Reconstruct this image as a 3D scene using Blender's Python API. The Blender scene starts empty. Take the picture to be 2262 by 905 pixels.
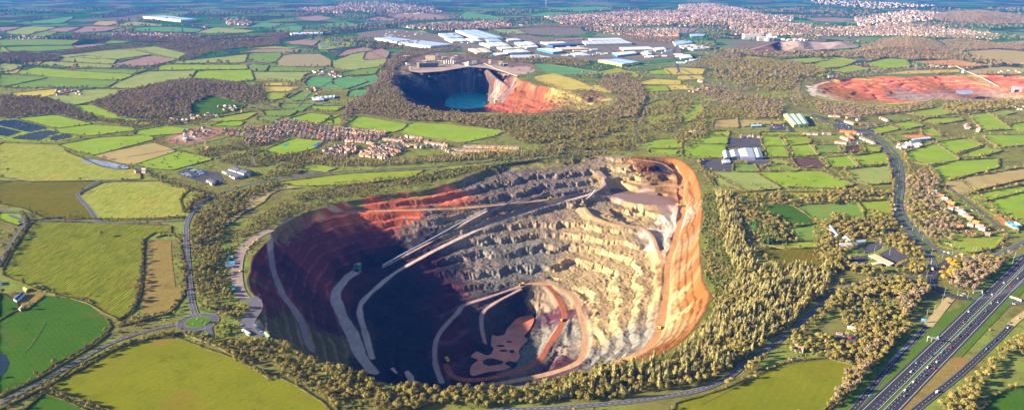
import bpy, math, random
import numpy as np
from mathutils import Vector, Matrix
from mathutils.geometry import delaunay_2d_cdt
R = random.Random(7)
NR = np.random.default_rng(7)
SC = bpy.context.scene
COL = SC.collection
# ------------------------------------------------------------------ camera
CAM_H, CAM_F, CAM_P = 480.0, 1660.0, math.radians(17.1)
cd = bpy.data.cameras.new('camera'); cam = bpy.data.objects.new('camera', cd); COL.objects.link(cam)
cd.sensor_width = 36; cd.lens = 36 * CAM_F / 2262; cd.clip_start = 1; cd.clip_end = 90000
cam.location = (0, 0, CAM_H); cam.rotation_euler = (math.pi / 2 - CAM_P, 0, 0)
SC.camera = cam
# ------------------------------------------------------------------ sky, sun, exposure
SUN_EL = math.radians(17.5)
w = bpy.data.worlds.new('World'); SC.world = w; w.use_nodes = True
nt = w.node_tree
sky = nt.nodes.new('ShaderNodeTexSky'); sky.sky_type = 'NISHITA'; sky.sun_disc = False
sky.sun_elevation = SUN_EL; sky.sun_rotation = math.radians(262); sky.air_density = 1.0; sky.dust_density = 0.6; sky.ozone_density = 2.0
bg = nt.nodes['Background']; bg.inputs['Strength'].default_value = 0.055
nt.links.new(sky.outputs[0], bg.inputs['Color'])
sd = bpy.data.lights.new('sun', 'SUN'); sd.energy = 5.0; sd.angle = math.radians(0.5); sd.color = (1.0, 0.87, 0.66)
so = bpy.data.objects.new('sun', sd); COL.objects.link(so)
so.rotation_euler = Vector((math.cos(SUN_EL), 0.14, -math.sin(SUN_EL))).to_track_quat('-Z', 'Y').to_euler()
SC.view_settings.view_transform = 'Standard'; SC.view_settings.look = 'None'
SC.view_settings.gamma = 1; SC.view_settings.use_curve_mapping = False
SC.view_settings.exposure = 1.95
SC.cycles.max_bounces = 4; SC.cycles.diffuse_bounces = 1; SC.cycles.glossy_bounces = 2; SC.cycles.volume_bounces = 1
SC.cycles.use_denoising = True
# ------------------------------------------------------------------ pixel of the photo -> point on the ground
CP, SP = math.cos(CAM_P), math.sin(CAM_P)
def W(u, v, z=0.0):
    dx = (u - 1131.0) / CAM_F; dy = -(v - 452.5) / CAM_F
    d = (dx, CP + dy * SP, -SP + dy * CP)
    t = (z - CAM_H) / d[2]
    return (d[0] * t, d[1] * t)
def PX(x, y, z):
    dz = z - CAM_H
    dep = y * CP - dz * SP; up = y * SP + dz * CP
    return 1131 + CAM_F * x / dep, 452.5 - CAM_F * up / dep
def DEPTH(x, y, z=0): return y * CP - (z - CAM_H) * SP
TILES = {'A': (0, 0, 2.976), 'B': (740, 0, 2.976), 'C': (1500, 0, 2.969), 'D': (0, 300, 2.976), 'E': (0, 600, 2.967), 'F': (740, 300, 2.976),
         'G': (740, 600, 2.967), 'H': (1500, 300, 2.969), 'I': (1500, 600, 2.967), 'K': (800, 40, 4.524), 'V': (360, 240, 4.525),
         'T': (700, 240, 4.524), 'M': (1780, 560, 2.622), 'Q': (480, 420, 4.524), 'N': (1700, 220, 5.655), 'P': (1800, 400, 4.526),
         'L': (480, 540, 3.933), 'J': (0, 480, 4.112), 'O': (1780, 620, 6.463), 'S': (0, 0, 1.0), 'X': (0, 250, 11.31), 'Y': (690, 70, 14.14), 'Z': (2000, 560, 6.466), 'U': (380, 350, 11.31), 'R': (1560, 60, 9.425), 'm': (1860, 690, 4.209)}
def pts(s, z=0.0):
    """'A 10,20 30,40' -> world points of those places in the photo"""
    tk = s.split(); ox, oy, k = TILES[tk[0]]; out = []
    for p in tk[1:]:
        a, b = p.split(','); out.append(W(ox + float(a) / k, oy + float(b) / k, z))
    return out
def upts(s):
    tk = s.split(); ox, oy, k = TILES[tk[0]]
    return [(ox + float(p.split(',')[0]) / k, oy + float(p.split(',')[1]) / k) for p in tk[1:]]
# ------------------------------------------------------------------ noise
def _h(ix, iy, seed):
    n = (ix.astype(np.int64) * 374761393 + iy.astype(np.int64) * 668265263 + seed * 1442695041) & 0xffffffff
    n = ((n ^ (n >> 13)) * 1274126177) & 0xffffffff
    return ((n ^ (n >> 16)) & 0xffff) / 65535.0
def vnoise(x, y, seed=0):
    x = np.asarray(x, float); y = np.asarray(y, float)
    ix = np.floor(x); iy = np.floor(y); fx = x - ix; fy = y - iy
    fx = fx * fx * (3 - 2 * fx); fy = fy * fy * (3 - 2 * fy)
    a = _h(ix, iy, seed); b = _h(ix + 1, iy, seed); c = _h(ix, iy + 1, seed); d = _h(ix + 1, iy + 1, seed)
    return (a * (1 - fx) + b * fx) * (1 - fy) + (c * (1 - fx) + d * fx) * fy
def fbm(x, y, seed=0, oc=4):
    s = 0; a = 0.5; t = 0
    for k in range(oc):
        s = s + a * vnoise(x * 2 ** k + k * 17.3, y * 2 ** k - k * 9.1, seed + k); t += a; a *= 0.55
    return s / t
def inpoly(x, y, poly):
    x = np.asarray(x); y = np.asarray(y); r = np.zeros(x.shape, bool); n = len(poly)
    for i in range(n):
        x1, y1 = poly[i]; x2, y2 = poly[(i + 1) % n]
        if y1 == y2: continue
        c = (y1 > y) != (y2 > y)
        r ^= c & (x < (x2 - x1) * (y - y1) / (y2 - y1) + x1)
    return r
def smooth(t): t = np.clip(t, 0, 1); return t * t * (3 - 2 * t)
def segdist(x, y, line, vals=None):
    """distance to a polyline and the value interpolated along it"""
    best = np.full(np.shape(x), 1e9); bv = np.zeros(np.shape(x))
    for i in range(len(line) - 1):
        ax, ay = line[i][:2]; bx, by = line[i + 1][:2]
        L2 = (bx - ax) ** 2 + (by - ay) ** 2 + 1e-9
        t = np.clip(((x - ax) * (bx - ax) + (y - ay) * (by - ay)) / L2, 0, 1)
        d = np.hypot(x - ax - t * (bx - ax), y - ay - t * (by - ay))
        m = d < best; best = np.where(m, d, best)
        if vals is not None: bv = np.where(m, vals[i] + t * (vals[i + 1] - vals[i]), bv)
    return best, bv
def spline(line, step=12.0):
    P = [Vector(p) for p in line]; out = []
    for i in range(len(P) - 1):
        a, b = P[i], P[i + 1]; a0 = P[i - 1] if i else a - (b - a); b1 = P[i + 2] if i + 2 < len(P) else b + (b - a)
        n = max(1, int((b - a).length / step))
        for k in range(n):
            t = k / n
            out.append(0.5 * ((2 * a) + (b - a0) * t + (2 * a0 - 5 * a + 4 * b - b1) * t * t + (3 * a - a0 - 3 * b + b1) * t ** 3))
    out.append(P[-1]); return [tuple(p) for p in out]
# ------------------------------------------------------------------ objects
def mesh(name, V, F, mats=(), mi=None, smoothf=False):
    me = bpy.data.meshes.new(name)
    V = np.asarray(V, dtype=np.float32)
    if isinstance(F, np.ndarray):
        n, k = F.shape
        me.vertices.add(len(V)); me.vertices.foreach_set('co', V.ravel())
        me.loops.add(n * k); me.loops.foreach_set('vertex_index', F.astype(np.int32).ravel())
        me.polygons.add(n); me.polygons.foreach_set('loop_start', np.arange(n, dtype=np.int32) * k)
        me.polygons.foreach_set('loop_total', np.full(n, k, dtype=np.int32))
    else:
        me.from_pydata([tuple(map(float, v)) for v in V], [], F)
    for m in mats: me.materials.append(m)
    if mi is not None: me.polygons.foreach_set('material_index', np.asarray(mi, dtype=np.int32))
    if smoothf: me.polygons.foreach_set('use_smooth', np.ones(len(me.polygons), bool))
    me.update(calc_edges=True)
    return me
THINGS = []
def tag(o, label, cat, group=None):
    o['label'] = label; o['category'] = cat
    if group: o['group'] = group
    THINGS.append(o); return o
def obj(name, me, parent=None, loc=None, rz=0.0, sc=None):
    o = bpy.data.objects.new(name, me); COL.objects.link(o)
    if parent is not None: o.parent = parent
    if loc is not None: o.location = loc
    if rz: o.rotation_euler = (0, 0, rz)
    if sc is not None: o.scale = sc
    return o
def struct(name, me, **k):
    o = obj(name, me, **k); o['kind'] = 'structure'; return o
def stuff(name, me, label, cat, **k):
    o = obj(name, me, **k); o['kind'] = 'stuff'; o['label'] = label; o['category'] = cat; return o
class MB:
    """collects boxes, prisms and strips into one mesh"""
    def __init__(s): s.v = []; s.f = []; s.m = []
    def add(s, V, F, m=0):
        b = len(s.v); s.v += [tuple(p) for p in V]; s.f += [tuple(i + b for i in f) for f in F]; s.m += [m] * len(F); return s
    def box(s, x0, x1, y0, y1, z0, z1, m=0, M=None):
        V = [(x0, y0, z0), (x1, y0, z0), (x1, y1, z0), (x0, y1, z0), (x0, y0, z1), (x1, y0, z1), (x1, y1, z1), (x0, y1, z1)]
        if M is not None: V = [tuple(M @ Vector(p)) for p in V]
        return s.add(V, [(0, 3, 2, 1), (4, 5, 6, 7), (0, 1, 5, 4), (1, 2, 6, 5), (2, 3, 7, 6), (3, 0, 4, 7)], m)
    def bar(s, a, b, r, n=6, r2=None, m=0):
        a = Vector(a); b = Vector(b); d = (b - a).normalized(); r2 = r if r2 is None else r2
        u = d.orthogonal().normalized(); v = d.cross(u)
        V = [tuple(a + (u * math.cos(t) + v * math.sin(t)) * r) for t in [2 * math.pi * k / n for k in range(n)]]
        V += [tuple(b + (u * math.cos(t) + v * math.sin(t)) * r2) for t in [2 * math.pi * k / n for k in range(n)]]
        F = [(k, (k + 1) % n, n + (k + 1) % n, n + k) for k in range(n)] + [tuple(range(n - 1, -1, -1)), tuple(range(n, 2 * n))]
        return s.add(V, F, m)
    def me(s, name, *mats): return mesh(name, s.v, s.f, mats, s.m)
# ------------------------------------------------------------------ materials
def newmat(name):
    m = bpy.data.materials.new(name); m.use_nodes = True; m.cycles.emission_sampling = 'NONE'
    return m, m.node_tree, m.node_tree.nodes['Principled BSDF']
def N(nt, typ, **kw):
    n = nt.nodes.new(typ)
    for k, v in kw.items():
        if k in ('operation', 'blend_type', 'data_type', 'feature', 'wave_type', 'bands_direction', 'attribute_name', 'noise_dimensions', 'voronoi_dimensions'): setattr(n, k, v)
    return n
def noise(nt, vec, scale, detail=4, rough=0.55):
    n = nt.nodes.new('ShaderNodeTexNoise'); n.inputs['Scale'].default_value = scale; n.inputs['Detail'].default_value = detail
    n.inputs['Roughness'].default_value = rough; nt.links.new(vec, n.inputs['Vector']); return n.outputs['Fac']
def ramp(nt, fac, stops):
    n = nt.nodes.new('ShaderNodeValToRGB'); e = n.color_ramp.elements
    while len(e) < len(stops): e.new(0.5)
    for k, (p, c) in enumerate(stops): e[k].position = p; e[k].color = (*c[:3], 1) if hasattr(c, '__len__') else (c, c, c, 1)
    nt.links.new(fac, n.inputs[0]); return n.outputs[0]
def mix(nt, a, b, fac, mode='MIX'):
    n = nt.nodes.new('ShaderNodeMix'); n.data_type = 'RGBA'; n.blend_type = mode
    for s, x in ((n.inputs[6], a), (n.inputs[7], b)):
        if hasattr(x, 'type'): nt.links.new(x, s)
        else: s.default_value = (*x[:3], 1)
    if hasattr(fac, 'type'): nt.links.new(fac, n.inputs[0])
    else: n.inputs[0].default_value = fac
    return n.outputs[2]
def math_(nt, op, a, b=0.0):
    n = nt.nodes.new('ShaderNodeMath'); n.operation = op
    for s, x in ((n.inputs[0], a), (n.inputs[1], b)):
        if hasattr(x, 'type'): nt.links.new(x, s)
        else: s.default_value = x
    return n.outputs[0]
def mapping(nt, scale=(1, 1, 1), rot=0.0):
    t = nt.nodes.new('ShaderNodeTexCoord'); m = nt.nodes.new('ShaderNodeMapping')
    m.inputs['Scale'].default_value = scale; m.inputs['Rotation'].default_value = (0, 0, rot)
    nt.links.new(t.outputs['Object'], m.inputs['Vector']); return m.outputs[0]
def pos(nt): return nt.nodes.new('ShaderNodeNewGeometry').outputs['Position']
def rand(nt): return nt.nodes.new('ShaderNodeObjectInfo').outputs['Random']
def finish(nt, b, col, rough=0.9, spec=0.2, bump=None, bs=0.5, bd=0.3):
    if hasattr(col, 'type'): nt.links.new(col, b.inputs['Base Color'])
    else: b.inputs['Base Color'].default_value = (*col[:3], 1)
    b.inputs['Roughness'].default_value = rough; b.inputs['Specular IOR Level'].default_value = spec
    if bump is not None:
        n = nt.nodes.new('ShaderNodeBump'); n.inputs['Strength'].default_value = bs; n.inputs['Distance'].default_value = bd
        nt.links.new(bump, n.inputs['Height']); nt.links.new(n.outputs[0], b.inputs['Normal'])
def plain(name, c, rough=0.8, spec=0.3, var=0.0, nscale=0.3, nvar=0.15, metal=0.0):
    """a surface with worn, uneven colour"""
    m, nt, b = newmat(name)
    f = noise(nt, pos(nt), nscale, 3)
    col = mix(nt, tuple(x * (1 - nvar) for x in c), tuple(min(1, x * (1 + nvar)) for x in c), f)
    if var:
        k = math_(nt, 'MULTIPLY_ADD', rand(nt), var); nt.nodes[-1].inputs[2].default_value = 1 - var / 2
        cc = nt.nodes.new('ShaderNodeCombineColor'); [nt.links.new(k, cc.inputs[i]) for i in range(3)]
        col = mix(nt, col, cc.outputs[0], 1.0, 'MULTIPLY')
    finish(nt, b, col, rough, spec); b.inputs['Metallic'].default_value = metal
    return m
def field_mat(name, c, c2, big=0.012, fine=0.25, contrast=0.5, stripe=0.0, ang=0.0, sw=0.5, bump=0.35):
    m, nt, b = newmat(name)
    P = pos(nt)
    f1 = noise(nt, P, big, 5, 0.6); f2 = noise(nt, P, fine, 3, 0.7)
    a = 0.5 - 0.18 * (0.3 + contrast)
    col = mix(nt, c, c2, ramp(nt, f1, [(a, 0), (1 - a, 1)]))
    col = mix(nt, col, tuple(x * 0.72 for x in c), ramp(nt, f2, [(0.35, contrast), (0.7, 0)]))
    wn = noise(nt, P, .011, 5, .65); col = mix(nt, col, (c[0] * .9 + .06, c[1] * .62 + .035, c[2] * .8 + .012), ramp(nt, wn, [(.54, 0), (.68, .75)])); dk = noise(nt, P, .03, 5, .7); col = mix(nt, col, tuple(x * .6 for x in c), ramp(nt, dk, [(.3, .7), (.44, 0)]))
    if stripe:
        mp = nt.nodes.new('ShaderNodeMapping'); mp.inputs['Rotation'].default_value = (0, 0, ang); nt.links.new(P, mp.inputs['Vector'])
        wv = nt.nodes.new('ShaderNodeTexWave'); wv.wave_type = 'BANDS'; wv.bands_direction = 'X'; wv.inputs['Scale'].default_value = sw
        wv.inputs['Distortion'].default_value = 2.0; wv.inputs['Detail'].default_value = 3; wv.inputs['Detail Scale'].default_value = 1.5; wv.inputs['Detail Roughness'].default_value = 0.7
        nt.links.new(mp.outputs[0], wv.inputs['Vector'])
        mp2 = nt.nodes.new('ShaderNodeMapping'); mp2.inputs['Rotation'].default_value = (0, 0, ang); mp2.inputs['Scale'].default_value = (0.25, 0.03, 1); nt.links.new(P, mp2.inputs['Vector'])
        st = noise(nt, mp2.outputs[0], 1.0, 4, 0.7)
        s = math_(nt, 'MULTIPLY', ramp(nt, wv.outputs['Fac'], [(0.4, 0), (0.8, 1)]), ramp(nt, st, [(0.42, 0), (0.62, stripe)]))
        col = mix(nt, col, (min(1, c2[0] * 1.5 + .03), min(1, c2[1] * 1.4 + .02), c2[2] * 1.6 + .01), s)
    finish(nt, b, col, 1.0, 0.0, f2, 0.6, bump)
    return m
def twig_mat(name, a, b_, var=0.5):
    m, nt, b = newmat(name)
    r = rand(nt); f = noise(nt, mapping(nt), 0.35, 2)
    col = mix(nt, a, b_, math_(nt, 'ADD', math_(nt, 'MULTIPLY', r, 0.75), math_(nt, 'MULTIPLY', f, 0.3)))
    finish(nt, b, col, 1.0, 0.0)
    return m
# ------------------------------------------------------------------ quarries: height model from surveyed points
# rock kinds: base colour (pit shade painted into d, k and maroon p), ruggedness
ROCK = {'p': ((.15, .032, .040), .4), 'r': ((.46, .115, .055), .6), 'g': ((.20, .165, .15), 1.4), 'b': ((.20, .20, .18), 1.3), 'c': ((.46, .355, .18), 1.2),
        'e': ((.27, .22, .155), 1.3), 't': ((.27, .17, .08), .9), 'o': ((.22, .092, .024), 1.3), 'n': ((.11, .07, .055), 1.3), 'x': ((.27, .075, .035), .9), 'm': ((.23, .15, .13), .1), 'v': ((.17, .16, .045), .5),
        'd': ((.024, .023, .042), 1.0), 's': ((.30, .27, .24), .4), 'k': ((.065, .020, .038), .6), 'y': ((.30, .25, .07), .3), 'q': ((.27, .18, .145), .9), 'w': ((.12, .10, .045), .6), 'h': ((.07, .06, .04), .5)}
def parse(s):
    out = []
    for t in s.split():
        a = t.split(','); out.append((float(a[0]), float(a[1]), float(a[2]), a[3] if len(a) > 3 else None))
    return out
PIT1_RIM = "553,600 556,570 575,548 596,528 600,507 640,482 700,462 780,441 860,427 940,417 1000,402 1060,377 1120,360 1190,352 1260,345 1340,343 1420,346 1490,350 1520,365 1540,392 1550,430 1553,470 1546,520 1548,570 1553,620 1572,650 1562,680 1545,710 1512,750 1472,779 1420,795 1370,806 1300,820 1240,838 1180,850 1100,859 1020,864 960,861 880,853 800,833 740,809 680,786 630,761 600,744 582,728 568,703 571,665 550,640 545,615"
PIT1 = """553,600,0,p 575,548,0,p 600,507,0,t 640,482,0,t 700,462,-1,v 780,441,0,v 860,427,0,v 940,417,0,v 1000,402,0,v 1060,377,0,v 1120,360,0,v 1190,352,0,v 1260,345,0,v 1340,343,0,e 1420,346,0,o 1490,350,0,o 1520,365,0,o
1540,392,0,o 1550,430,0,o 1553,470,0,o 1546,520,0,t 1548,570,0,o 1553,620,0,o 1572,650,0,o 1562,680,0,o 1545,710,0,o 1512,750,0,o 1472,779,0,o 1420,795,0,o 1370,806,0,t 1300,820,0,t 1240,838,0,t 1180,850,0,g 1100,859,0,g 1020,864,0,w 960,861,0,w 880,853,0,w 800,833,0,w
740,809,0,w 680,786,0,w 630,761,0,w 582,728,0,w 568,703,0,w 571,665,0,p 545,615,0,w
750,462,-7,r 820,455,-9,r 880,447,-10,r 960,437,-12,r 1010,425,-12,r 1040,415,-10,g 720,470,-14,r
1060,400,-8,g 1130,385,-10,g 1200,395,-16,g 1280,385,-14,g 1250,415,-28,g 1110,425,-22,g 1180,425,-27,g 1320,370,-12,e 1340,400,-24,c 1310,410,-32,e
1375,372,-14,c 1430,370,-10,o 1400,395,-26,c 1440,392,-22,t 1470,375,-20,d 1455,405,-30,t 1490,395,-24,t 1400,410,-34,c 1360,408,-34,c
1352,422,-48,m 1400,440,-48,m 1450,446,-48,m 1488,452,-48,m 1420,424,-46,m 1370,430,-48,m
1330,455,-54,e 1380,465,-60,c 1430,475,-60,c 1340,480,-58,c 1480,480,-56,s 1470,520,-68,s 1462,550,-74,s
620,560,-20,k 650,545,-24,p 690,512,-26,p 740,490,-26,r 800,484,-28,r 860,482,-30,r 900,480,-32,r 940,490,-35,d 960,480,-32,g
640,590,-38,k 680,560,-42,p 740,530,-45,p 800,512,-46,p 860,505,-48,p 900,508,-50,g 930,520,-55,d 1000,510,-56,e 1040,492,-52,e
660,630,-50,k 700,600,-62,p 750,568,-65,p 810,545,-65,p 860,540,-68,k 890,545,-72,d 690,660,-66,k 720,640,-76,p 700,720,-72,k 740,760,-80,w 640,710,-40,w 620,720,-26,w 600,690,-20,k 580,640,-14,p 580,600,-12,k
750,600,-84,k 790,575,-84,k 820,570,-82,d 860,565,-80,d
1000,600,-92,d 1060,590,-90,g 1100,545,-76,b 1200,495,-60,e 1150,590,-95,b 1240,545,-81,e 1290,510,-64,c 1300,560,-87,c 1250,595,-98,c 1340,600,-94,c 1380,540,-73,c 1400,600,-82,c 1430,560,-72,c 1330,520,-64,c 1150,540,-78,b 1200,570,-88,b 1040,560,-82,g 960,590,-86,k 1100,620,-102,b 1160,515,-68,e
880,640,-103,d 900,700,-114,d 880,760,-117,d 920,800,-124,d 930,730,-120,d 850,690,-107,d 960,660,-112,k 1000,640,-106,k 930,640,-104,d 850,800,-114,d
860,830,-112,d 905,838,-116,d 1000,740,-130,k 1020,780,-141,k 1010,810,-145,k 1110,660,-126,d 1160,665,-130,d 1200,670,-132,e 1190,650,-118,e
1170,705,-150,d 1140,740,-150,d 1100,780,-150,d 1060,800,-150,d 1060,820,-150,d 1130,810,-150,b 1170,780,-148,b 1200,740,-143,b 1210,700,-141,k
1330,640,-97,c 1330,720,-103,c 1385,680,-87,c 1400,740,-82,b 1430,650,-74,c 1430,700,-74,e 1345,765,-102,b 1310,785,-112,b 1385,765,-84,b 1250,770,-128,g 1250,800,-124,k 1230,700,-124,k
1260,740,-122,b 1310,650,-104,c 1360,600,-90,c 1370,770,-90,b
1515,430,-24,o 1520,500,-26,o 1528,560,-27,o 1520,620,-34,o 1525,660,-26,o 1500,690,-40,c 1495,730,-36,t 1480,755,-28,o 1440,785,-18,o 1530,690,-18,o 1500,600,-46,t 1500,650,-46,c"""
# haul roads: half width; points
ROADS1 = [(4.2, 't', "600,510,-3 622,499,-7 660,484,-11 700,473,-14 780,467,-18 870,465,-22 960,462,-26 1050,457,-30 1150,447,-35 1240,438,-39 1300,430,-42"),
 (4.2, 's', "1308,428,-42 1225,450,-47 1130,480,-55 1060,505,-61 980,543,-69 910,580,-77 868,605,-84 835,632,-90 802,664,-95 795,690,-98 807,735,-102 822,790,-106"),
 (8.5, 's', "785,600,-84 762,618,-87 742,650,-90 752,690,-94 777,735,-98 797,785,-103 826,822,-107"),
 (4.0, 'q', "597,525,-6 598,560,-14 605,600,-22 626,652,-33 648,680,-40 666,710,-46 676,745,-51 690,775,-56"),
 (3.6, 't', "1291,458,-47 1311,478,-51 1362,495,-55 1415,501,-58 1440,520,-62 1452,550,-66 1467,580,-69"),
 (5.6, 'o', "1490,372,-22 1506,400,-32 1505,430,-44 1509,462,-50 1500,500,-56 1487,545,-63 1476,585,-69 1472,640,-70 1464,695,-68 1456,730,-67 1438,762,-67 1408,783,-70 1370,797,-74"),
 (4.6, 't', "1154,630,-108 1180,626,-108 1205,627,-108 1239,637,-108 1266,653,-110 1279,684,-113 1291,728,-117 1292,765,-120 1277,799,-122 1212,824,-126 1111,845,-129 1010,862,-132"),
 (4.6, 'r', "1212,632,-109 1235,661,-116 1247,694,-121 1236,725,-127 1212,762,-132 1188,797,-136 1145,818,-140 1077,835,-143 1026,838,-145 996,826,-146 985,805,-147"),
 (3.4, 'q', "1154,630,-108 1077,656,-114 1026,673,-118 1010,691,-121 976,728,-126 962,758,-130 962,802,-134 976,843,-138"),
 (3.0, 'q', "1150,638,-110 1095,667,-120 1067,690,-126 1064,720,-134 1071,755,-144"),
 (3.6, 't', "1400,352,-4 1460,360,-9 1488,378,-22"), (5.0, 'o', "1385,404,-34 1430,412,-38 1465,410,-38 1500,412,-36"),
 (4.0, 'q', "1300,430,-42 1330,412,-32 1338,395,-22 1322,378,-14")]
PIT2_RIM = "853,140 870,128 900,118 960,116 1030,122 1090,128 1150,135 1185,146 1172,158 1140,166 1150,176 1180,186 1230,195 1310,200 1355,222 1315,243 1240,249 1150,251 1060,250 990,246 930,240 893,226 875,205 858,175"
PIT2 = """853,140,0,w 870,128,0,w 900,118,0,w 960,116,0,q 1030,122,0,q 1090,128,0,q 1150,135,0,q 1185,146,0,q 1172,158,0,s 1140,166,-2,q 1150,176,-4,t 1180,186,0,t 1230,195,0,y 1310,200,0,t 1355,222,0,y 1315,243,0,w 1310,218,-4,t 1290,232,-8,y 1320,230,-4,v 1240,249,0,w 1150,251,0,w 1060,250,0,w
990,246,0,w 930,240,0,w 893,226,0,w 875,205,0,w 858,175,0,w
905,160,-8,e 940,155,-8,s 980,152,-8,e 1030,150,-8,s 1090,150,-10,s 1120,158,-10,s 925,168,-10,e 1000,158,-12,e 1040,162,-14,n
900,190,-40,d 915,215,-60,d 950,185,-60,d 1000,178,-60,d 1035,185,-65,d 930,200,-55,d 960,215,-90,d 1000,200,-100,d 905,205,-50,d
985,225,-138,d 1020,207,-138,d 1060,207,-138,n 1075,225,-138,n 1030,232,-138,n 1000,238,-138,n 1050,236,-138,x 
1060,175,-45,n 1100,164,-12,n 1128,171,-12,n 1078,160,-12,n 1130,162,-6,n 1085,171,-30,n 1110,172,-14,x 1080,190,-80,n 1105,185,-55,x 1120,195,-75,n 1090,205,-115,n 1130,180,-24,n 1100,215,-110,s
1130,210,-80,x 1150,190,-20,o 1170,200,-38,x 1160,220,-75,x 1200,215,-50,x 1220,235,-60,x 1180,235,-85,x 1250,225,-22,t 1240,210,-8,y 1125,235,-110,x 1100,240,-120,x 1080,235,-130,x 1270,215,-4,y"""
ROADS1.append((2.5, 'q', "1075,466,-37 1035,487,-47 985,515,-60 930,545,-70 885,569,-77 846,590,-82"))
ROADS2 = [(8, 's', "1165,152,-2 1150,170,-12 1138,185,-30 1125,200,-58 1110,215,-85 1095,228,-110 1075,232,-132"), (5, 's', "1075,152,-9 1100,175,-25 1125,190,-45"),
          (6, 's', "1140,190,-30 1118,212,-75 1108,228,-105")]
PIT3_RIM = "1772,202 1785,183 1830,176 1900,172 2000,170 2120,166 2262,166 2330,166 2330,222 2262,221 2110,222 2040,224 1990,230 1940,232 1880,228 1830,222 1800,215"
PIT3 = """1772,202,0,v 1785,183,0,v 1830,176,0,v 1900,172,0,v 2000,170,0,v 2120,166,0,v 2262,166,0,v 2330,166,0,v 2330,222,0,v 2262,221,0,v 2110,222,0,v 2040,224,0,v 1990,230,0,v 1940,232,0,v 1880,228,0,v 1830,222,0,v
1800,215,0,v 1800,200,-5,s 1830,190,-8,o 1860,187,-9,r 1900,183,-12,r 1930,190,-18,o 1960,198,-22,o 1880,200,-14,o 1840,205,-10,o 1850,210,-9,o 1900,215,-16,o 1950,205,-20,r 1960,187,-12,r 1990,180,-9,r 2020,178,-10,r 2050,190,-22,o 2080,180,-14,r 2100,195,-24,o
2150,190,-26,r 2130,180,-12,r 2200,175,-10,r 2180,200,-28,q 2060,205,-30,n 2000,205,-30,g 1985,215,-34,g 2020,215,-32,g 2080,210,-30,q 2120,206,-30,n 2200,212,-28,q 2240,200,-12,r 2262,180,-8,r 1960,222,-26,r 2010,190,-24,r 2240,215,-20,c"""
ROADS3 = [(7, 's', "1796,213,-4 1797,200,-5 1805,188,-5 1830,181,-3"), (6, 'q', "2330,200,-20 2200,208,-27 2080,208,-30 1990,212,-33 1960,216,-32"), (6, 'q', "2262,190,-10 2180,184,-14 2090,172,-6")]
def rbf_fit(P, Z):
    n = len(P); D = np.hypot(P[:, None, 0] - P[None, :, 0], P[:, None, 1] - P[None, :, 1])
    K = np.where(D > 0, D * D * np.log(D + 1e-9), 0) + np.eye(n) * 2e-3
    A = np.zeros((n + 3, n + 3)); A[:n, :n] = K; A[:n, n] = 1; A[:n, n + 1:] = P; A[n, :n] = 1; A[n + 1:, :n] = P.T
    return np.linalg.solve(A, np.concatenate([Z, np.zeros(3)]))
def rbf_eval(P, w_, X, Y):
    out = np.zeros(X.shape); n = len(P)
    for i in range(n):
        d2 = (X - P[i, 0]) ** 2 + (Y - P[i, 1]) ** 2
        out += w_[i] * 0.5 * d2 * np.log(d2 + 1e-12)
    return out + w_[n] + w_[n + 1] * X + w_[n + 2] * Y
def up(a, ny, nx):
    yi = np.linspace(0, a.shape[0] - 1, ny); xi = np.linspace(0, a.shape[1] - 1, nx)
    y0 = np.minimum(yi.astype(int), a.shape[0] - 2); x0 = np.minimum(xi.astype(int), a.shape[1] - 2)
    fy = (yi - y0)[:, None]; fx = (xi - x0)[None, :]
    if a.ndim == 3: fy = fy[..., None]; fx = fx[..., None]
    return (a[y0][:, x0] * (1 - fx) + a[y0][:, x0 + 1] * fx) * (1 - fy) + (a[y0 + 1][:, x0] * (1 - fx) + a[y0 + 1][:, x0 + 1] * fx) * fy
DEMS = []
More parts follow.
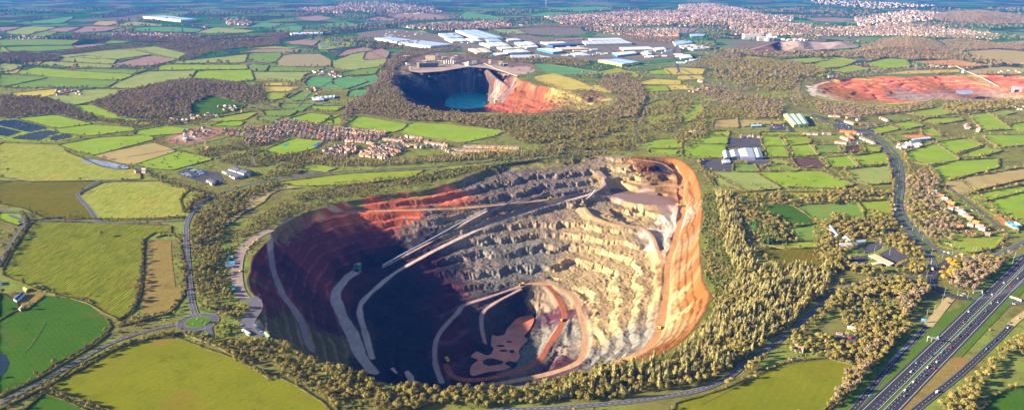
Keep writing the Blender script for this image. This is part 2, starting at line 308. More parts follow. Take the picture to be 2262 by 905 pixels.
def build_pit(name, rim_s, ctrl_s, roads, cell, bench, label_mat, rough=1.0, face=0.70, flatz=None, terr=.95, cen=None, dim=1.0, asp=.8, bumps=(), rimj=0):
    rimp = [W(*map(float, t.split(','))) for t in rim_s.split()]
    rim = spline(rimp + rimp[:1], 25)[:-1]
    if rimj: rim = [(x + rimj * (float(fbm(x / 60, y / 60, 5)) - .5), y + rimj * 2.4 * (float(fbm(x / 60, y / 60, 6)) - .5)) for x, y in rim]
    C = parse(ctrl_s); nctrl = len(C)
    for hw, c, s in roads:
        C += [(a, b, z, c) for a, b, z, _ in parse(s)]
    for (x, y) in rimp: pass
    P = np.array([W(a, b, z) for a, b, z, _ in C]); Z = np.array([c[2] for c in C])
    s0 = 1000.0; w_ = rbf_fit(P / s0, Z)
    x0, x1 = min(p[0] for p in rim) - 3 * cell, max(p[0] for p in rim) + 3 * cell
    y0, y1 = min(p[1] for p in rim) - 3 * cell, max(p[1] for p in rim) + 3 * cell
    nx, ny = int((x1 - x0) / cell), int((y1 - y0) / cell)
    cx, cy = max(40, nx // 5), max(40, ny // 5)
    CX, CY = np.meshgrid(np.linspace(x0, x1, cx), np.linspace(y0, y1, cy))
    zc = rbf_eval(P / s0, w_, CX / s0, CY / s0)
    # rock kind: inverse distance from the same points, edges broken up by noise
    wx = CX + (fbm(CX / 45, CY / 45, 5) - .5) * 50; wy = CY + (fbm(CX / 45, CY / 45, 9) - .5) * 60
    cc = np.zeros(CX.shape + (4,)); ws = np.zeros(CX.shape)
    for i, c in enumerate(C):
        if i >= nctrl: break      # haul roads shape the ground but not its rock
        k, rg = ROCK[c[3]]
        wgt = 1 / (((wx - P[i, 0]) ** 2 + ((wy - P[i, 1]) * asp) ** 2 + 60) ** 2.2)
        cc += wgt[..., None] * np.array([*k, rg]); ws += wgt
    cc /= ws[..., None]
    X, Y = np.meshgrid(np.linspace(x0, x1, nx), np.linspace(y0, y1, ny))
    z = up(zc, ny, nx); colr = up(cc, ny, nx); rg = colr[..., 3]; colr = colr[..., :3].copy()
    inside = inpoly(X, Y, rim); dr, _ = segdist(X, Y, rim + rim[:1])
    dr = np.where(inside, dr, 0)
    z = np.minimum(z, 2)
    # a coordinate that runs along the walls, for gullies and drill-cut streaks down the faces
    ccx, ccy = cen or (np.mean([p[0] for p in rim]), np.mean([p[1] for p in rim]))
    th = np.arctan2(Y - ccy, X - ccx); rr = np.hypot(X - ccx, Y - ccy); ux = np.cos(th) * 380; uy = np.sin(th) * 380
    k = cell / 1.4; kk = max(1, k * .8)
    gul = 1 - np.abs(2 * fbm(ux / (9 * k) + rr / 160, uy / (9 * k) - rr / 130, 51, 4) - 1)
    gul2 = fbm(ux / (3.5 * k) + rr / 40, uy / (3.5 * k), 53, 2)
    wob = (fbm(X / 70, Y / 70, 21, 3) - .5) * bench * 1.0 + (fbm(X / 20, Y / 20, 22, 3) - .5) * bench * .45 * np.clip(rg, .2, 1.5) + (gul - .7) * bench * .10 * rg
    gy, gx = np.gradient(z, cell); gm = np.hypot(gx, gy); face = np.clip(gm / 0.95, .22, .74)      # benches: steep faces, level ledges
    RD = np.full(X.shape, 1e9)
    for hw, c, s in roads:
        L3 = spline([W(a, b, zz) for a, b, zz, _ in parse(s)], 22); lx = [p[0] for p in L3]; ly = [p[1] for p in L3]; pad = hw + 45
        i0, i1 = np.searchsorted(Y[:, 0], [min(ly) - pad, max(ly) + pad]); j0, j1 = np.searchsorted(X[0], [min(lx) - pad, max(lx) + pad])
        if i1 > i0 and j1 > j0: RD[i0:i1, j0:j1] = np.minimum(RD[i0:i1, j0:j1], segdist(X[i0:i1, j0:j1], Y[i0:i1, j0:j1], L3)[0] - hw)
    q = (z + wob) / bench; fl = np.floor(q); fr = q - fl
    st = np.clip((fr - (1 - face)) / face, 0, 1)
    zt = (fl + st) * bench - wob * (.55 - .2 * st)
    tk = terr * np.clip(-z / 4, 0, 1) * (.15 + .85 * smooth((RD - 4) / (16 * max(1, cell / 2))))
    zt = z + (zt - z) * tk
    onface = np.sin(np.pi * st) * np.clip(-z / 4, 0, 1)
    berm = np.exp(-((fr - (1 - face) * .85) / .07) ** 2) * .8
    z = zt + ((gul - .7) * 1.3 + (gul2 - .5) * 1.2) * rg * rough * (.1 + 1.0 * onface) * kk + (fbm(X / 12 / kk + Y / 30 / kk, Y / 16 / kk - X / 40 / kk, 33, 5) - .5) * 2.6 * rg * rough * kk + (fbm(X / 4 / kk, Y / 4 / kk, 41, 3) - .5) * 1.8 * rg * rough * kk + berm * tk * np.clip(rg, .3, 1)
    # break the borders between rock kinds into ragged edges
    jj, ii = np.meshgrid(np.arange(nx), np.arange(ny)); dj = ((fbm(X / 9, Y / 9, 81, 4) - .5) * 34 + (gul2 - .5) * 8).astype(int); di = ((fbm(X / 9, Y / 9, 82, 4) - .5) * 46).astype(int)
    colr = colr[np.clip(ii + di, 0, ny - 1), np.clip(jj + dj, 0, nx - 1)]
    led = np.exp(-((fr - (1 - face) * .75) / .13) ** 2) * np.clip(-z / 6, 0, 1) * (vnoise(X / 30, Y / 30, 17) * 1.2 + .2)
    colr = colr * (1 + 1.5 * (led * (rg < .75))[..., None])
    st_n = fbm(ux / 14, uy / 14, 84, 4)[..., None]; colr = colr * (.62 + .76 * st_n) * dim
    Zc = z.copy()
    for hw, c, s in roads:
        L = parse(s); L3 = spline([(*W(a, b, zz), zz) for a, b, zz, _ in L], 10)
        lx = [p[0] for p in L3]; ly = [p[1] for p in L3]; pad = hw + 22
        i0, i1 = np.searchsorted(Y[:, 0], [min(ly) - pad, max(ly) + pad]); j0, j1 = np.searchsorted(X[0], [min(lx) - pad, max(lx) + pad])
        if i1 <= i0 or j1 <= j0: continue
        xs, ys = X[i0:i1, j0:j1], Y[i0:i1, j0:j1]
        d, rz = segdist(xs, ys, L3, [p[2] for p in L3])
        wv = hw * (0.75 + .5 * vnoise(xs / 25, ys / 25, 3))
        t = smooth((d - wv) / (7.0 * max(1, cell / 2)))
        z[i0:i1, j0:j1] = rz * (1 - t) + z[i0:i1, j0:j1] * t
        tc = smooth((d - wv) / 2.0)[..., None]
        rc = np.array({'t': (.58, .38, .22), 's': (.62, .50, .46), 'o': (.58, .33, .15), 'r': (.42, .14, .07), 'q': (.46, .33, .33)}[c])
        n = (0.88 + .24 * vnoise(xs / 5, ys / 18, 8))[..., None]
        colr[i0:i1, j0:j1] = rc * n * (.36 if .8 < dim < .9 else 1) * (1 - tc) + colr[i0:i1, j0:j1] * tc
    if flatz is not None:
        for poly, fz, c in flatz:
            d, _ = segdist(X, Y, poly + poly[:1]); ip = inpoly(X, Y, poly)
            t = smooth(np.where(ip, 0, d) / 14.0)
            z = fz * (1 - t) + z * t
            if c is not None: colr = np.where((ip & (d > 1))[..., None], np.array(c), colr)
    for bx, by, rx, ry, bh in bumps:
        dd = ((X - bx) / rx) ** 2 + ((Y - by) / ry) ** 2; add = (bh * (1 - dd) + (fbm(X / 7, Y / 7, 15) - .5) * 2.2)
        z = np.where(dd < 1.4, np.maximum(z, z + np.maximum(add, 0)), z); colr = np.where(((dd < 1.4) & (add > .2))[..., None], np.array([.05, .045, .06]), colr)
    e = smooth(dr / (bench * 1.1))
    z = np.where(inside, z * e - .02, -0.25)
    z = np.where(inside, np.minimum(z, 1.2), z)
    idx = np.arange(nx * ny).reshape(ny, nx)
    F = np.stack([idx[:-1, :-1], idx[:-1, 1:], idx[1:, 1:], idx[1:, :-1]], -1).reshape(-1, 4)
    near = (inside | (segdist(X, Y, rim + rim[:1])[0] < 2.2 * cell)).ravel()
    F = F[near[F].all(1)]
    V = np.stack([X, Y, z], -1).reshape(-1, 3)
    used = np.zeros(len(V), bool); used[F.ravel()] = True
    mp = np.cumsum(used) - 1
    me = mesh(name, V[used], mp[F], [label_mat], None, True)
    ca = me.color_attributes.new('Col', 'FLOAT_COLOR', 'POINT')
    cf = np.concatenate([colr.reshape(-1, 3)[used], rg.reshape(-1, 1)[used]], 1).astype(np.float32)
    ca.data.foreach_set('color', cf.ravel())
    struct(name, me)
    DEMS.append((x0, y0, x1, y1, z, rim))
    return rim
def gz(x, y):
    for x0, y0, x1, y1, z, rim in DEMS:
        if x0 < x < x1 and y0 < y < y1:
            ny, nx = z.shape; i = int((y - y0) / (y1 - y0) * (ny - 1)); j = int((x - x0) / (x1 - x0) * (nx - 1))
            return float(max(z[i, j], z[i, j] if z[i, j] > -.2 else z[i, j])) if z[i, j] < -.2 else 0.0
    return 0.0
HILLS = []
def hill(s, h, k):
    poly = pts(s); P = np.array(poly); x0, y0 = P.min(0); x1, y1 = P.max(0); X, Y = np.meshgrid(np.linspace(x0, x1, 140), np.linspace(y0, y1, 140)); ins = inpoly(X, Y, poly); d = np.where(ins, segdist(X, Y, list(poly) + [poly[0]])[0], 0)
    z = h * smooth(d / (d.max() * .9)) * (.7 + .6 * fbm(X / 220, Y / 260, 9)); HILLS.append((x0, y0, x1, y1, z))
    idx = np.arange(19600).reshape(140, 140); F = np.stack([idx[:-1, :-1], idx[:-1, 1:], idx[1:, 1:], idx[1:, :-1]], -1).reshape(-1, 4); F = F[ins.ravel()[F].all(1)]
    struct('hill', mesh('hill', np.stack([X, Y, z], -1).reshape(-1, 3), F, [k], None, True))
def hz(x, y):
    for x0, y0, x1, y1, z in HILLS:
        if x0 < x < x1 and y0 < y < y1: return float(z[int((y - y0) / (y1 - y0) * 139), int((x - x0) / (x1 - x0) * 139)])
    return 0.0
def rock_mat():
    m, nt, b = newmat('quarry_rock')
    a = nt.nodes.new('ShaderNodeAttribute'); a.attribute_name = 'Col'
    g = nt.nodes.new('ShaderNodeNewGeometry'); P = g.outputs['Position']
    sx = nt.nodes.new('ShaderNodeSeparateXYZ'); nt.links.new(g.outputs['Normal'], sx.inputs[0])
    steep = ramp(nt, sx.outputs[2], [(.60, 1), (.9, 0)])
    f1 = noise(nt, P, .02, 6, .7); f2 = noise(nt, P, .16, 5, .75); f3 = noise(nt, P, .8, 3, .7)
    col = mix(nt, a.outputs['Color'], (.55, .55, .55), ramp(nt, f1, [(.3, .6), (.5, 0)]), 'MULTIPLY')
    warm = mix(nt, col, (1.35, .95, .6), ramp(nt, f2, [(.45, 0), (.75, .9)]), 'MULTIPLY')
    cold = mix(nt, warm, (.78, .79, .82), ramp(nt, f2, [(.25, .9), (.48, 0)]), 'MULTIPLY')
    flat = mix(nt, cold, (.80, .77, .76), 1.0, 'MULTIPLY')
    hs = nt.nodes.new('ShaderNodeMix'); 
    fac = math_(nt, 'MULTIPLY', a.outputs['Alpha'], .75)
    c2 = mix(nt, cold, flat, math_(nt, 'SUBTRACT', 1.0, steep))
    c3 = mix(nt, a.outputs['Color'], c2, ramp(nt, fac, [(0.05, 0), (.4, 1)]))
    c4 = mix(nt, c3, (.45, .45, .5), ramp(nt, f3, [(.3, .55), (.5, 0)]), 'MULTIPLY')
    finish(nt, b, c4, .95, .1, f3, .9, 1.2)
    return m
ROCKM = rock_mat()
pond1 = upts("G 1165,330 1200,300 1290,280 1305,295 1300,330 1270,385 1240,420 1265,445 1240,470 1205,515 1210,560 1170,600 1115,640 1000,655 900,680 885,640 905,600 940,575 890,555 930,520 965,535 1010,545 1040,500 1022,480 1030,410 1060,420 1110,410 1125,375")
pond1w = [W(a, b, -150) for a, b in pond1]
pools = [[W(*p, -108) for p in upts("G 360,630 385,625 410,660 405,668 380,650")], [W(*p, -113) for p in upts("G 455,655 480,643 515,680 528,735 505,745 485,710 465,685")]]
mud = [W(a, b, -48) for a, b in [(1347, 418), (1365, 416), (1400, 424), (1440, 430), (1480, 436), (1497, 445), (1490, 453), (1430, 452), (1385, 445), (1355, 432)]]
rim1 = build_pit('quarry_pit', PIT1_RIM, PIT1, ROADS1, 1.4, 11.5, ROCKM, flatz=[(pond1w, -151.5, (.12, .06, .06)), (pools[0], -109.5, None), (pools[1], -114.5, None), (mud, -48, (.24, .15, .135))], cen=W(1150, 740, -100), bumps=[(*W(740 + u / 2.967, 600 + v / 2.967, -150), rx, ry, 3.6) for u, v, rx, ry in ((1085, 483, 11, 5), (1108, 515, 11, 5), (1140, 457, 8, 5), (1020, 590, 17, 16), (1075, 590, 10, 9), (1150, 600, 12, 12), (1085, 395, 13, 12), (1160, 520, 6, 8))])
pond2 = [W(a, b, -138) for a, b in [(981, 236), (985, 222), (996, 211), (1010, 206), (1040, 203), (1062, 206), (1078, 214), (1074, 228), (1066, 238), (1020, 241), (990, 240)]]
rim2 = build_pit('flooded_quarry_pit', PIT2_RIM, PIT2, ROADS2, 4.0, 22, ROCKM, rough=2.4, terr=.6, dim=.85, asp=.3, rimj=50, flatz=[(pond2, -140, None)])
rim3 = build_pit('red_quarry_pit', PIT3_RIM, PIT3, ROADS3, 5.0, 8, ROCKM, rough=.6, terr=.7, dim=1.7, asp=.22, rimj=60)
def water(name, poly, z, col, rough, label=None):
    m, nt, b = newmat(name); f = noise(nt, pos(nt), .03, 3)
    finish(nt, b, mix(nt, col, tuple(c * .6 for c in col), ramp(nt, f, [(.35, 0), (.65, 1)])), rough, .35, noise(nt, pos(nt), .6, 2), .08, .1)
    o = struct(name, poly_mesh(name, poly, z, m)); return o
def poly_mesh(name, poly, z, m, holes=()):
    vs = [Vector(p) for p in poly]; fs = [list(range(len(vs)))]
    e = []
    r = delaunay_2d_cdt(vs, e, fs, 1, 1e-4)
    return mesh(name, [(p.x, p.y, z) for p in r[0]], [tuple(f) for f in r[2]], [m])
water('quarry_pond', spline(pond1w + pond1w[:1], 6)[:-1], -150, (.64, .20, .10), .35)
for p, z in ((pools[0], -108), (pools[1], -113)): water('quarry_pond', p, z, (.5, .28, .22), .35)
water('quarry_lake', spline(pond2 + pond2[:1], 20)[:-1], -138, (.05, .60, .60), .25)
# ------------------------------------------------------------------ ground: one sheet to the horizon with the pits cut out
def ground_mat():
    m, nt, b = newmat('open_ground')
    P = pos(nt); f1 = noise(nt, P, .006, 5, .6); f2 = noise(nt, P, .05, 4, .65); f3 = noise(nt, P, .3, 3, .7)
    near = ramp(nt, f1, [(.3, (.13, .155, .03)), (.45, (.17, .15, .045)), (.58, (.18, .22, .04)), (.72, (.25, .20, .07))])
    near = mix(nt, near, (.5, .45, .45), ramp(nt, f2, [(.3, .8), (.55, 0)]), 'MULTIPLY')
    mp = nt.nodes.new('ShaderNodeMapping'); mp.inputs['Scale'].default_value = (1 / 330, 1 / 420, 0); mp.inputs['Rotation'].default_value = (0, 0, .35)
    nt.links.new(P, mp.inputs['Vector'])
    nz = nt.nodes.new('ShaderNodeTexNoise'); nz.inputs['Scale'].default_value = .7; nt.links.new(mp.outputs[0], nz.inputs['Vector'])
    va = nt.nodes.new('ShaderNodeVectorMath'); va.operation = 'ADD'; nt.links.new(mp.outputs[0], va.inputs[0]); nt.links.new(nz.outputs['Color'], va.inputs[1])
    vo = nt.nodes.new('ShaderNodeTexVoronoi'); vo.distance = 'CHEBYCHEV'; vo.inputs['Scale'].default_value = 1; nt.links.new(va.outputs[0], vo.inputs['Vector'])
    ve = nt.nodes.new('ShaderNodeTexVoronoi'); ve.distance = 'CHEBYCHEV'; ve.feature = 'F2'; ve.inputs['Scale'].default_value = 1; nt.links.new(va.outputs[0], ve.inputs['Vector'])
    sx = nt.nodes.new('ShaderNodeSeparateColor'); nt.links.new(vo.outputs['Color'], sx.inputs[0])
    cells = ramp(nt, sx.outputs[0], [(0, (.05, .16, .04)), (.3, (.09, .22, .05)), (.45, (.15, .25, .07)), (.6, (.22, .26, .09)), (.75, (.26, .19, .12)), (.88, (.06, .09, .04)), (.95, (.10, .23, .06))])
    cells.node.color_ramp.interpolation = 'CONSTANT'
    ed = math_(nt, 'SUBTRACT', ve.outputs['Distance'], vo.outputs['Distance'])
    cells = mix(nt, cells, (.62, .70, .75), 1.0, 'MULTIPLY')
    cells = mix(nt, cells, (.035, .045, .03), ramp(nt, ed, [(.02, 1), (.05, 0)]))
    big = noise(nt, P, .0011, 4, .6)
    cells = mix(nt, cells, (.045, .05, .035), ramp(nt, big, [(.53, 0), (.56, .85)]))
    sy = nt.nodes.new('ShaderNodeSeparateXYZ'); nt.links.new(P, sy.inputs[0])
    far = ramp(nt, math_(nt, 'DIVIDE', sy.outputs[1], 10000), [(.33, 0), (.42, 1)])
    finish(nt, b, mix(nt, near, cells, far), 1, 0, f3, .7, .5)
    return m
gv = []; gf = []
B_ = [(-60000, -3000), (60000, -3000), (60000, 75000), (-60000, 75000)]
loops = [B_, rim1, rim2, rim3]
vs = []; ed = []
for L in loops:
    b0 = len(vs); vs += [Vector(p) for p in L]; ed += [(b0 + i, b0 + (i + 1) % len(L)) for i in range(len(L))]
r = delaunay_2d_cdt(vs, ed, [], 0, 1e-3)
cent = np.array([[sum(r[0][i].x for i in f) / len(f), sum(r[0][i].y for i in f) / len(f)] for f in r[2]])
bad = inpoly(cent[:, 0], cent[:, 1], rim1) | inpoly(cent[:, 0], cent[:, 1], rim2) | inpoly(cent[:, 0], cent[:, 1], rim3)
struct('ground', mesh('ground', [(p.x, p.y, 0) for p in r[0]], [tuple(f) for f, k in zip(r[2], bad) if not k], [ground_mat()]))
# ------------------------------------------------------------------ fields
FM = {}
def fm(k, *a, **kw): FM[k] = field_mat('grass_' + k if k[0] in 'gy' else 'land_' + k, *a, **kw)
fm('g', (.13, .21, .035), (.17, .26, .045), contrast=.5, stripe=.12, ang=.4, sw=.1)
fm('G', (.185, .275, .02), (.245, .33, .03), contrast=.45, stripe=.15, ang=.2, sw=.08)          # bright sown green
fm('T', (.09, .22, .08), (.11, .26, .09), contrast=.3)          # far blue green crop
fm('p', (.20, .25, .06), (.27, .30, .08), contrast=.4, stripe=.15, ang=.3, sw=.12)   # pale pasture
fm('y', (.21, .27, .025), (.27, .31, .04), contrast=.5)          # yellow green
fm('Y', (.38, .31, .06), (.46, .37, .08), contrast=.35, stripe=.2, ang=.1, sw=.1)          # yellow stubble
fm('b', (.24, .165, .13), (.31, .20, .16), contrast=.25)          # plough
fm('B', (.10, .055, .045), (.13, .075, .06), contrast=.4)         # dark bare soil
fm('s', (.33, .26, .10), (.40, .31, .13), contrast=.6)           # straw coloured rough grass
fm('o', (.45, .20, .07), (.52, .25, .09), contrast=.3)           # orange earth
fm('m', (.17, .15, .10), (.24, .19, .15), contrast=.9, big=.006)           # mixed town and bare ground
fm('d', (.045, .105, .008), (.06, .13, .011), contrast=.6, stripe=.15, ang=-.8, sw=.05)     # deep green meadow
fm('l', (.15, .16, .008), (.19, .19, .012), contrast=.5, big=.015, stripe=.12, ang=.6, sw=.03)     # lime meadow near the camera
fm('w', (.105, .125, .008), (.16, .175, .012), contrast=.75, stripe=.9, ang=.10, sw=.055, big=.012)   # striped meadow
fm('v', (.11, .10, .008), (.14, .125, .012), contrast=.6, stripe=.35, ang=.55, sw=.03)      # olive field
fm('u', (.20, .24, .025), (.30, .29, .06), contrast=.95, stripe=.8, ang=.15, sw=.05, big=.03)      # rough yellow pasture
fm('f', (.22, .20, .12), (.28, .24, .10), contrast=.6, stripe=.8, ang=.2, sw=.06)      # planted rows
fm('i', (.09, .15, .02), (.12, .19, .03), contrast=.9, fine=.5)     # islands and verges
fm('a', (.075, .072, .085), (.095, .09, .10), contrast=.3)       # yard tarmac
fm('c', (.22, .16, .045), (.32, .23, .07), contrast=.9, big=.04)        # brown clearing
fm('q', (.34, .24, .20), (.46, .34, .27), contrast=.5)
fm('e', (.30, .15, .10), (.42, .25, .17), contrast=.8, big=.03)
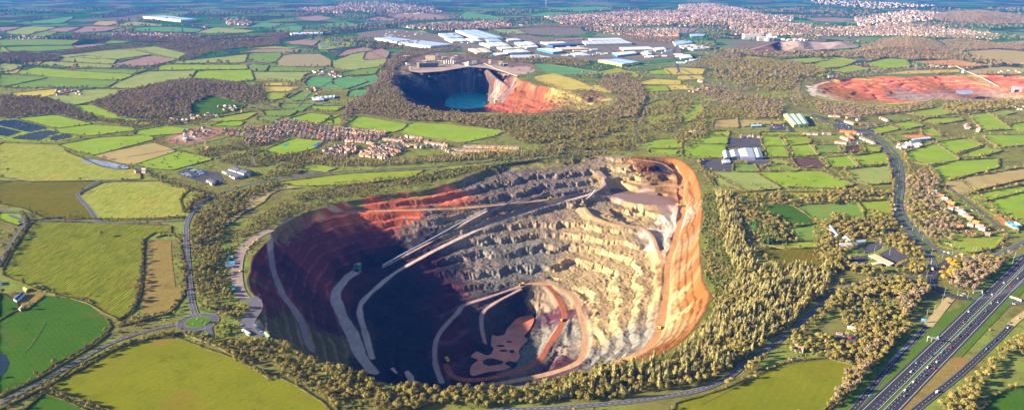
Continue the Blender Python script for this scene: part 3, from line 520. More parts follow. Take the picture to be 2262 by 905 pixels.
FIELDS = """
T|A 130,150 480,108 470,125 400,155 150,155
b|A 0,180 140,178 60,205 0,212
p|A 40,206 180,177 370,182 200,228 60,224
b|A 310,207 380,184 540,180 460,212
g|A 190,240 250,209 380,213 300,240
b|A 450,212 560,175 830,180 680,207 560,215
p|A 740,170 860,142 1060,165 1060,173
T|A 830,202 900,182 1060,179 1330,195 1290,213 900,207
s|A 610,165 650,142 750,140 770,158 700,170
p|A 1292,215 1410,182 1680,205 1600,218 1380,220
T|A 1640,180 1700,152 1850,160 1800,180
T|A 1775,195 1900,174 1980,182 1975,205 1850,205
b|A 1950,115 2080,105 2190,125 2100,138 2000,135
T|A 2090,160 2262,150 2262,180 2150,175
g|A 0,265 60,258 510,267 460,297 250,298 50,300 0,298
g|A 40,312 200,305 460,303 490,323 300,338 80,343
G|A 0,312 30,315 55,343 0,348
b|A 480,300 640,292 700,296 500,318
g|A 690,282 740,260 840,264 900,268 800,284 720,290
p|A 725,323 860,308 1000,308 1215,355 1170,390 900,333
p|A 395,366 720,327 940,337 980,362 760,392 400,376
p|A 395,386 560,368 755,396 740,423 400,405
b|A 748,425 980,368 1150,395 985,433 870,438
p|A 262,430 300,407 735,430 715,447 400,438
Y|A 182,415 212,407 288,409 250,428
p|A 1150,408 1620,359 1600,413 1170,418
g|A 1615,403 1650,352 1830,347 1838,370 1795,410
f|A 1825,428 1855,372 1900,359 2090,357 2165,400 2165,438 1900,438
b|A 1590,345 1700,325 1960,327 1950,345
y|A 1640,317 1780,307 1950,317 1900,323
b|A 1880,276 1990,262 2090,272 2060,300 1920,290
p|A 0,420 145,433 60,468 0,473
s|A 22,480 150,447 98,483
G|A 105,480 222,447 450,468 815,489 855,500 785,528 400,513
g|A 485,457 955,462 855,488 500,466
g|A 0,489 305,512 30,568 0,568
g|A 45,575 322,514 755,537 688,578 400,578
p|A 705,578 962,472 1275,467 1236,520 1120,528 900,583
G|A 1015,460 1080,427 1605,430 1615,456 1100,463
G|A 1255,515 1332,467 1635,462 1655,528 1500,543
g|A 1645,427 1755,434 1738,468 1650,463
p|A 1664,477 2025,477 1985,500 1955,538 1680,518
g|A 1752,470 1800,442 2125,452 2058,470
Y|A 95,615 360,588 348,622 270,638 135,640
Y|A 0,622 148,652 0,664
p|A 315,640 560,592 835,590 695,648 480,692
G|A 485,700 580,692 700,738 840,778 980,790 860,798 600,758
d|A 1275,680 1400,632 1600,692 1560,718 1400,758 1282,750
G|A 125,780 350,759 595,815 380,843
G|A 375,850 600,822 855,840 875,858 600,891 400,875
Y|A 785,810 900,802 1005,802 955,823 850,828
G|A 915,860 1080,832 1235,850 1185,880 1000,891 900,885
g|A 1745,730 1860,729 1935,736 1885,763 1765,763
g|A 1705,771 1845,771 1785,798 1705,793
g|A 1855,687 2045,687 1975,733 1860,708
G|A 2065,702 2245,702 2195,728 2065,713
G|A 1915,780 2030,747 2165,760 2105,808 1950,798
G|A 2155,800 2262,757 2330,770 2262,818 2180,813
T|A 2015,545 2052,507 2262,509 2350,515 2400,540 2262,588 2030,568
g|A 1905,650 1990,602 2055,612 2045,648 1940,663
Y|A 1712,547 1895,547 1895,558 1740,563
Y|A 1735,572 1945,575 1905,598 1745,603
y|A 1745,612 1885,614 1845,648 1765,663
g|A 1612,542 1698,542 1698,578 1642,573
y|A 1375,788 1640,742 1675,742 1595,788 1450,798
G|A 1395,828 1500,797 1595,802 1565,828
b|B 0,375 80,330 180,315 250,330 160,345 60,365
p|B 0,400 160,345 220,345 330,400 300,438 100,463 0,458
b|B 195,395 210,350 300,318 350,345 330,385
g|B 55,480 150,460 282,447 248,488 65,498
T|B 0,517 250,497 300,540 100,593 0,558
T|B 95,638 105,602 300,572 342,600 150,638
G|B 0,760 20,757 200,775 465,820 420,856 380,868 0,820
G|S 884,289 915,272 975,275 1112,289 1090,300 1076,303 1020,315 905,298
T|B 1305,425 1340,417 1735,480 1735,492 1500,493 1370,470
y|B 1745,470 1840,452 1960,482 1985,500 1950,523 1850,490 1765,488
Y|B 1315,505 1420,487 1560,522 1690,580 1640,603 1500,588 1340,530
Y|B 1700,565 1800,560 1860,590 1800,610 1710,595
Y|B 2015,542 2100,522 2258,532 2258,556 2020,553
y|B 2025,567 2160,567 2185,598 2060,603
Y|B 2195,562 2262,562 2350,570 2340,590 2210,588
G|B 2065,470 2160,457 2195,490 2070,490
Y|B 2170,450 2262,447 2420,455 2400,490 2205,488
y|B 2025,800 2080,722 2180,722 2262,762 2262,798 2200,813 2060,818
G|B 2070,690 2130,667 2215,657 2180,698
b|B 205,130 280,112 395,130 375,140
b|B 340,100 480,85 640,95 780,125 560,135 420,125
T|B 600,150 760,138 870,146 720,156
T|B 0,145 60,145 180,175 0,180
T|B 815,112 850,82 1000,102 1150,132 860,130
T|B 1235,112 1380,82 1600,87 1400,110
p|B 500,205 560,203 630,230 560,228
p|B 1030,195 1200,195 1260,225 1130,225
m|B 1200,190 1400,172 1600,180 1640,225 1480,235 1260,225
m|B 150,220 380,190 620,220 760,250 1100,245 1620,250 1900,240 2262,240 2262,380 2000,400 1700,390 1300,385 900,370 800,300 400,250 180,260
b|B 1440,255 1620,250 1620,262 1450,268
m|B 1920,185 2262,185 2262,220 2000,210
T|B 1390,55 1700,45 1830,60 1600,78
y|C 190,405 280,392 430,427 460,432 380,438 200,423
y|C 350,390 450,372 780,412 700,433 500,402
y|C 425,440 500,430 685,465 560,473
y|C 735,390 850,382 975,395 840,413
y|C 875,430 1010,382 1155,400 1060,438 920,448
y|C 1015,460 1130,432 1235,455 1100,473
y|C 785,455 850,442 945,490 900,488
G|C 1220,420 1360,387 1475,392 1505,438 1340,453
o|C 1545,405 1780,395 2025,430 1880,438 1650,418
s|C 1885,340 2080,327 2262,342 2262,420 2140,413 1950,378
Y|C 1335,488 1500,467 1825,457 1825,474 1500,484
s|C 1850,470 2120,440 2262,450 2262,485 1900,485
y|C 885,680 1000,672 1340,692 1500,702 1350,738 1100,718 905,703
s|C 800,530 770,600 800,660 880,672 1100,690 1400,692 1400,700 900,690 760,640 740,560
G|C 185,702 440,722 590,737 578,753 300,738 185,718
G|C 345,660 400,657 555,710 450,713
y|C 0,690 130,692 155,730 50,798 0,800
s|C 242,792 368,782 378,838 235,833
s|C 388,787 675,802 675,813 500,818 400,838
G|C 95,875 310,864 308,893 65,893
G|C 542,872 780,872 808,893 548,893
y|C 1245,850 1370,827 1425,850 1280,883
G|C 1405,815 1520,797 1595,825 1480,848
y|C 1605,798 1640,782 1840,772 1855,790 1700,813
y|C 1500,742 1700,712 1805,740 1650,763
y|C 1500,707 1640,700 1690,708 1500,735
G|C 1915,755 2020,742 2165,850 2000,858
G|C 2190,820 2262,807 2330,830 2262,860 2200,850
G|C 1600,852 1650,847 1715,893 1620,893
y|C 2060,740 2120,730 2180,740 2130,752
o|C 1475,887 1600,867 1640,893 1480,893
Y|C 0,450 80,487 0,490
Y|C 0,500 130,497 155,520 0,523
y|C 180,635 320,650 300,665 200,655
y|C 600,600 700,575 700,640 620,635
T|C 120,140 240,135 300,150 200,160
b|C 0,185 120,190 60,220 0,220
b|C 830,120 1000,118 1180,130 1100,145 900,138
T|C 1080,140 1330,125 1340,145 1150,155
T|C 1870,190 2010,190 2020,212 1900,212
G|D 400,62 640,15 960,0 1000,25 620,125 540,108
s|D 632,130 1000,50 1148,100 880,185 800,178
G|D 885,187 1180,107 1385,155 1130,223 1000,213
u|D 0,50 370,62 420,110 520,150 640,205 760,228 860,222 900,240 905,283 650,288 250,296 90,293 0,293
v|D 0,312 615,305 488,385 598,538 480,543 300,528 180,470 0,440
u|D 545,385 692,310 1060,305 1330,375 1228,450 1213,533 980,548 675,553
w|S 78,491 220,494 372,500 373,512 340,512 312,530 310,600 305,650 285,692 262,700 240,690 195,665 100,640 8,605 52,520
c|D 982,690 1110,697 1108,760 1120,893 962,893
c|E 950,0 1120,0 1130,110 1200,120 1180,180 1040,280 950,270
G|D 1695,120 1930,22 2115,37 2060,80 1960,108 1840,133 1720,143
y|D 1862,190 2000,182 2190,215 2140,233 1960,228 1835,213
y|S 615,404 760,386 930,377 900,392 775,407 660,410
y|F 705,213 960,182 1160,162 1485,117 1400,143 1100,183 740,220
s|D 1482,600 1500,560 1620,488 1640,400 1700,375 1780,350 1850,337 2050,333 1830,350 1750,390 1720,430 1650,470 1580,505 1520,555
G|D 0,510 120,520 140,560 120,590 40,560 0,545
G|F 1960,75 2120,30 2262,20 2262,80 2100,85
G|F 2070,85 2200,95 2262,95 2262,130 2080,115
d|E 190,255 300,167 420,177 560,222 690,330 708,372 560,485 470,535 320,615 200,715 30,795 0,812 0,330 110,265
c|E 115,205 200,142 272,150 240,190 150,217
d|E 0,140 90,205 105,265 0,325
l|E 345,740 420,702 480,640 700,540 880,462 1120,442 1190,457 1350,522 1500,572 1700,662 1900,745 2100,872 2155,930 830,930 600,840 400,770
d|E 150,940 290,817 420,862 620,940
l|I 0,915 0,872 150,832 330,772 520,682 720,607 980,575 1140,622 1125,660 1005,800 955,870 860,940 -200,940
d|I 1990,940 2070,832 2200,772 2400,760 2400,940
i|m -40,945 300,560 700,160 760,120 900,40 1130,-40 1290,-190 1600,-500 1800,-500 1780,-330 1460,0 560,945
c|m 570,940 720,760 1020,450 1100,430 1180,440 1100,560 900,720 620,945
G|H 10,50 40,2 305,2 298,54 200,54
G|H 0,117 50,62 288,62 280,143 120,148 50,120
G|H 552,0 658,0 695,65 562,65
y|H 672,0 820,0 848,50 712,64
G|H 572,72 698,72 728,138 592,138
G|H 707,68 858,64 900,125 742,138
g|H 902,67 1040,67 1078,108 932,110
B|H 1062,82 1190,70 1208,98 1102,110
G|H 1202,72 1298,76 1298,103 1217,105
B|H 755,150 930,147 965,205 800,210
G|H 935,150 1110,137 1165,195 992,208
G|H 1132,140 1338,112 1358,185 1180,192
g|H 372,192 480,192 498,233 372,233
y|H 622,162 738,180 700,184 622,184
g|H 562,215 640,192 768,225 738,233
p|H 212,240 488,247 655,345 440,363 262,330 242,280
G|H 512,245 905,235 1125,320 1040,343 700,333 620,290
p|H 1095,226 1368,200 1368,308 1250,318 1180,300
y|H 345,382 955,377 985,410 425,428
d|H 455,460 735,460 815,510 890,570 740,600 690,540 560,530
g|H 805,462 1150,442 1185,490 1175,558 950,570
y|H 1185,440 1358,432 1378,538 1270,538 1212,500
g|H 745,600 945,582 955,650 925,688 765,688
y|H 535,707 925,702 935,728 700,738
v|H 535,752 925,737 1005,850 650,858
G|H 1500,112 1680,52 1825,155 1640,188 1505,170
G|H 1705,45 1880,22 1975,60 1812,118
G|H 1835,135 2000,82 2095,100 1950,138
G|H 2005,0 2262,0 2262,58 2100,78 2050,40
G|H 1615,225 1860,167 2085,152 2075,208 1950,238 1752,293
s|H 1775,300 2262,212 2262,278 2000,338 1870,378 1775,360
G|H 1905,400 2262,327 2262,358 1980,428
G|H 1985,440 2262,372 2262,580 2200,570 2055,500
y|H 1685,640 1790,622 1900,680 2108,642 2125,660 2055,738 1900,768 1722,718
o|H 2070,520 2110,515 2200,570 2130,585
o|H 1470,0 1650,-10 1660,5 1520,12
g|H 1335,0 1440,0 1480,30 1400,40
G|H 1530,430 1570,440 1610,500 1560,495
i|H 1190,365 1330,360 1370,395 1200,400
g|H 1080,575 1220,560 1230,585 1100,600
"""
hill("C 980,362 1180,320 1330,262 1500,245 1680,268 1780,318 1930,378 2060,412 1900,405 1680,388 1400,380 1100,375", 34, FM['c']); hill("C 1640,105 1820,80 2100,88 2262,112 2330,150 2000,158 1800,150", 45, FM['b']); hill("A 640,690 760,630 960,580 1200,535 1400,540 1560,560 1500,600 1280,660 1100,720 850,740", 12, FM['c'])
FIELD_POLYS = []; NAMES = {'g': 'grass field', 'G': 'bright green field', 'T': 'blue-green crop field', 'p': 'pale pasture', 'y': 'yellow-green meadow', 'Y': 'yellow stubble field', 'b': 'brown ploughed field',
    'B': 'dark bare plot', 's': 'straw-coloured field', 'o': 'orange earth plot', 'm': 'mixed ground', 'd': 'deep green meadow', 'l': 'lime meadow', 'w': 'striped meadow', 'v': 'olive field', 'u': 'rough yellow pasture',
    'f': 'striped plot', 'i': 'verge', 'a': 'yard', 'c': 'brown clearing', 'q': 'bare ground', 'e': 'building site'}
def field(k, poly, lift=None, name='field'):
    z = 0.04 + 0.0022 * len(FIELD_POLYS) if lift is None else lift
    o = struct(name, poly_mesh(name, poly, z, FM[k])); FIELD_POLYS.append((k, poly)); return o
def expand(P, d):
    ar = sum(P[i - 1][0] * P[i][1] - P[i][0] * P[i - 1][1] for i in range(len(P))); sg = 1 if ar > 0 else -1; out = []
    for i in range(len(P)):
        a, b, c = Vector(P[i - 1]), Vector(P[i]), Vector(P[(i + 1) % len(P)]); e1 = (b - a).normalized(); e2 = (c - b).normalized()
        n = Vector((e1.y, -e1.x)) + Vector((e2.y, -e2.x)); n = n / max(n.length_squared * .5, .5) if n.length > .2 else n
        q = b + n * d * sg; out.append((q.x, q.y))
    return out
for ln in FIELDS.strip().splitlines():
    k, s = ln.split('|'); P = pts(s)
    cx = sum(p[0] for p in P) / len(P); cy = sum(p[1] for p in P) / len(P)
    P = expand(P, 4.5 if cy < 1500 else 8 if cy < 2600 else 12)
    # soften the drawn corners
    Q = []
    for i in range(len(P)):
        a, b, c = P[i - 1], P[i], P[(i + 1) % len(P)]
        Q += [(b[0] + (a[0] - b[0]) * .08, b[1] + (a[1] - b[1]) * .08), (b[0] + (c[0] - b[0]) * .08, b[1] + (c[1] - b[1]) * .08)]
    try: field(k, Q)
    except Exception as e: print('field failed', s[:40], e)
# ------------------------------------------------------------------ roads
def tarmac(name, c, v=.15):
    m, nt, b = newmat(name); f = noise(nt, pos(nt), .15, 4, .7); f2 = noise(nt, pos(nt), .02, 3)
    col = mix(nt, tuple(x * (1 - v) for x in c), tuple(x * (1 + v) for x in c), f)
    finish(nt, b, mix(nt, col, (.8, .8, .8), ramp(nt, f2, [(.4, .6), (.6, 0)]), 'MULTIPLY'), .85, .25); return m
M_ROAD = tarmac('worn_tarmac', (.085, .082, .095)); M_MWAY = tarmac('motorway_tarmac', (.036, .032, .045), .1); M_BUFF = tarmac('buff_surfacing', (.42, .30, .13))
M_TRACK = tarmac('haul_track', (.27, .20, .17), .25); M_DIRT = tarmac('dirt_path', (.22, .17, .10), .2); M_LINE = plain('road_paint', (.62, .62, .6), .6); M_YARD = tarmac('yard_tarmac', (.12, .105, .12), .25)
M_RAIL = tarmac('ballast', (.15, .12, .12), .2); M_KERB = plain('kerb_stone', (.35, .33, .30))
def ribbon(line, hw, z, off=0.0):
    V = []; F = []; n = len(line)
    for i in range(n):
        a = Vector(line[max(0, i - 1)]); b = Vector(line[min(n - 1, i + 1)]); d = (b - a).normalized(); q = Vector((-d.y, d.x)); p = Vector(line[i])
        l = p + q * (off + hw); r_ = p + q * (off - hw); V += [(l.x, l.y, z), (r_.x, r_.y, z)]
        if i: F.append((2 * i - 2, 2 * i - 1, 2 * i + 1, 2 * i))
    return V, F
ROADZ = [0.56]; ROADLINES = []
def road(s, hw, mat=None, name='road', lines=None, dash=None, edge=0, step=8, sp=True):
    L = pts(s) if isinstance(s, str) else s
    if sp: L = spline(L, step)
    ROADZ[0] += .004; z = ROADZ[0]
    m = MB(); m.add(*ribbon(L, hw, z)); struct(name, m.me(name, mat or M_ROAD)); ROADLINES.append((L, hw + (20 if mat is M_BUFF else 7 if mat is M_MWAY else 0)))
    mk = MB()
    for off, wd, on, gap in (dash or []):
        acc = 0; seg = []
        for i in range(len(L) - 1):
            a, b = Vector(L[i]), Vector(L[i + 1]); ln = (b - a).length
            t = 0.0
            while t < ln - 1e-6:
                per = on + gap; ph = acc % per; st = min(ln - t, (on - ph) if ph < on else (per - ph)); 
                if ph < on and st > .05:
                    p, q = a + (b - a) * (t / ln), a + (b - a) * ((t + st) / ln); mk.add(*ribbon([tuple(p), tuple(q)], wd, z + .03, off))
                t += max(st, .05); acc += max(st, .05)
    if edge:
        for sgn in (-1, 1): mk.add(*ribbon(L, .09, z + .03, sgn * (hw - edge)))
    if mk.v: struct('road_markings', mk.me('road_markings', M_LINE))
    return L
# motorway, two carriageways and slip roads
def mway(s, lanes_off, hw, **k): return road(s, hw, M_MWAY, 'motorway', sp=True, step=20, **k)
lane = 3.65
MWN = mway("S 1889,935 1920,905 1975,852 2031,798 2087,744 2142,690 2204,630 2268,568 2330,508", 0, 8.1, dash=[(-lane - 1.2 + 0, .17, 2.6, 7), (0 - 1.2, .17, 2.6, 7)])
MWS = mway("S 1943,935 1972,905 2024,851 2076,797 2128,744 2180,690 2238,630 2296,570 2340,524", 0, 7.2, dash=[(1.2, .17, 2.6, 7), (lane + 1.2, .17, 2.6, 7)])
for L, o1, o2 in ((MWN, 5.0, -7.0), (MWS, -5.0, 7.0)):
    mk = MB(); mk.add(*ribbon(L, .22, .62 + .03, o1)); mk.add(*ribbon(L, .22, .62 + .03, o2)); struct('road_markings', mk.me('road_markings', M_LINE))
cen = [((a[0] + b[0]) / 2, (a[1] + b[1]) / 2) for a, b in zip(pts("S 1940,905 2092,757 2262,599"), pts("S 1940,905 2092,757 2262,599"))]
SLIPN = mway("S 1862,930 1885,905 1925,858 1962,813 1992,780 2017,752 2036,733 2047,722", 0, 4.4, dash=[(0, .17, 3, 6)], edge=.6)
road("I 1630,358 1700,270 1780,172", 6.0, M_BUFF, 'slip_road', dash=[(-2, .16, 3, 3), (2, .16, 3, 3)])
SLIPS = mway("S 1990,930 2021,905 2070,866 2122,824 2178,772 2208,744 2234,717", 0, 4.4, dash=[(0, .17, 3, 6)], edge=.6)
road("S 2232,718 2248,704 2262,694 2300,668", 5.0, M_BUFF, 'slip_road', dash=[(0, .16, 3, 3)])
# hatched nose beside the exit slip
mk = MB()
for t in np.linspace(0, 1, 34):
    a = Vector(W(1500 + (1372 + 190 * t) / 2.967, 600 + (588 - 195 * t) / 2.967)); b = Vector(W(1500 + (1392 + 185 * t) / 2.967 + 6.5 * math.sin(math.pi * min(1, t * 1.0)) , 600 + (592 - 190 * t) / 2.967 - 1.5))
    mk.add(*ribbon([tuple(a), tuple(b)], .28, .72))
struct('road_markings', mk.me('road_markings', M_LINE))
# dual carriageway that bends down to the junction
D2 = [(0, .15, 3, 5)]
DCW = road("S 1900,292 1918,297 1933,310 1951,326 1966,345 1974,365 1977,390 1979,415 1976,440 1975,458 1982,480 1996,500 2012,520 2033,540 2050,560 2062,580 2064,596", 4.6, None, dash=D2, edge=.5)
DCE = road("S 1915,288 1935,299 1955,314 1975,335 1988,360 1992,385 1993,410 1990,435 1988,455 1995,475 2010,497 2026,515 2048,535 2066,550 2085,560 2110,566 2150,570 2190,567 2230,550 2262,533 2320,500", 4.4, None, dash=D2, edge=.5)
VERGE = [((a[0] + b[0]) / 2, (a[1] + b[1]) / 2) for a, b in zip(pts("S 1908,291 1926,298 1944,312 1960,328 1976,348 1982,366 1985,390 1986,413 1983,438 1982,457 1989,479 2003,499 2019,518 2040,537 2056,553"), pts("S 1908,291 1926,298 1944,312 1960,328 1976,348 1982,366 1985,390 1986,413 1983,438 1982,457 1989,479 2003,499 2019,518 2040,537 2056,553"))]
V_, F_ = ribbon(spline(VERGE, 8), 1.8, .75); mm = MB(); mm.add(V_, F_); struct('verge', mm.me('verge', FM['i']))
JR = road("S 2105,572 2085,585 2068,600 2058,618 2062,632 2080,645 2110,655 2150,661", 6.5, M_MWAY, dash=[(-2, .15, 2, 3), (2, .15, 2, 3)])
road("S 2150,660 2190,655 2230,640 2262,620", 4.5, None, dash=[(0, .15, 2, 5)])
road("S 2064,596 2058,606 2062,625", 5.0, M_MWAY)
road("S 2058,606 2030,612 1990,612 1960,605", 4, None, dash=[(0, .15, 2, 5)])
road("S 2225,672 2262,668 2300,660", 4, None, edge=.4)
# other roads
road("S -20,388 60,400 120,400 190,399 230,398 300,399 352,400", 2.6)
road("S 222,399 205,407 186,418 172,430 180,442 192,455 202,468 210,480 216,489 222,491", 4.5, edge=.7)
ROADA = road("S 20,475 60,487 150,487 210,491 260,493 340,491 400,487 415,484", 3.2)
road("S -10,463 20,467 44,471 52,482 50,500 36,520 20,545 0,580 -20,600", 3.6, dash=[(0, .15, 2, 6)])
ROADB = road("S 1420,318 1330,330 1240,343 1160,352 1080,360 980,368 900,372 800,377 740,380 690,388 640,393", 3.6)
MAIN = road("S 740,380 690,383 640,390 590,400 540,410 490,427 450,447 425,470 413,492 411,515 413,560 416,600 420,640 424,668 430,690 436,700", 5.0, None, dash=[(0, .2, 3, 4)], edge=.5)
road("S 403,716 360,722 310,735 270,748 230,765 190,788 150,810 100,840 50,865 0,890 -30,905", 3.8, None, dash=[(0, .15, 3, 6)])
# roundabout with its grass island
ring = [(W(437, 711)[0] + 23.5 * math.cos(t), W(437, 711)[1] + 23.5 * math.sin(t)) for t in np.linspace(0, 2 * math.pi, 49)]
road(ring, 5.8, None, 'roundabout', edge=.4, sp=False)
isl = [(W(437, 711)[0] + 17.6 * math.cos(t), W(437, 711)[1] + 17.6 * math.sin(t)) for t in np.linspace(0, 2 * math.pi, 41)[:-1]]
FM['I'] = field_mat('island_turf', (.07, .15, .012), (.10, .19, .018), contrast=.5)
mm = MB(); n_ = len(isl); mm.add([(x, y, .72) for x, y in isl] + [(x, y, .86) for x, y in isl], [(i, (i + 1) % n_, n_ + (i + 1) % n_, n_ + i) for i in range(n_)] + [tuple(range(n_, 2 * n_))]); struct('roundabout_island', mm.me('roundabout_island', FM['I']))
road("S 430,690 422,700 416,712 418,722 400,718", 4, None); road("S 455,718 463,728 466,742", 3.5, None); road("S 458,698 480,692 500,690", 3.8, None, dash=[(0, .15, 1.5, 2)])
road("S 403,722 440,729 470,722", 3.4, None)
field('i', pts("E 1300,228 1312,255 1360,268 1440,266 1500,255 1512,232 1440,262 1350,258"), .80, 'verge')
# haul road on the rim and the staff car park
road("S 600,508 570,522 545,540 530,562 524,590 524,620 530,645 543,662", 9, M_TRACK, 'haul_road')
road("L 285,460 330,510 335,560 290,620 260,680", 10, M_YARD, 'car_park'); road("L 330,480 340,560 290,640 270,700 330,760 420,780", 9, M_YARD, 'car_park')
field('a', pts("L 190,660 240,620 330,640 400,740 380,790 300,780 230,720"), .5, 'car_park')
# rural road round the near end of the pit
ROADC = road("S 1950,610 1900,625 1850,640 1832,655 1815,672 1790,692 1760,722 1720,752 1680,780 1640,808 1620,825 1580,848 1540,862 1500,870 1440,880 1360,890 1280,897 1200,902 1100,905", 4.2, None, dash=[(0, .18, 4, 4)], edge=.5)
road("S 2060,395 2085,405 2110,425 2150,455 2180,480 2210,505 2232,525", 3.4, tarmac('dark_lane', (.10, .09, .085)), edge=.4)
road("S 1900,292 1870,285 1850,280 1830,270 1800,256 1785,250", 5, None); road("S 1905,286 1930,277 1975,268 2040,262 2120,252 2262,240", 3, None)
road("S 1420,318 1405,295 1410,265 1425,235 1432,210", 2.5, M_RAIL); road("S 1500,160 1540,175 1600,190 1650,205 1700,220 1760,240 1800,256", 5, M_RAIL, 'railway')
road("S 280,347 350,336 430,320 520,300", 2.2); road("S 660,235 690,205 760,165 800,150", 3.5); road("S 570,225 620,240 680,235 740,225", 3)
road("S 555,300 640,285 730,300 830,318 900,322 1010,330 1150,335 1230,345", 3.2)
for s in ("S 700,330 740,305 800,318", "S 640,300 600,285 560,292", "S 760,345 800,335 860,340", "S 1060,318 900,312 760,296 700,290", "S 880,322 840,345 790,350"): road(s, 2.6)
for s in ("S 1140,135 1260,125 1400,130 1560,120", "S 900,75 960,95 1040,118 1180,112 1300,100", "S 1040,90 1100,120 1180,130", "S 1300,85 1350,110 1400,135 1530,150", "S 1540,20 1520,70 1490,110 1500,160", "S 780,60 900,50 1000,62 1100,60", "S 1560,70 1660,40 1760,30"): road(s, 6)
for s in ("P 285,460 370,455 480,465 540,490 530,540 400,520 300,500", "P 590,420 700,420 760,470 780,520 700,500 600,470", "P 500,640 620,600 700,600 700,640 600,700 500,730", "P 640,730 800,650 850,660 950,740 900,850 780,860", "P 340,770 520,740 520,820 400,860 330,830",
          "N 820,240 960,290 1080,370 1300,380 1330,520 1240,480 1020,400 820,390", "N 0,310 190,310 200,380 0,390", "N 240,250 320,400 250,400 210,300", "N 530,180 760,240 700,260 520,210", "H 320,17 540,17 548,75 320,80", "H 120,155 280,155 350,190 350,235 200,235", "D 1170,240 1230,210 1440,240 1480,310 1370,320 1280,290 1180,255",
          "B 480,430 800,420 880,440 760,460 700,470 560,480 490,470", "B 860,440 1000,420 1150,450 1250,430 1330,470 1200,500 1000,450", "O 430,760 560,740 780,760 700,880 440,870"):
    field('a' if s[0] not in 'B' else 'q', pts(s), .50, 'yard')
mm = pts("H 440,165 600,160 618,185 450,192"); field('a', mm, .51, 'riding_arena'); road(mm + mm[:1], .5, M_LINE, 'arena_edge', sp=False)
bl = pts("D 2050,65 2100,42 2118,42 2080,70"); FM['J'] = field_mat('blue_court', (.02, .16, .42), (.03, .19, .5), contrast=.1); FM['K'] = field_mat('teal_court', (.03, .26, .18), (.04, .3, .2), contrast=.1)
field('J', bl, .52, 'sports_court'); field('K', pts("D 1855,65 1890,45 1910,50 1880,70"), .52, 'sports_court')
# water
water('pond', pts("D 535,155 575,150 640,163 720,175 810,192 850,208 830,222 770,224 710,212 650,190 590,182 548,172"), .5, (.26, .28, .38), .25)
water('settling_pond', pts("C 1815,592 1920,592 1930,612 1870,622 1815,612"), .5, (.38, .33, .40), .3)
water('pond', pts("E 0,525 40,545 65,600 40,660 0,690"), .5, (.01, .012, .01), .2)
# ------------------------------------------------------------------ tree and bush kinds
TM = {'b': twig_mat('bare_twigs', (.15, .12, .03), (.40, .315, .085)), 'p': twig_mat('poplar_twigs', (.26, .22, .075), (.52, .44, .17)), 'm': twig_mat('brown_twigs', (.24, .165, .09), (.40, .29, .17)),
      'e': twig_mat('dark_needles', (.025, .075, .02), (.07, .17, .035)), 's': twig_mat('scrub_leaves', (.15, .13, .035), (.34, .27, .09)), 'k': twig_mat('golden_leaves', (.60, .30, .03), (.70, .42, .06)),
      'g': twig_mat('gorse_leaves', (.10, .115, .02), (.20, .20, .045)), 'h': twig_mat('hedge_leaves', (.09, .085, .025), (.20, .17, .06))}
M_BARK = plain('bark', (.16, .12, .08), .95)
def tris(C, size, rng, up_=0.0, out=None):
    n = len(C); a = rng.normal(size=(n, 3)); a /= np.linalg.norm(a, axis=1)[:, None]; b = rng.normal(size=(n, 3))
    if out is not None:      # twigs lie over the surface of their clump, so its sunny side is bright and its lee dark
        nn = out / (np.linalg.norm(out, axis=1)[:, None] + 1e-6) + rng.normal(size=(n, 3)) * .33; nn /= np.linalg.norm(nn, axis=1)[:, None]
        a -= (a * nn).sum(1)[:, None] * nn; a /= np.linalg.norm(a, axis=1)[:, None] + 1e-9; b = np.cross(nn, a)
    if up_: a[:, 2] = a[:, 2] + np.sign(a[:, 2] + 1e-6) * up_; a /= np.linalg.norm(a, axis=1)[:, None]
    b -= (a * b).sum(1)[:, None] * a; b /= np.linalg.norm(b, axis=1)[:, None]
    s = size * rng.uniform(.6, 1.35, (n, 1)); k = 1.0 + up_
    V = np.stack([C - a * s * k * .6, C + a * s * k * .6, C + b * s * .75 + a * s * rng.uniform(-.5, .5, (n, 1))], 1).reshape(-1, 3)
    return V, np.arange(3 * n).reshape(n, 3)
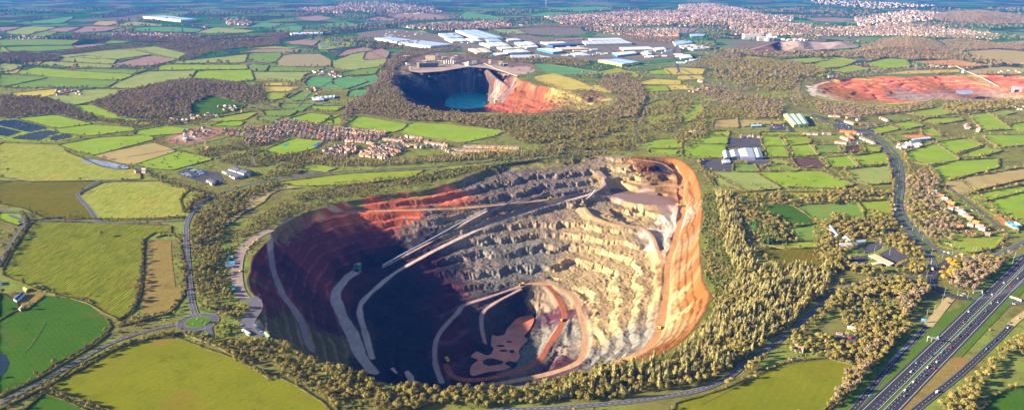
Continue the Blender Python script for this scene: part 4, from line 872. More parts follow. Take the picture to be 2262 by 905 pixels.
def crown(kind, seed, n):
    g = np.random.default_rng(seed); 
    if kind in 'bmk':
        H = 12.0; k = 24; cc = g.normal(size=(k, 3)); cc /= np.linalg.norm(cc, axis=1)[:, None]; cc[:, 2] = np.abs(cc[:, 2]) * 1.1 - .25
        cc = cc * np.array([3.9, 3.9, 3.6]) * g.uniform(.55, 1, (k, 1)) + np.array([0, 0, 7.2]); w_ = g.integers(0, k, n)
        d = g.normal(size=(n, 3)); d /= np.linalg.norm(d, axis=1)[:, None]
        C = cc[w_] + d * g.uniform(.5, 1.35, (n, 1)); return tris(C, .66, g, .5, d * .8 + (C - np.array([0, 0, 6.0])) * .22)
    if kind == 'p':
        k = 9; cc = np.stack([g.normal(0, 1.3, k), g.normal(0, 1.3, k), g.uniform(4, 14, k)], 1); w_ = g.integers(0, k, n)
        C = cc[w_] + g.normal(size=(n, 3)) * np.array([.75, .75, 1.9]); t = np.clip(C[:, 2] / 17, 0, 1); C[:, :2] *= (1.25 - t * .75)[:, None]
        o_ = C - np.array([0, 0, 1.0]) * C[:, 2:3] * .97; o_[:, 2] = .25 * (C[:, 2] - 8) / 8; return tris(C, .85, g, 1.0, o_)
    if kind == 'e':
        z = g.uniform(.5, 1, n) ** .7; z = 1 - np.sqrt(g.uniform(0, 1, n)) * .95; a = g.uniform(0, 6.283, n); r_ = (1 - z) * 3.3 * g.uniform(.55, 1.1, n) + .15
        return tris(np.stack([np.cos(a) * r_, np.sin(a) * r_, z * 12 + .8], 1), 1.0, g, 0, np.stack([np.cos(a), np.sin(a), a * 0 + .35], 1))
    C = g.normal(size=(n, 3)); C /= np.linalg.norm(C, axis=1)[:, None]; C[:, 2] = np.abs(C[:, 2]); C = C * np.array([2.1, 2.1, 2.6]) * g.uniform(.5, 1.1, (n, 1)) + np.array([0, 0, .3])
    return tris(C, .8, g, .3, C.copy())
def limbs(kind, seed):
    g = random.Random(seed); m = MB()
    if kind in 'sgh': m.bar((0, 0, 0), (0, 0, 1.2), .16, 4, .08); return m
    H = {'p': 15, 'e': 11}.get(kind, 7.5); m.bar((0, 0, -.3), (g.uniform(-.2, .2), g.uniform(-.2, .2), H * .55), .34, 6, .22); m.bar((0, 0, H * .5), (g.uniform(-.5, .5), g.uniform(-.5, .5), H), .2, 5, .05)
    if kind != 'e':
        for i in range(7):
            a = i * 2.4 + g.random(); z = H * g.uniform(.35, .75); L = 2.0 if kind == 'p' else 3.8
            m.bar((0, 0, z), (math.cos(a) * L, math.sin(a) * L, z + (5 if kind == 'p' else 2.6)), .13, 4, .03)
    return m
TPL = {}
for kd in 'bpmeskg':
    for v in range(4):
        nf = {'s': 120, 'g': 120, 'p': 420, 'e': 280}.get(kd, 640)
        V, F = crown(kd, 100 + v * 7 + ord(kd), nf)
        L = limbs(kd, v); trunk = L.me('trunk', M_BARK)
        cm = mesh('crown', V, F, [TM[kd]])
        nb = len(V); fv = [tuple(f) for f in F.tolist()] + [tuple(i + nb for i in f) for f in L.f]
        allm = mesh('whole', np.concatenate([V, np.array(L.v)]), fv, [TM[kd], M_BARK], [0] * len(F) + [1] * len(L.f))
        src = bpy.data.objects.new('source_' + kd + str(v), allm)      # not linked: only the points below carry copies of it
        TPL[kd, v] = (trunk, cm, src)
def scatter_tree(kd):
    ng = bpy.data.node_groups.new('scatter', 'GeometryNodeTree'); ng.interface.new_socket('Geometry', in_out='INPUT', socket_type='NodeSocketGeometry'); ng.interface.new_socket('Geometry', in_out='OUTPUT', socket_type='NodeSocketGeometry')
    gi = ng.nodes.new('NodeGroupInput'); go = ng.nodes.new('NodeGroupOutput'); ip = ng.nodes.new('GeometryNodeInstanceOnPoints'); jn = ng.nodes.new('GeometryNodeJoinGeometry')
    srcs = kd if isinstance(kd, list) else [TPL[kd, v][2] for v in range(4)]
    for s_ in srcs:
        oi = ng.nodes.new('GeometryNodeObjectInfo'); oi.inputs['Object'].default_value = s_; oi.inputs['As Instance'].default_value = True; ng.links.new(oi.outputs['Geometry'], jn.inputs[0])
    ng.links.new(gi.outputs[0], ip.inputs['Points']); ng.links.new(jn.outputs[0], ip.inputs['Instance']); ip.inputs['Pick Instance'].default_value = True
    for nm, typ, sock in (('idx', 'INT', 'Instance Index'), ('rot', 'FLOAT_VECTOR', 'Rotation'), ('scl', 'FLOAT_VECTOR', 'Scale')):
        a = ng.nodes.new('GeometryNodeInputNamedAttribute'); a.data_type = typ; a.inputs['Name'].default_value = nm; ng.links.new(a.outputs[0], ip.inputs[sock])
    ng.links.new(ip.outputs[0], go.inputs[0]); return ng
NG = {}
def scatter(name, P, kd, label, cat, key=None, sv=None, rz=None):
    if len(P) == 0: return
    key = key or kd
    if key not in NG: NG[key] = scatter_tree(kd)
    P = np.asarray(P, np.float32); n = len(P); me = bpy.data.meshes.new(name); me.vertices.add(n); me.vertices.foreach_set('co', P[:, :3].copy().ravel())
    a = me.attributes.new('idx', 'INT', 'POINT'); a.data.foreach_set('value', NR.integers(0, 4, n).astype(np.int32))
    r_ = np.zeros((n, 3), np.float32); r_[:, 2] = NR.uniform(0, 6.28, n) if rz is None else rz
    if rz is None: r_[:, 0] = NR.uniform(-.06, .06, n)
    a = me.attributes.new('rot', 'FLOAT_VECTOR', 'POINT'); a.data.foreach_set('vector', r_.ravel())
    if sv is None: s_ = np.repeat(P[:, 3:4], 3, 1); s_[:, :2] *= NR.uniform(.85, 1.2, (n, 1)); s_ = s_.astype(np.float32)
    else: s_ = np.asarray(sv, np.float32)
    a = me.attributes.new('scl', 'FLOAT_VECTOR', 'POINT'); a.data.foreach_set('vector', s_.ravel())
    o = stuff(name, me, label, cat); md = o.modifiers.new('scatter', 'NODES'); md.node_group = NG[key]; return o
# ------------------------------------------------------------------ woods: kind, spacing, size, thinning | place | outline
WOODS = """
b 6.3 0.75 .0|on the bank west of the big quarry|S 425,500 440,470 480,445 540,420 600,405 612,412 560,442 500,500 497,560 515,600 505,640 520,675 500,690 440,682 428,640 420,560
b 7.1 0.55 .25|on the slope above the quarry's red cliffs|S 497,600 500,560 520,525 560,480 610,455 700,415 860,397 940,388 960,402 860,428 780,440 700,458 640,478 600,500 560,518 530,548 515,590
s 8 .8 .45|on the rim slope above the rocky benches|S 640,430 760,400 900,385 1000,375 1120,340 1200,338 1200,350 1060,378 1000,400 860,420 700,450
g 7 1.2 .2|on the terrace below the airstrip-like green strip|S 780,418 860,404 930,392 960,380 1080,355 1180,342 1260,335 1340,335 1340,343 1190,352 1120,362 1060,378 960,400 900,410
b 5.9 0.70 .0|between the roundabout and the quarry rim|S 470,690 545,668 560,720 545,735 548,690 560,760 600,790 700,835 800,872 900,893 900,920 760,905 640,830 560,790 480,760 462,735
b 6.7 0.92 .1|along the quarry rim nearest the bright lime meadow|S 560,745 620,762 700,800 800,838 900,862 960,868 960,905 860,905 760,860 660,805 560,765
b 6.3 0.88 .05|on the near rim bank of the big quarry|S 900,858 960,866 1060,868 1180,858 1300,830 1380,812 1400,850 1300,880 1180,896 1060,905 900,905
p 6.3 0.84 .0|on the bank below the orange rim|S 1240,852 1380,815 1480,793 1530,762 1575,700 1600,640 1700,640 1740,660 1700,720 1640,790 1540,848 1400,872 1240,890
p 5.5 0.75 .0|in the belt east of the big quarry|S 1572,420 1615,430 1640,500 1665,590 1670,650 1600,680 1625,620 1600,540 1590,470
p 6.3 0.84 .0|on the spoil bank beside the country road|S 1640,640 1680,600 1760,590 1840,590 1835,640 1800,668 1760,700 1720,740 1680,770 1600,830 1560,800 1600,740 1620,690
b 6.7 0.84 .1|between the country road and the small farm|S 1850,640 1880,650 1800,720 1740,765 1680,795 1640,830 1600,850 1560,860 1540,850 1620,800 1680,765 1760,705 1815,665
g 5 .9 .05|on the steep outer bank east of the orange face|S 1548,430 1575,425 1590,470 1600,540 1625,620 1600,680 1575,700 1572,650 1555,600 1550,520
b 6.7 0.84 .0|in the copse round the overgrown yard|S 1860,625 1960,612 2050,620 2060,650 2075,680 2060,700 2010,760 1960,820 1900,800 1890,770 1930,745 1990,745 2000,700 1980,660 1900,655 1860,700 1830,690
m 8.5 .95 .05|on the bank west of the motorway slip road|S 1985,640 2050,640 2068,690 2048,712 1985,775 1910,850 1880,905 1840,905 1870,830 1920,760 1990,720
b 6.7 0.79 .15|between the slip road and the motorway|S 2105,668 2150,668 2165,680 2060,770 1990,825 2000,800 2060,740
b 6.7 0.84 .05|east of the motorway near the green paddock|S 2040,905 2100,850 2160,800 2220,750 2262,715 2320,700 2320,760 2240,775 2200,800 2160,860 2150,920
b 7.6 0.75 .3|on the embankment between the carriageway and the eastern slip|S 2262,650 2200,690 2140,750 2100,790 2110,800 2180,755 2262,690
m 8 .95 .0|inside the big junction island|S 2085,600 2090,580 2130,572 2200,570 2262,560 2262,566 2190,630 2160,645 2110,640 2085,620
b 6.7 0.79 .05|round the motel car parks|S 1815,500 1840,470 1870,478 1900,490 1940,470 1990,500 2010,540 1990,560 1940,540 1900,520 1870,560 1900,600 1840,600 1810,560
b 6.7 0.79 .05|between the petrol station and the bend of the dual carriageway|S 1960,530 2020,540 2050,570 2050,600 2000,608 1900,612 1870,600 1900,590 1960,600 2000,580 1975,545
m 8 .8 .2|between the dual carriageway and the row of gardens|S 2000,385 2060,375 2080,400 2060,425 2100,470 2120,500 2100,540 2050,530 2015,500 2000,470 1998,430
b 6.3 0.75 .05|east of the poplars between the wet fields|S 1620,420 1680,440 1720,490 1745,520 1740,545 1680,540 1640,480
e 9 .9 .3|east of the poplars between the wet fields|S 1640,490 1700,500 1740,540 1690,545
b 6.7 0.79 .1|between the little clearings east of the quarry|S 1640,430 1780,430 1860,420 1960,425 1970,440 1860,450 1760,450 1650,455
b 6.7 0.79 .05|north of the scrubby olive field|S 1800,490 1830,500 1850,540 1870,590 1840,600 1800,570
s 5.5 1.0 .1|over the overgrown vehicle yard|S 1872,652 1990,640 2012,700 2000,745 1950,765 1895,755 1865,700
b 10 .85 .35|over the overgrown vehicle yard|S 1872,652 1990,640 2012,700 2000,745 1950,765 1895,755 1865,700
b 6.7 0.79 .1|between the muddy yard and the lime field|S 1745,762 1790,742 1865,738 1905,768 1895,832 1850,795 1790,783 1750,792
b 6.7 0.84 .05|between the overgrown yard and the motorway slip road|S 1895,750 1990,742 2035,700 2068,688 2048,722 1975,792 1915,858 1885,830
s 8 1.1 .15|on the rough ground beside the slip road|S 1985,850 2040,800 2100,745 2120,740 2060,800 2000,860
b 6.7 0.70 .0|between the coach depot and the bending road|S 330,385 352,395 370,405 440,420 480,440 520,425 560,400 620,372 660,350 690,350 700,372 640,386 590,397 540,407 490,424 450,445 420,470 405,480 412,450 440,430 380,410 340,400
b 6.7 0.66 .15|between the coach depot and the village|S 480,355 540,340 580,330 600,345 680,335 720,325 720,345 640,352 600,365 560,372 500,365
b 6.7 0.62 .15|along the lane below the red building site|S 430,335 500,322 560,300 600,308 600,318 520,335 450,350
p 5.9 0.53 .0|along the bypass below the village|S 680,347 740,343 800,354 900,353 960,342 1060,338 1180,334 1250,324 1240,338 1160,345 1060,352 960,360 860,366 760,368 690,365
b 6.7 0.62 .1|between the bypass and the terraces|S 870,352 960,343 1100,338 1170,334 1200,322 1340,318 1400,322 1400,335 1260,332 1160,340 1000,345
m 8 .8 .0|west of the dark quarry rim|S 735,330 760,240 800,215 850,160 858,135 872,125 880,140 868,160 875,190 895,225 930,243 1000,252 1100,258 1100,285 1000,270 900,268 830,258 780,250
b 6.7 0.75 .25|along the near rim of the quarry lake|S 770,243 830,215 850,190 870,200 890,228 930,244 1060,256 1150,256 1240,254 1300,250 1360,238 1400,215 1425,215 1415,260 1370,290 1300,310 1240,320 1150,318 1110,290 1000,272 900,262
m 9 .8 .1|on the brown bank beyond the yellow grass tip|S 1325,195 1335,168 1380,160 1420,190 1430,225 1400,260 1340,270 1300,255 1360,232 1365,212
b 7.6 0.66 .45|on the rough ground between the two quarries|S 1100,290 1240,300 1330,290 1420,270 1430,320 1400,330 1260,332 1180,315
b 7.6 0.70 .3|beside the branch railway|S 1400,260 1440,230 1500,215 1530,230 1500,280 1440,310 1400,300
m 9 .8 .0|beyond the factory with the pale green roof|S 1560,190 1620,205 1700,220 1730,240 1720,262 1680,262 1600,235 1540,205
b 7.6 0.75 .2|round the small meadows beside the railway|S 1560,235 1640,240 1700,250 1720,262 1640,262 1560,260 1560,300 1520,330 1480,310 1520,280
m 9 .8 .1|between the red quarry and the roadside houses|S 1790,225 1880,232 1980,238 2060,228 2060,240 1980,252 1900,262 1820,255
s 10 1.1 .35|on the rough bank round the red quarry|S 1700,205 1770,185 1785,215 1860,235 1940,240 1960,250 1850,262 1760,235
b 7.6 0.70 .1|beyond the red quarry's grassy margin|S 2080,235 2180,225 2262,222 2262,238 2180,245 2090,250
b 6.7 0.70 .1|round the lakeside works|S 2150,585 2200,575 2230,610 2200,650 2170,640
m 9.5 .9 .0|filling the big brown wood beyond the village|A 600,680 760,620 960,570 1200,525 1400,530 1600,550 1700,590 1700,640 1650,690 1560,680 1440,640 1370,640 1270,690 1250,760 1000,785 800,780 700,745 720,715 620,700
m 9.5 .9 .0|in the wood between the yellow field and the solar farm|A 0,640 260,645 470,700 590,765 640,790 560,800 350,755 100,770 0,780
b 7.6 0.70 .1|along the lane past the solar farm|A 560,790 760,790 1000,800 1100,770 1300,770 1300,830 1100,825 900,850 760,820
m 11 .9 .0|in the far tree belt beyond the pale hill field|A 1040,290 1250,285 1830,250 1840,300 1560,322 1400,345 1240,400 1180,388 1230,352 1060,318
m 11 .9 .1|between the two far pasture hills|A 380,362 500,325 700,310 780,300 940,290 1030,300 900,320 700,332 480,360
e 11 .8 .1|in the far dark belt beside the ploughed strip|A 470,298 560,262 640,268 600,290 500,302
m 11 .9 .15|round the far hamlet|A 0,350 160,340 260,360 390,370 400,400 200,415 0,410
b 10 .8 .2|by the crossroads beyond the brown wood|A 1660,560 1740,540 1740,690 1700,710 1700,600
m 11 .9 .1|beyond the big pale warehouse|A 470,215 560,235 720,250 860,240 1000,240 1320,260 1500,245 1900,215 1900,250 1600,245 1250,285 900,275 640,265 480,262
m 12 1 .0|in the far hill wood|C 1040,345 1180,330 1330,260 1500,240 1680,270 1760,320 1900,380 2120,412 2140,425 2080,428 1900,400 1680,385 1540,398 1500,400 1380,375 1240,410 1220,380 1060,370 700,385 450,370 420,340 700,345
e 12 .9 .1|along the far hill ridge|C 1640,262 1700,275 1780,330 1930,375 1920,395 1760,370 1660,300
m 12 1 .1|beyond the straw coloured hill field|C 1700,270 1900,260 2080,290 2262,280 2262,335 2080,322 1900,335 1800,330
m 12 1 .1|on the far brown ridge|C 1640,100 1820,75 2100,85 2262,110 2262,160 2000,160 1800,150 1660,130
b 11 .9 .2|round the small green fields of the middle distance|C 190,380 350,385 600,390 900,440 1000,470 860,500 700,490 500,480 300,470 200,450
m 12 .9 .1|beside the far railway cutting|C 170,380 230,370 330,330 420,330 440,360 340,400 240,410 150,450 40,440 100,400
b 10 .9 .35|on the scrub beyond the railway|C 200,480 450,470 800,500 760,560 700,600 560,590 400,560 250,520
b 11 .9 .2|between the warehouses and the green ridge field|K 960,330 1300,385 1700,420 2000,410 2262,430 2262,480 1950,470 1700,460 1500,445 1100,395
m 11 .8 .1|beyond the dark quarry rim|K 330,360 420,320 700,300 960,280 980,330 720,345 620,370 480,400 400,470 300,540 220,530 280,430
m 12 .9 .15|along the rail line through the warehouses|K 0,265 200,268 540,310 800,320 980,290 900,330 700,330 300,310 60,300
m 14 1 .25|round the far housing estates|B 560,160 850,150 1150,180 1400,160 1700,175 1950,240 2262,250 2262,290 1950,270 1800,190 1400,180 1000,195 600,180
b 12 .9 .2|south of the green shed|C 1700,690 1800,680 2000,700 2262,680 2262,710 2000,740 1820,730
"""
AREA = []    # woods, for other scatters to keep out of
def sample(poly, sp, thin, seed):
    P = np.array(poly); x0, y0 = P.min(0); x1, y1 = P.max(0)
    X, Y = np.meshgrid(np.arange(x0, x1, sp), np.arange(y0, y1, sp)); g = np.random.default_rng(seed)
    X = X + g.uniform(-.48, .48, X.shape) * sp; Y = Y + g.uniform(-.48, .48, Y.shape) * sp
    wx = X + (fbm(X / 30, Y / 30, 71, 2) - .5) * 22; wy = Y + (fbm(X / 30, Y / 30, 72, 2) - .5) * 30
    k = inpoly(wx, wy, poly) & ((fbm(X / 40, Y / 40, seed, 3) > thin * .95) if thin else True)
    return X[k], Y[k]
RX = [(np.array([p[0] for p in L]), np.array([p[1] for p in L]), hw) for L, hw in ROADLINES]
def clear_of_roads(X, Y, m=3.0):
    k = np.ones(len(X), bool)
    for lx, ly, hw in RX:
        c = (X > lx.min() - 30) & (X < lx.max() + 30) & (Y > ly.min() - 30) & (Y < ly.max() + 30) & k
        if not c.any(): continue
        d, _ = segdist(X[c], Y[c], list(zip(lx, ly))); kk = np.where(c)[0]; k[kk[d < hw + m]] = False
    return k
POOL = []     # (kind, place, x, y, z, s)
KINDW = {'b': 'bare_tree', 'p': 'poplar_tree', 'm': 'brown_tree', 'e': 'evergreen_tree', 's': 'scrub_bush', 'g': 'gorse_bush', 'k': 'golden_tree'}
for wi, ln in enumerate(WOODS.strip().splitlines()):
    a, place, s = ln.split('|'); kd, sp, sz, thin = a.split(); sp = float(sp); sz = float(sz); thin = float(thin)
    poly = pts(s); cy = sum(p[1] for p in poly) / len(poly)
    X, Y = sample(poly, sp, thin, 200 + wi); k = clear_of_roads(X, Y); X, Y = X[k], Y[k]
    AREA.append(poly)
    S = sz * (.5 + .85 * NR.random(len(X)) ** 1.3) * (.85 + .35 * vnoise(X / 25, Y / 25, 5))
    alt = {'b': 's' if sz < .8 else 'b', 'p': 'b', 'm': 'b', 'e': 'e', 's': 'g', 'g': 's'}[kd]
    sel = fbm(X / 35, Y / 35, 91, 2) + NR.uniform(-.12, .12, len(X))
    for x, y, c, q in zip(X, Y, S, sel):
        z = gz(x, y) or hz(x, y)
        if z < -20: continue
        kk = kd if q < .60 else alt
        if y < 2500 and R.random() < .012 and kd in 'bm': kk = 'e'
        POOL.append((kk, place, x, y, z, c))
# ------------------------------------------------------------------ hedges along the field edges
HEDGES = []; grid = {}
def near_hedge(x, y, r=9.0):
    i, j = int(x // 10), int(y // 10)
    for a in (-1, 0, 1):
        for b in (-1, 0, 1):
            for (px, py) in grid.get((i + a, j + b), ()):
                if (px - x) ** 2 + (py - y) ** 2 < r * r: return True
    return False
RIMS = [rim1, rim2, rim3]
for fi, (k, poly) in enumerate(FIELD_POLYS):
    if k in 'miacJKIqe': continue
    c = np.array(poly).mean(0); per = spline(list(poly) + [poly[0]], 6) if False else None
    pp = []
    n = len(poly)
    for i in range(n):
        a = np.array(poly[i]); b = np.array(poly[(i + 1) % n]); L = np.linalg.norm(b - a); m_ = max(1, int(L / 6))
        for t in range(m_): pp.append(a + (b - a) * t / m_)
    far = c[1] > 2600; r = 9.0 if not far else 18.0
    px = np.array([p[0] for p in pp]); py = np.array([p[1] for p in pp]); ok = clear_of_roads(px, py, .5)
    run = []; runs = []
    new = []
    for p, o_ in zip(pp + [pp[0]], list(ok) + [ok[0]]):
        if o_ and not near_hedge(p[0], p[1], r): run.append((p[0], p[1])); new.append(p)
        else:
            if len(run) > 3: runs.append(run)
            run = []
    if len(run) > 3: runs.append(run)
    for p in new: grid.setdefault((int(p[0] // 10), int(p[1] // 10)), []).append((p[0], p[1]))
    if k == 'o' : runs = runs[:1]
    HEDGES += [(rr, k, fi) for rr in runs]
def hedge_mesh(line, h, w_, far, seed):
    g = np.random.default_rng(seed); P = np.array(line); seg = np.linalg.norm(np.diff(P, axis=0), axis=1); L = seg.sum(); cs = np.concatenate([[0], np.cumsum(seg)])
    den, sz = ((9, .75) if far < 1300 else (4.5, 1.15) if far < 2200 else (1.8, 1.9) if far < 4000 else (.6, 3.2))
    n = int(L * den); t = g.uniform(0, L, n); x = np.interp(t, cs, P[:, 0]); y = np.interp(t, cs, P[:, 1])
    hh = h * (.55 + .8 * vnoise(x / 9, y / 9, 4)); a = g.uniform(0, math.pi, n)
    C = np.stack([x + np.cos(a) * w_ * .5 + g.normal(0, .3, n), y + g.normal(0, w_ * .35, n), .1 + hh * (.25 + .75 * np.sin(a)) * g.uniform(.6, 1.05, n)], 1)
    V, F = tris(C, sz, g, .2)
    m = 1 + int(L / 5); tt = np.linspace(0, L, m + 1); cx = np.interp(tt, cs, P[:, 0]); cyy = np.interp(tt, cs, P[:, 1])
    dx = np.gradient(cx); dy = np.gradient(cyy); q = np.hypot(dx, dy) + 1e-6; nx_, ny_ = -dy / q, dx / q; hk = h * (.4 + .45 * vnoise(cx / 9, cyy / 9, 4)); ww = w_ * .38
    core = np.stack([np.stack([cx + nx_ * ww, cyy + ny_ * ww, cx * 0], 1), np.stack([cx + nx_ * ww * .6, cyy + ny_ * ww * .6, hk], 1), np.stack([cx - nx_ * ww * .6, cyy - ny_ * ww * .6, hk], 1), np.stack([cx - nx_ * ww, cyy - ny_ * ww, cx * 0], 1)], 1).reshape(-1, 3)
    b0 = len(V); FF = [tuple(f) for f in F.tolist()]
    for i in range(m):
        for j in range(3): FF.append((b0 + 4 * i + j, b0 + 4 * i + j + 1, b0 + 4 * i + 5 + j, b0 + 4 * i + 4 + j))
    return mesh('hedge', np.concatenate([V, core]), FF, [TM['h']])
hn = 0
for hi, (line, k, fi) in enumerate(HEDGES):
    c = np.array(line).mean(0); L = len(line) * 6
    big = c[0] > 380 and c[1] < 2600
    h = 3.6 if big else 2.3 if c[1] < 2600 else 3.6; w_ = 4.2 if big else 2.4 if c[1] < 2600 else 4.5
    if k in 'sY' and not big: h = 1.3
    o = obj('hedge', hedge_mesh(line, h, w_, c[1], hi)); o['_d'] = 'hedge edging the ' + NAMES[k]; o['_g'] = 'hedges between the fields'
    tag(o, '', 'hedge'); o['_p'] = (float(c[0]), float(c[1])); hn += 1
    den = 1 / 15 if big else 1 / 48 if c[1] < 1400 else 1 / 75
    for _ in range(int(L * den + R.random())):
        p = R.choice(line); POOL.append((R.choice('bbbbs'), 'in the hedgerows between the fields', p[0] + R.uniform(-2, 2), p[1] + R.uniform(-2, 2), 0, R.uniform(.4, 1.0)))
# rows of hedge and trees that follow the lanes
def lane_row(s, place, kd='b', step=6, s0=.5, s1=.9, wid=4, hgt=2.6):
    L = spline(pts(s), 4); o = obj('hedge', hedge_mesh(L, hgt, 3.4, L[0][1], sum(map(ord, s)))); tag(o, f'thick ragged hedge {place}', 'hedge')
    acc = 0
    for i in range(len(L) - 1):
        acc += math.dist(L[i], L[i + 1])
        if acc > step: acc = 0; POOL.append((kd if R.random() < .8 else 's', place, L[i][0] + R.uniform(-wid, wid), L[i][1] + R.uniform(-wid, wid), 0, R.uniform(s0, s1)))
lane_row("S 318,530 316,560 313,600 308,640 300,670 285,690 262,708", 'between the striped meadow and the brown clearing', step=5)
lane_row("S 408,590 410,630 400,660 375,690 340,700 300,712 262,722", 'around the brown clearing by the main road', step=4)
lane_row("S 398,540 405,570 408,600", 'beside the main road above the clearing', step=5)
lane_row("S 345,525 365,520 385,522 400,535", 'at the top of the brown clearing', step=5)
lane_row("S 240,736 210,760 170,785 120,815 60,848 0,872", 'on the upper side of the winding lane', step=7, s0=.4, s1=.7)
lane_row("S 400,735 350,745 300,757 250,775 205,800 160,825 110,850 50,880 0,905", 'on the lower side of the winding lane', step=4, s0=.4, s1=.75)
lane_row("S 110,860 150,885 200,900 260,920", 'dividing the two lowest meadows', step=5)
lane_row("S 400,735 440,750 480,765 520,790 560,815 600,840", 'along the top of the lime meadow', step=4, s0=.5, s1=.9)
lane_row("S 600,790 640,812 680,832 700,850 730,880 745,905", 'down the edge of the lime meadow', step=4, s0=.5, s1=.9)
lane_row("S 60,488 100,484 150,480 200,484 300,484 380,480 410,478", 'along the lane above the striped meadow', step=13, s0=.35, s1=.7)
lane_row("S 48,470 60,490 55,510 40,535 20,560 0,590", 'beside the west lane', step=7, s0=.6, s1=.9)
lane_row("S 420,420 400,440 408,470", 'at the corner of the rough pasture', step=5)
lane_row("S 205,670 190,662 160,658 130,655 110,645 90,630", 'on the bank above the deep green meadow', kd='s', step=5, s0=.6, s1=1)
lane_row("S 1885,830 1870,860 1850,890 1830,905", 'beside the lower right-hand lime field'.replace('right-hand ', ''), step=4, s0=.6, s1=.9)
lane_row("S 1640,845 1700,815 1740,800 1830,792 1880,800", 'between the small farm and the lime field', step=8, s0=.3, s1=.6)
lane_row("S 2100,390 2130,405 2170,440 2200,465 2230,495 2250,515", 'along the far side of the straight dark lane', step=6, s0=.4, s1=.8)
lane_row("S 1965,300 1985,320 2003,350 2010,380", 'east of the dual carriageway', step=5, s0=.5, s1=.9)
lane_row("S 1960,350 1968,380 1972,410 1970,440 1966,470 1975,500", 'west of the dual carriageway', step=5, s0=.5, s1=.9)
lane_row("S 1560,380 1600,400 1640,420 1700,428", 'below the small paddocks', step=5, s0=.5, s1=.8)
lane_row("S 1545,360 1560,390 1575,410", 'at the outer corner of the quarry', step=4, s0=.4, s1=.7)
for u, v, s_ in ((224, 523, 1.15), (25, 530, 1.2), (10, 550, 1.1), (35, 512, .8), (52, 628, .7), (75, 640, .6), (18, 380, 1.0), (6, 395, 1.1), (200, 655, .5), (191, 668, .5), (1712, 404, .8), (1786, 400, .7), (1840, 398, .9), (1740, 395, .8), (1660, 410, .7), (1920, 508, .7), (268, 322, .7), (220, 333, .5), (305, 316, .5)):
    x, y = W(u, v); POOL.append(('b', 'standing alone in an open field', x, y, 0, s_))
for i in range(26):
    u, v = R.uniform(895, 1380) / 2.976, 300 + R.uniform(110, 215) / 2.976; x, y = W(u, v)
    if inpoly([x], [y], pts("D 885,187 1180,107 1385,155 1130,223 1000,213"))[0]: POOL.append(('g', 'dotted about the ridged green field', x, y, 0, R.uniform(.7, 1.3)))
for u, v in [(2060 + R.gauss(0, 1), 0) for _ in range(0)]: pass
for i in range(26):
    u, v = R.uniform(2078, 2110), R.uniform(578, 618); x, y = W(u, v); POOL.append(('k', 'at the west end of the junction island', x, y, 0, R.uniform(.7, 1.0)))
for u in (2112, 2125, 2150, 2178, 2190): x, y = W(u, 573); POOL.append(('k', 'along the top of the junction island', x, y, 0, .8))
for u, v in ((2030, 560), (2038, 575), (2020, 590), (2035, 600), (2010, 598), (2000, 548), (2015, 555)): x, y = W(u, v); POOL.append(('k', 'beside the dual carriageway below the motel', x, y, 0, .75))
# scattered scrub on the open ground
g = np.random.default_rng(5); A_ = []
allpoly = [p for _, p in FIELD_POLYS]
for (y0, y1, sp, sc_) in ((700, 1700, 11, .75), (1700, 2700, 16, 1.0), (2700, 4200, 26, 1.5)):
    X, Y = np.meshgrid(np.arange(-2600, 2600, sp), np.arange(y0, y1, sp)); X = X + g.uniform(-.5, .5, X.shape) * sp; Y = Y + g.uniform(-.5, .5, Y.shape) * sp
    X = X.ravel(); Y = Y.ravel(); k = (np.abs(X) < Y * .76 + 60) & (fbm(X / 90, Y / 90, 61, 3) > .47); X, Y = X[k], Y[k]
    k = np.ones(len(X), bool)
    for poly in allpoly + RIMS:
        pa = np.array(poly); c = (X > pa[:, 0].min()) & (X < pa[:, 0].max()) & (Y > pa[:, 1].min()) & (Y < pa[:, 1].max()) & k
        if c.any(): kk = np.where(c)[0]; k[kk[inpoly(X[c], Y[c], poly)]] = False
    X, Y = X[k], Y[k]; k = clear_of_roads(X, Y, 3); X, Y = X[k], Y[k]
    for x, y in zip(X, Y): POOL.append((R.choice('sssbb') if y < 2700 else R.choice('sbmm'), 'scattered over the open ground', x, y, 0, sc_ * R.uniform(.6, 1.2) * (.7 if y < 2700 else .8)))
# far woods beyond the traced ground: clumps that follow the dark bands
for (y0, y1, sp) in ((3600, 6500, 42), (6500, 11000, 80)):
    X, Y = np.meshgrid(np.arange(-8500, 8500, sp), np.arange(y0, y1, sp)); X = X + g.uniform(-.5, .5, X.shape) * sp; Y = Y + g.uniform(-.5, .5, Y.shape) * sp
    X = X.ravel(); Y = Y.ravel(); k = (np.abs(X) < Y * .74 + 100) & (fbm(X / 420, Y / 420, 62, 4) > .55); X, Y = X[k], Y[k]
    k = np.ones(len(X), bool)
    for poly in allpoly + RIMS:
        k &= ~inpoly(X, Y, poly)
    for x, y in zip(X[k], Y[k]): POOL.append((R.choice('mmbe'), 'in the far country', x, y, 0, R.uniform(1.3, 2.4) * (1 if y < 6500 else 1.5)))
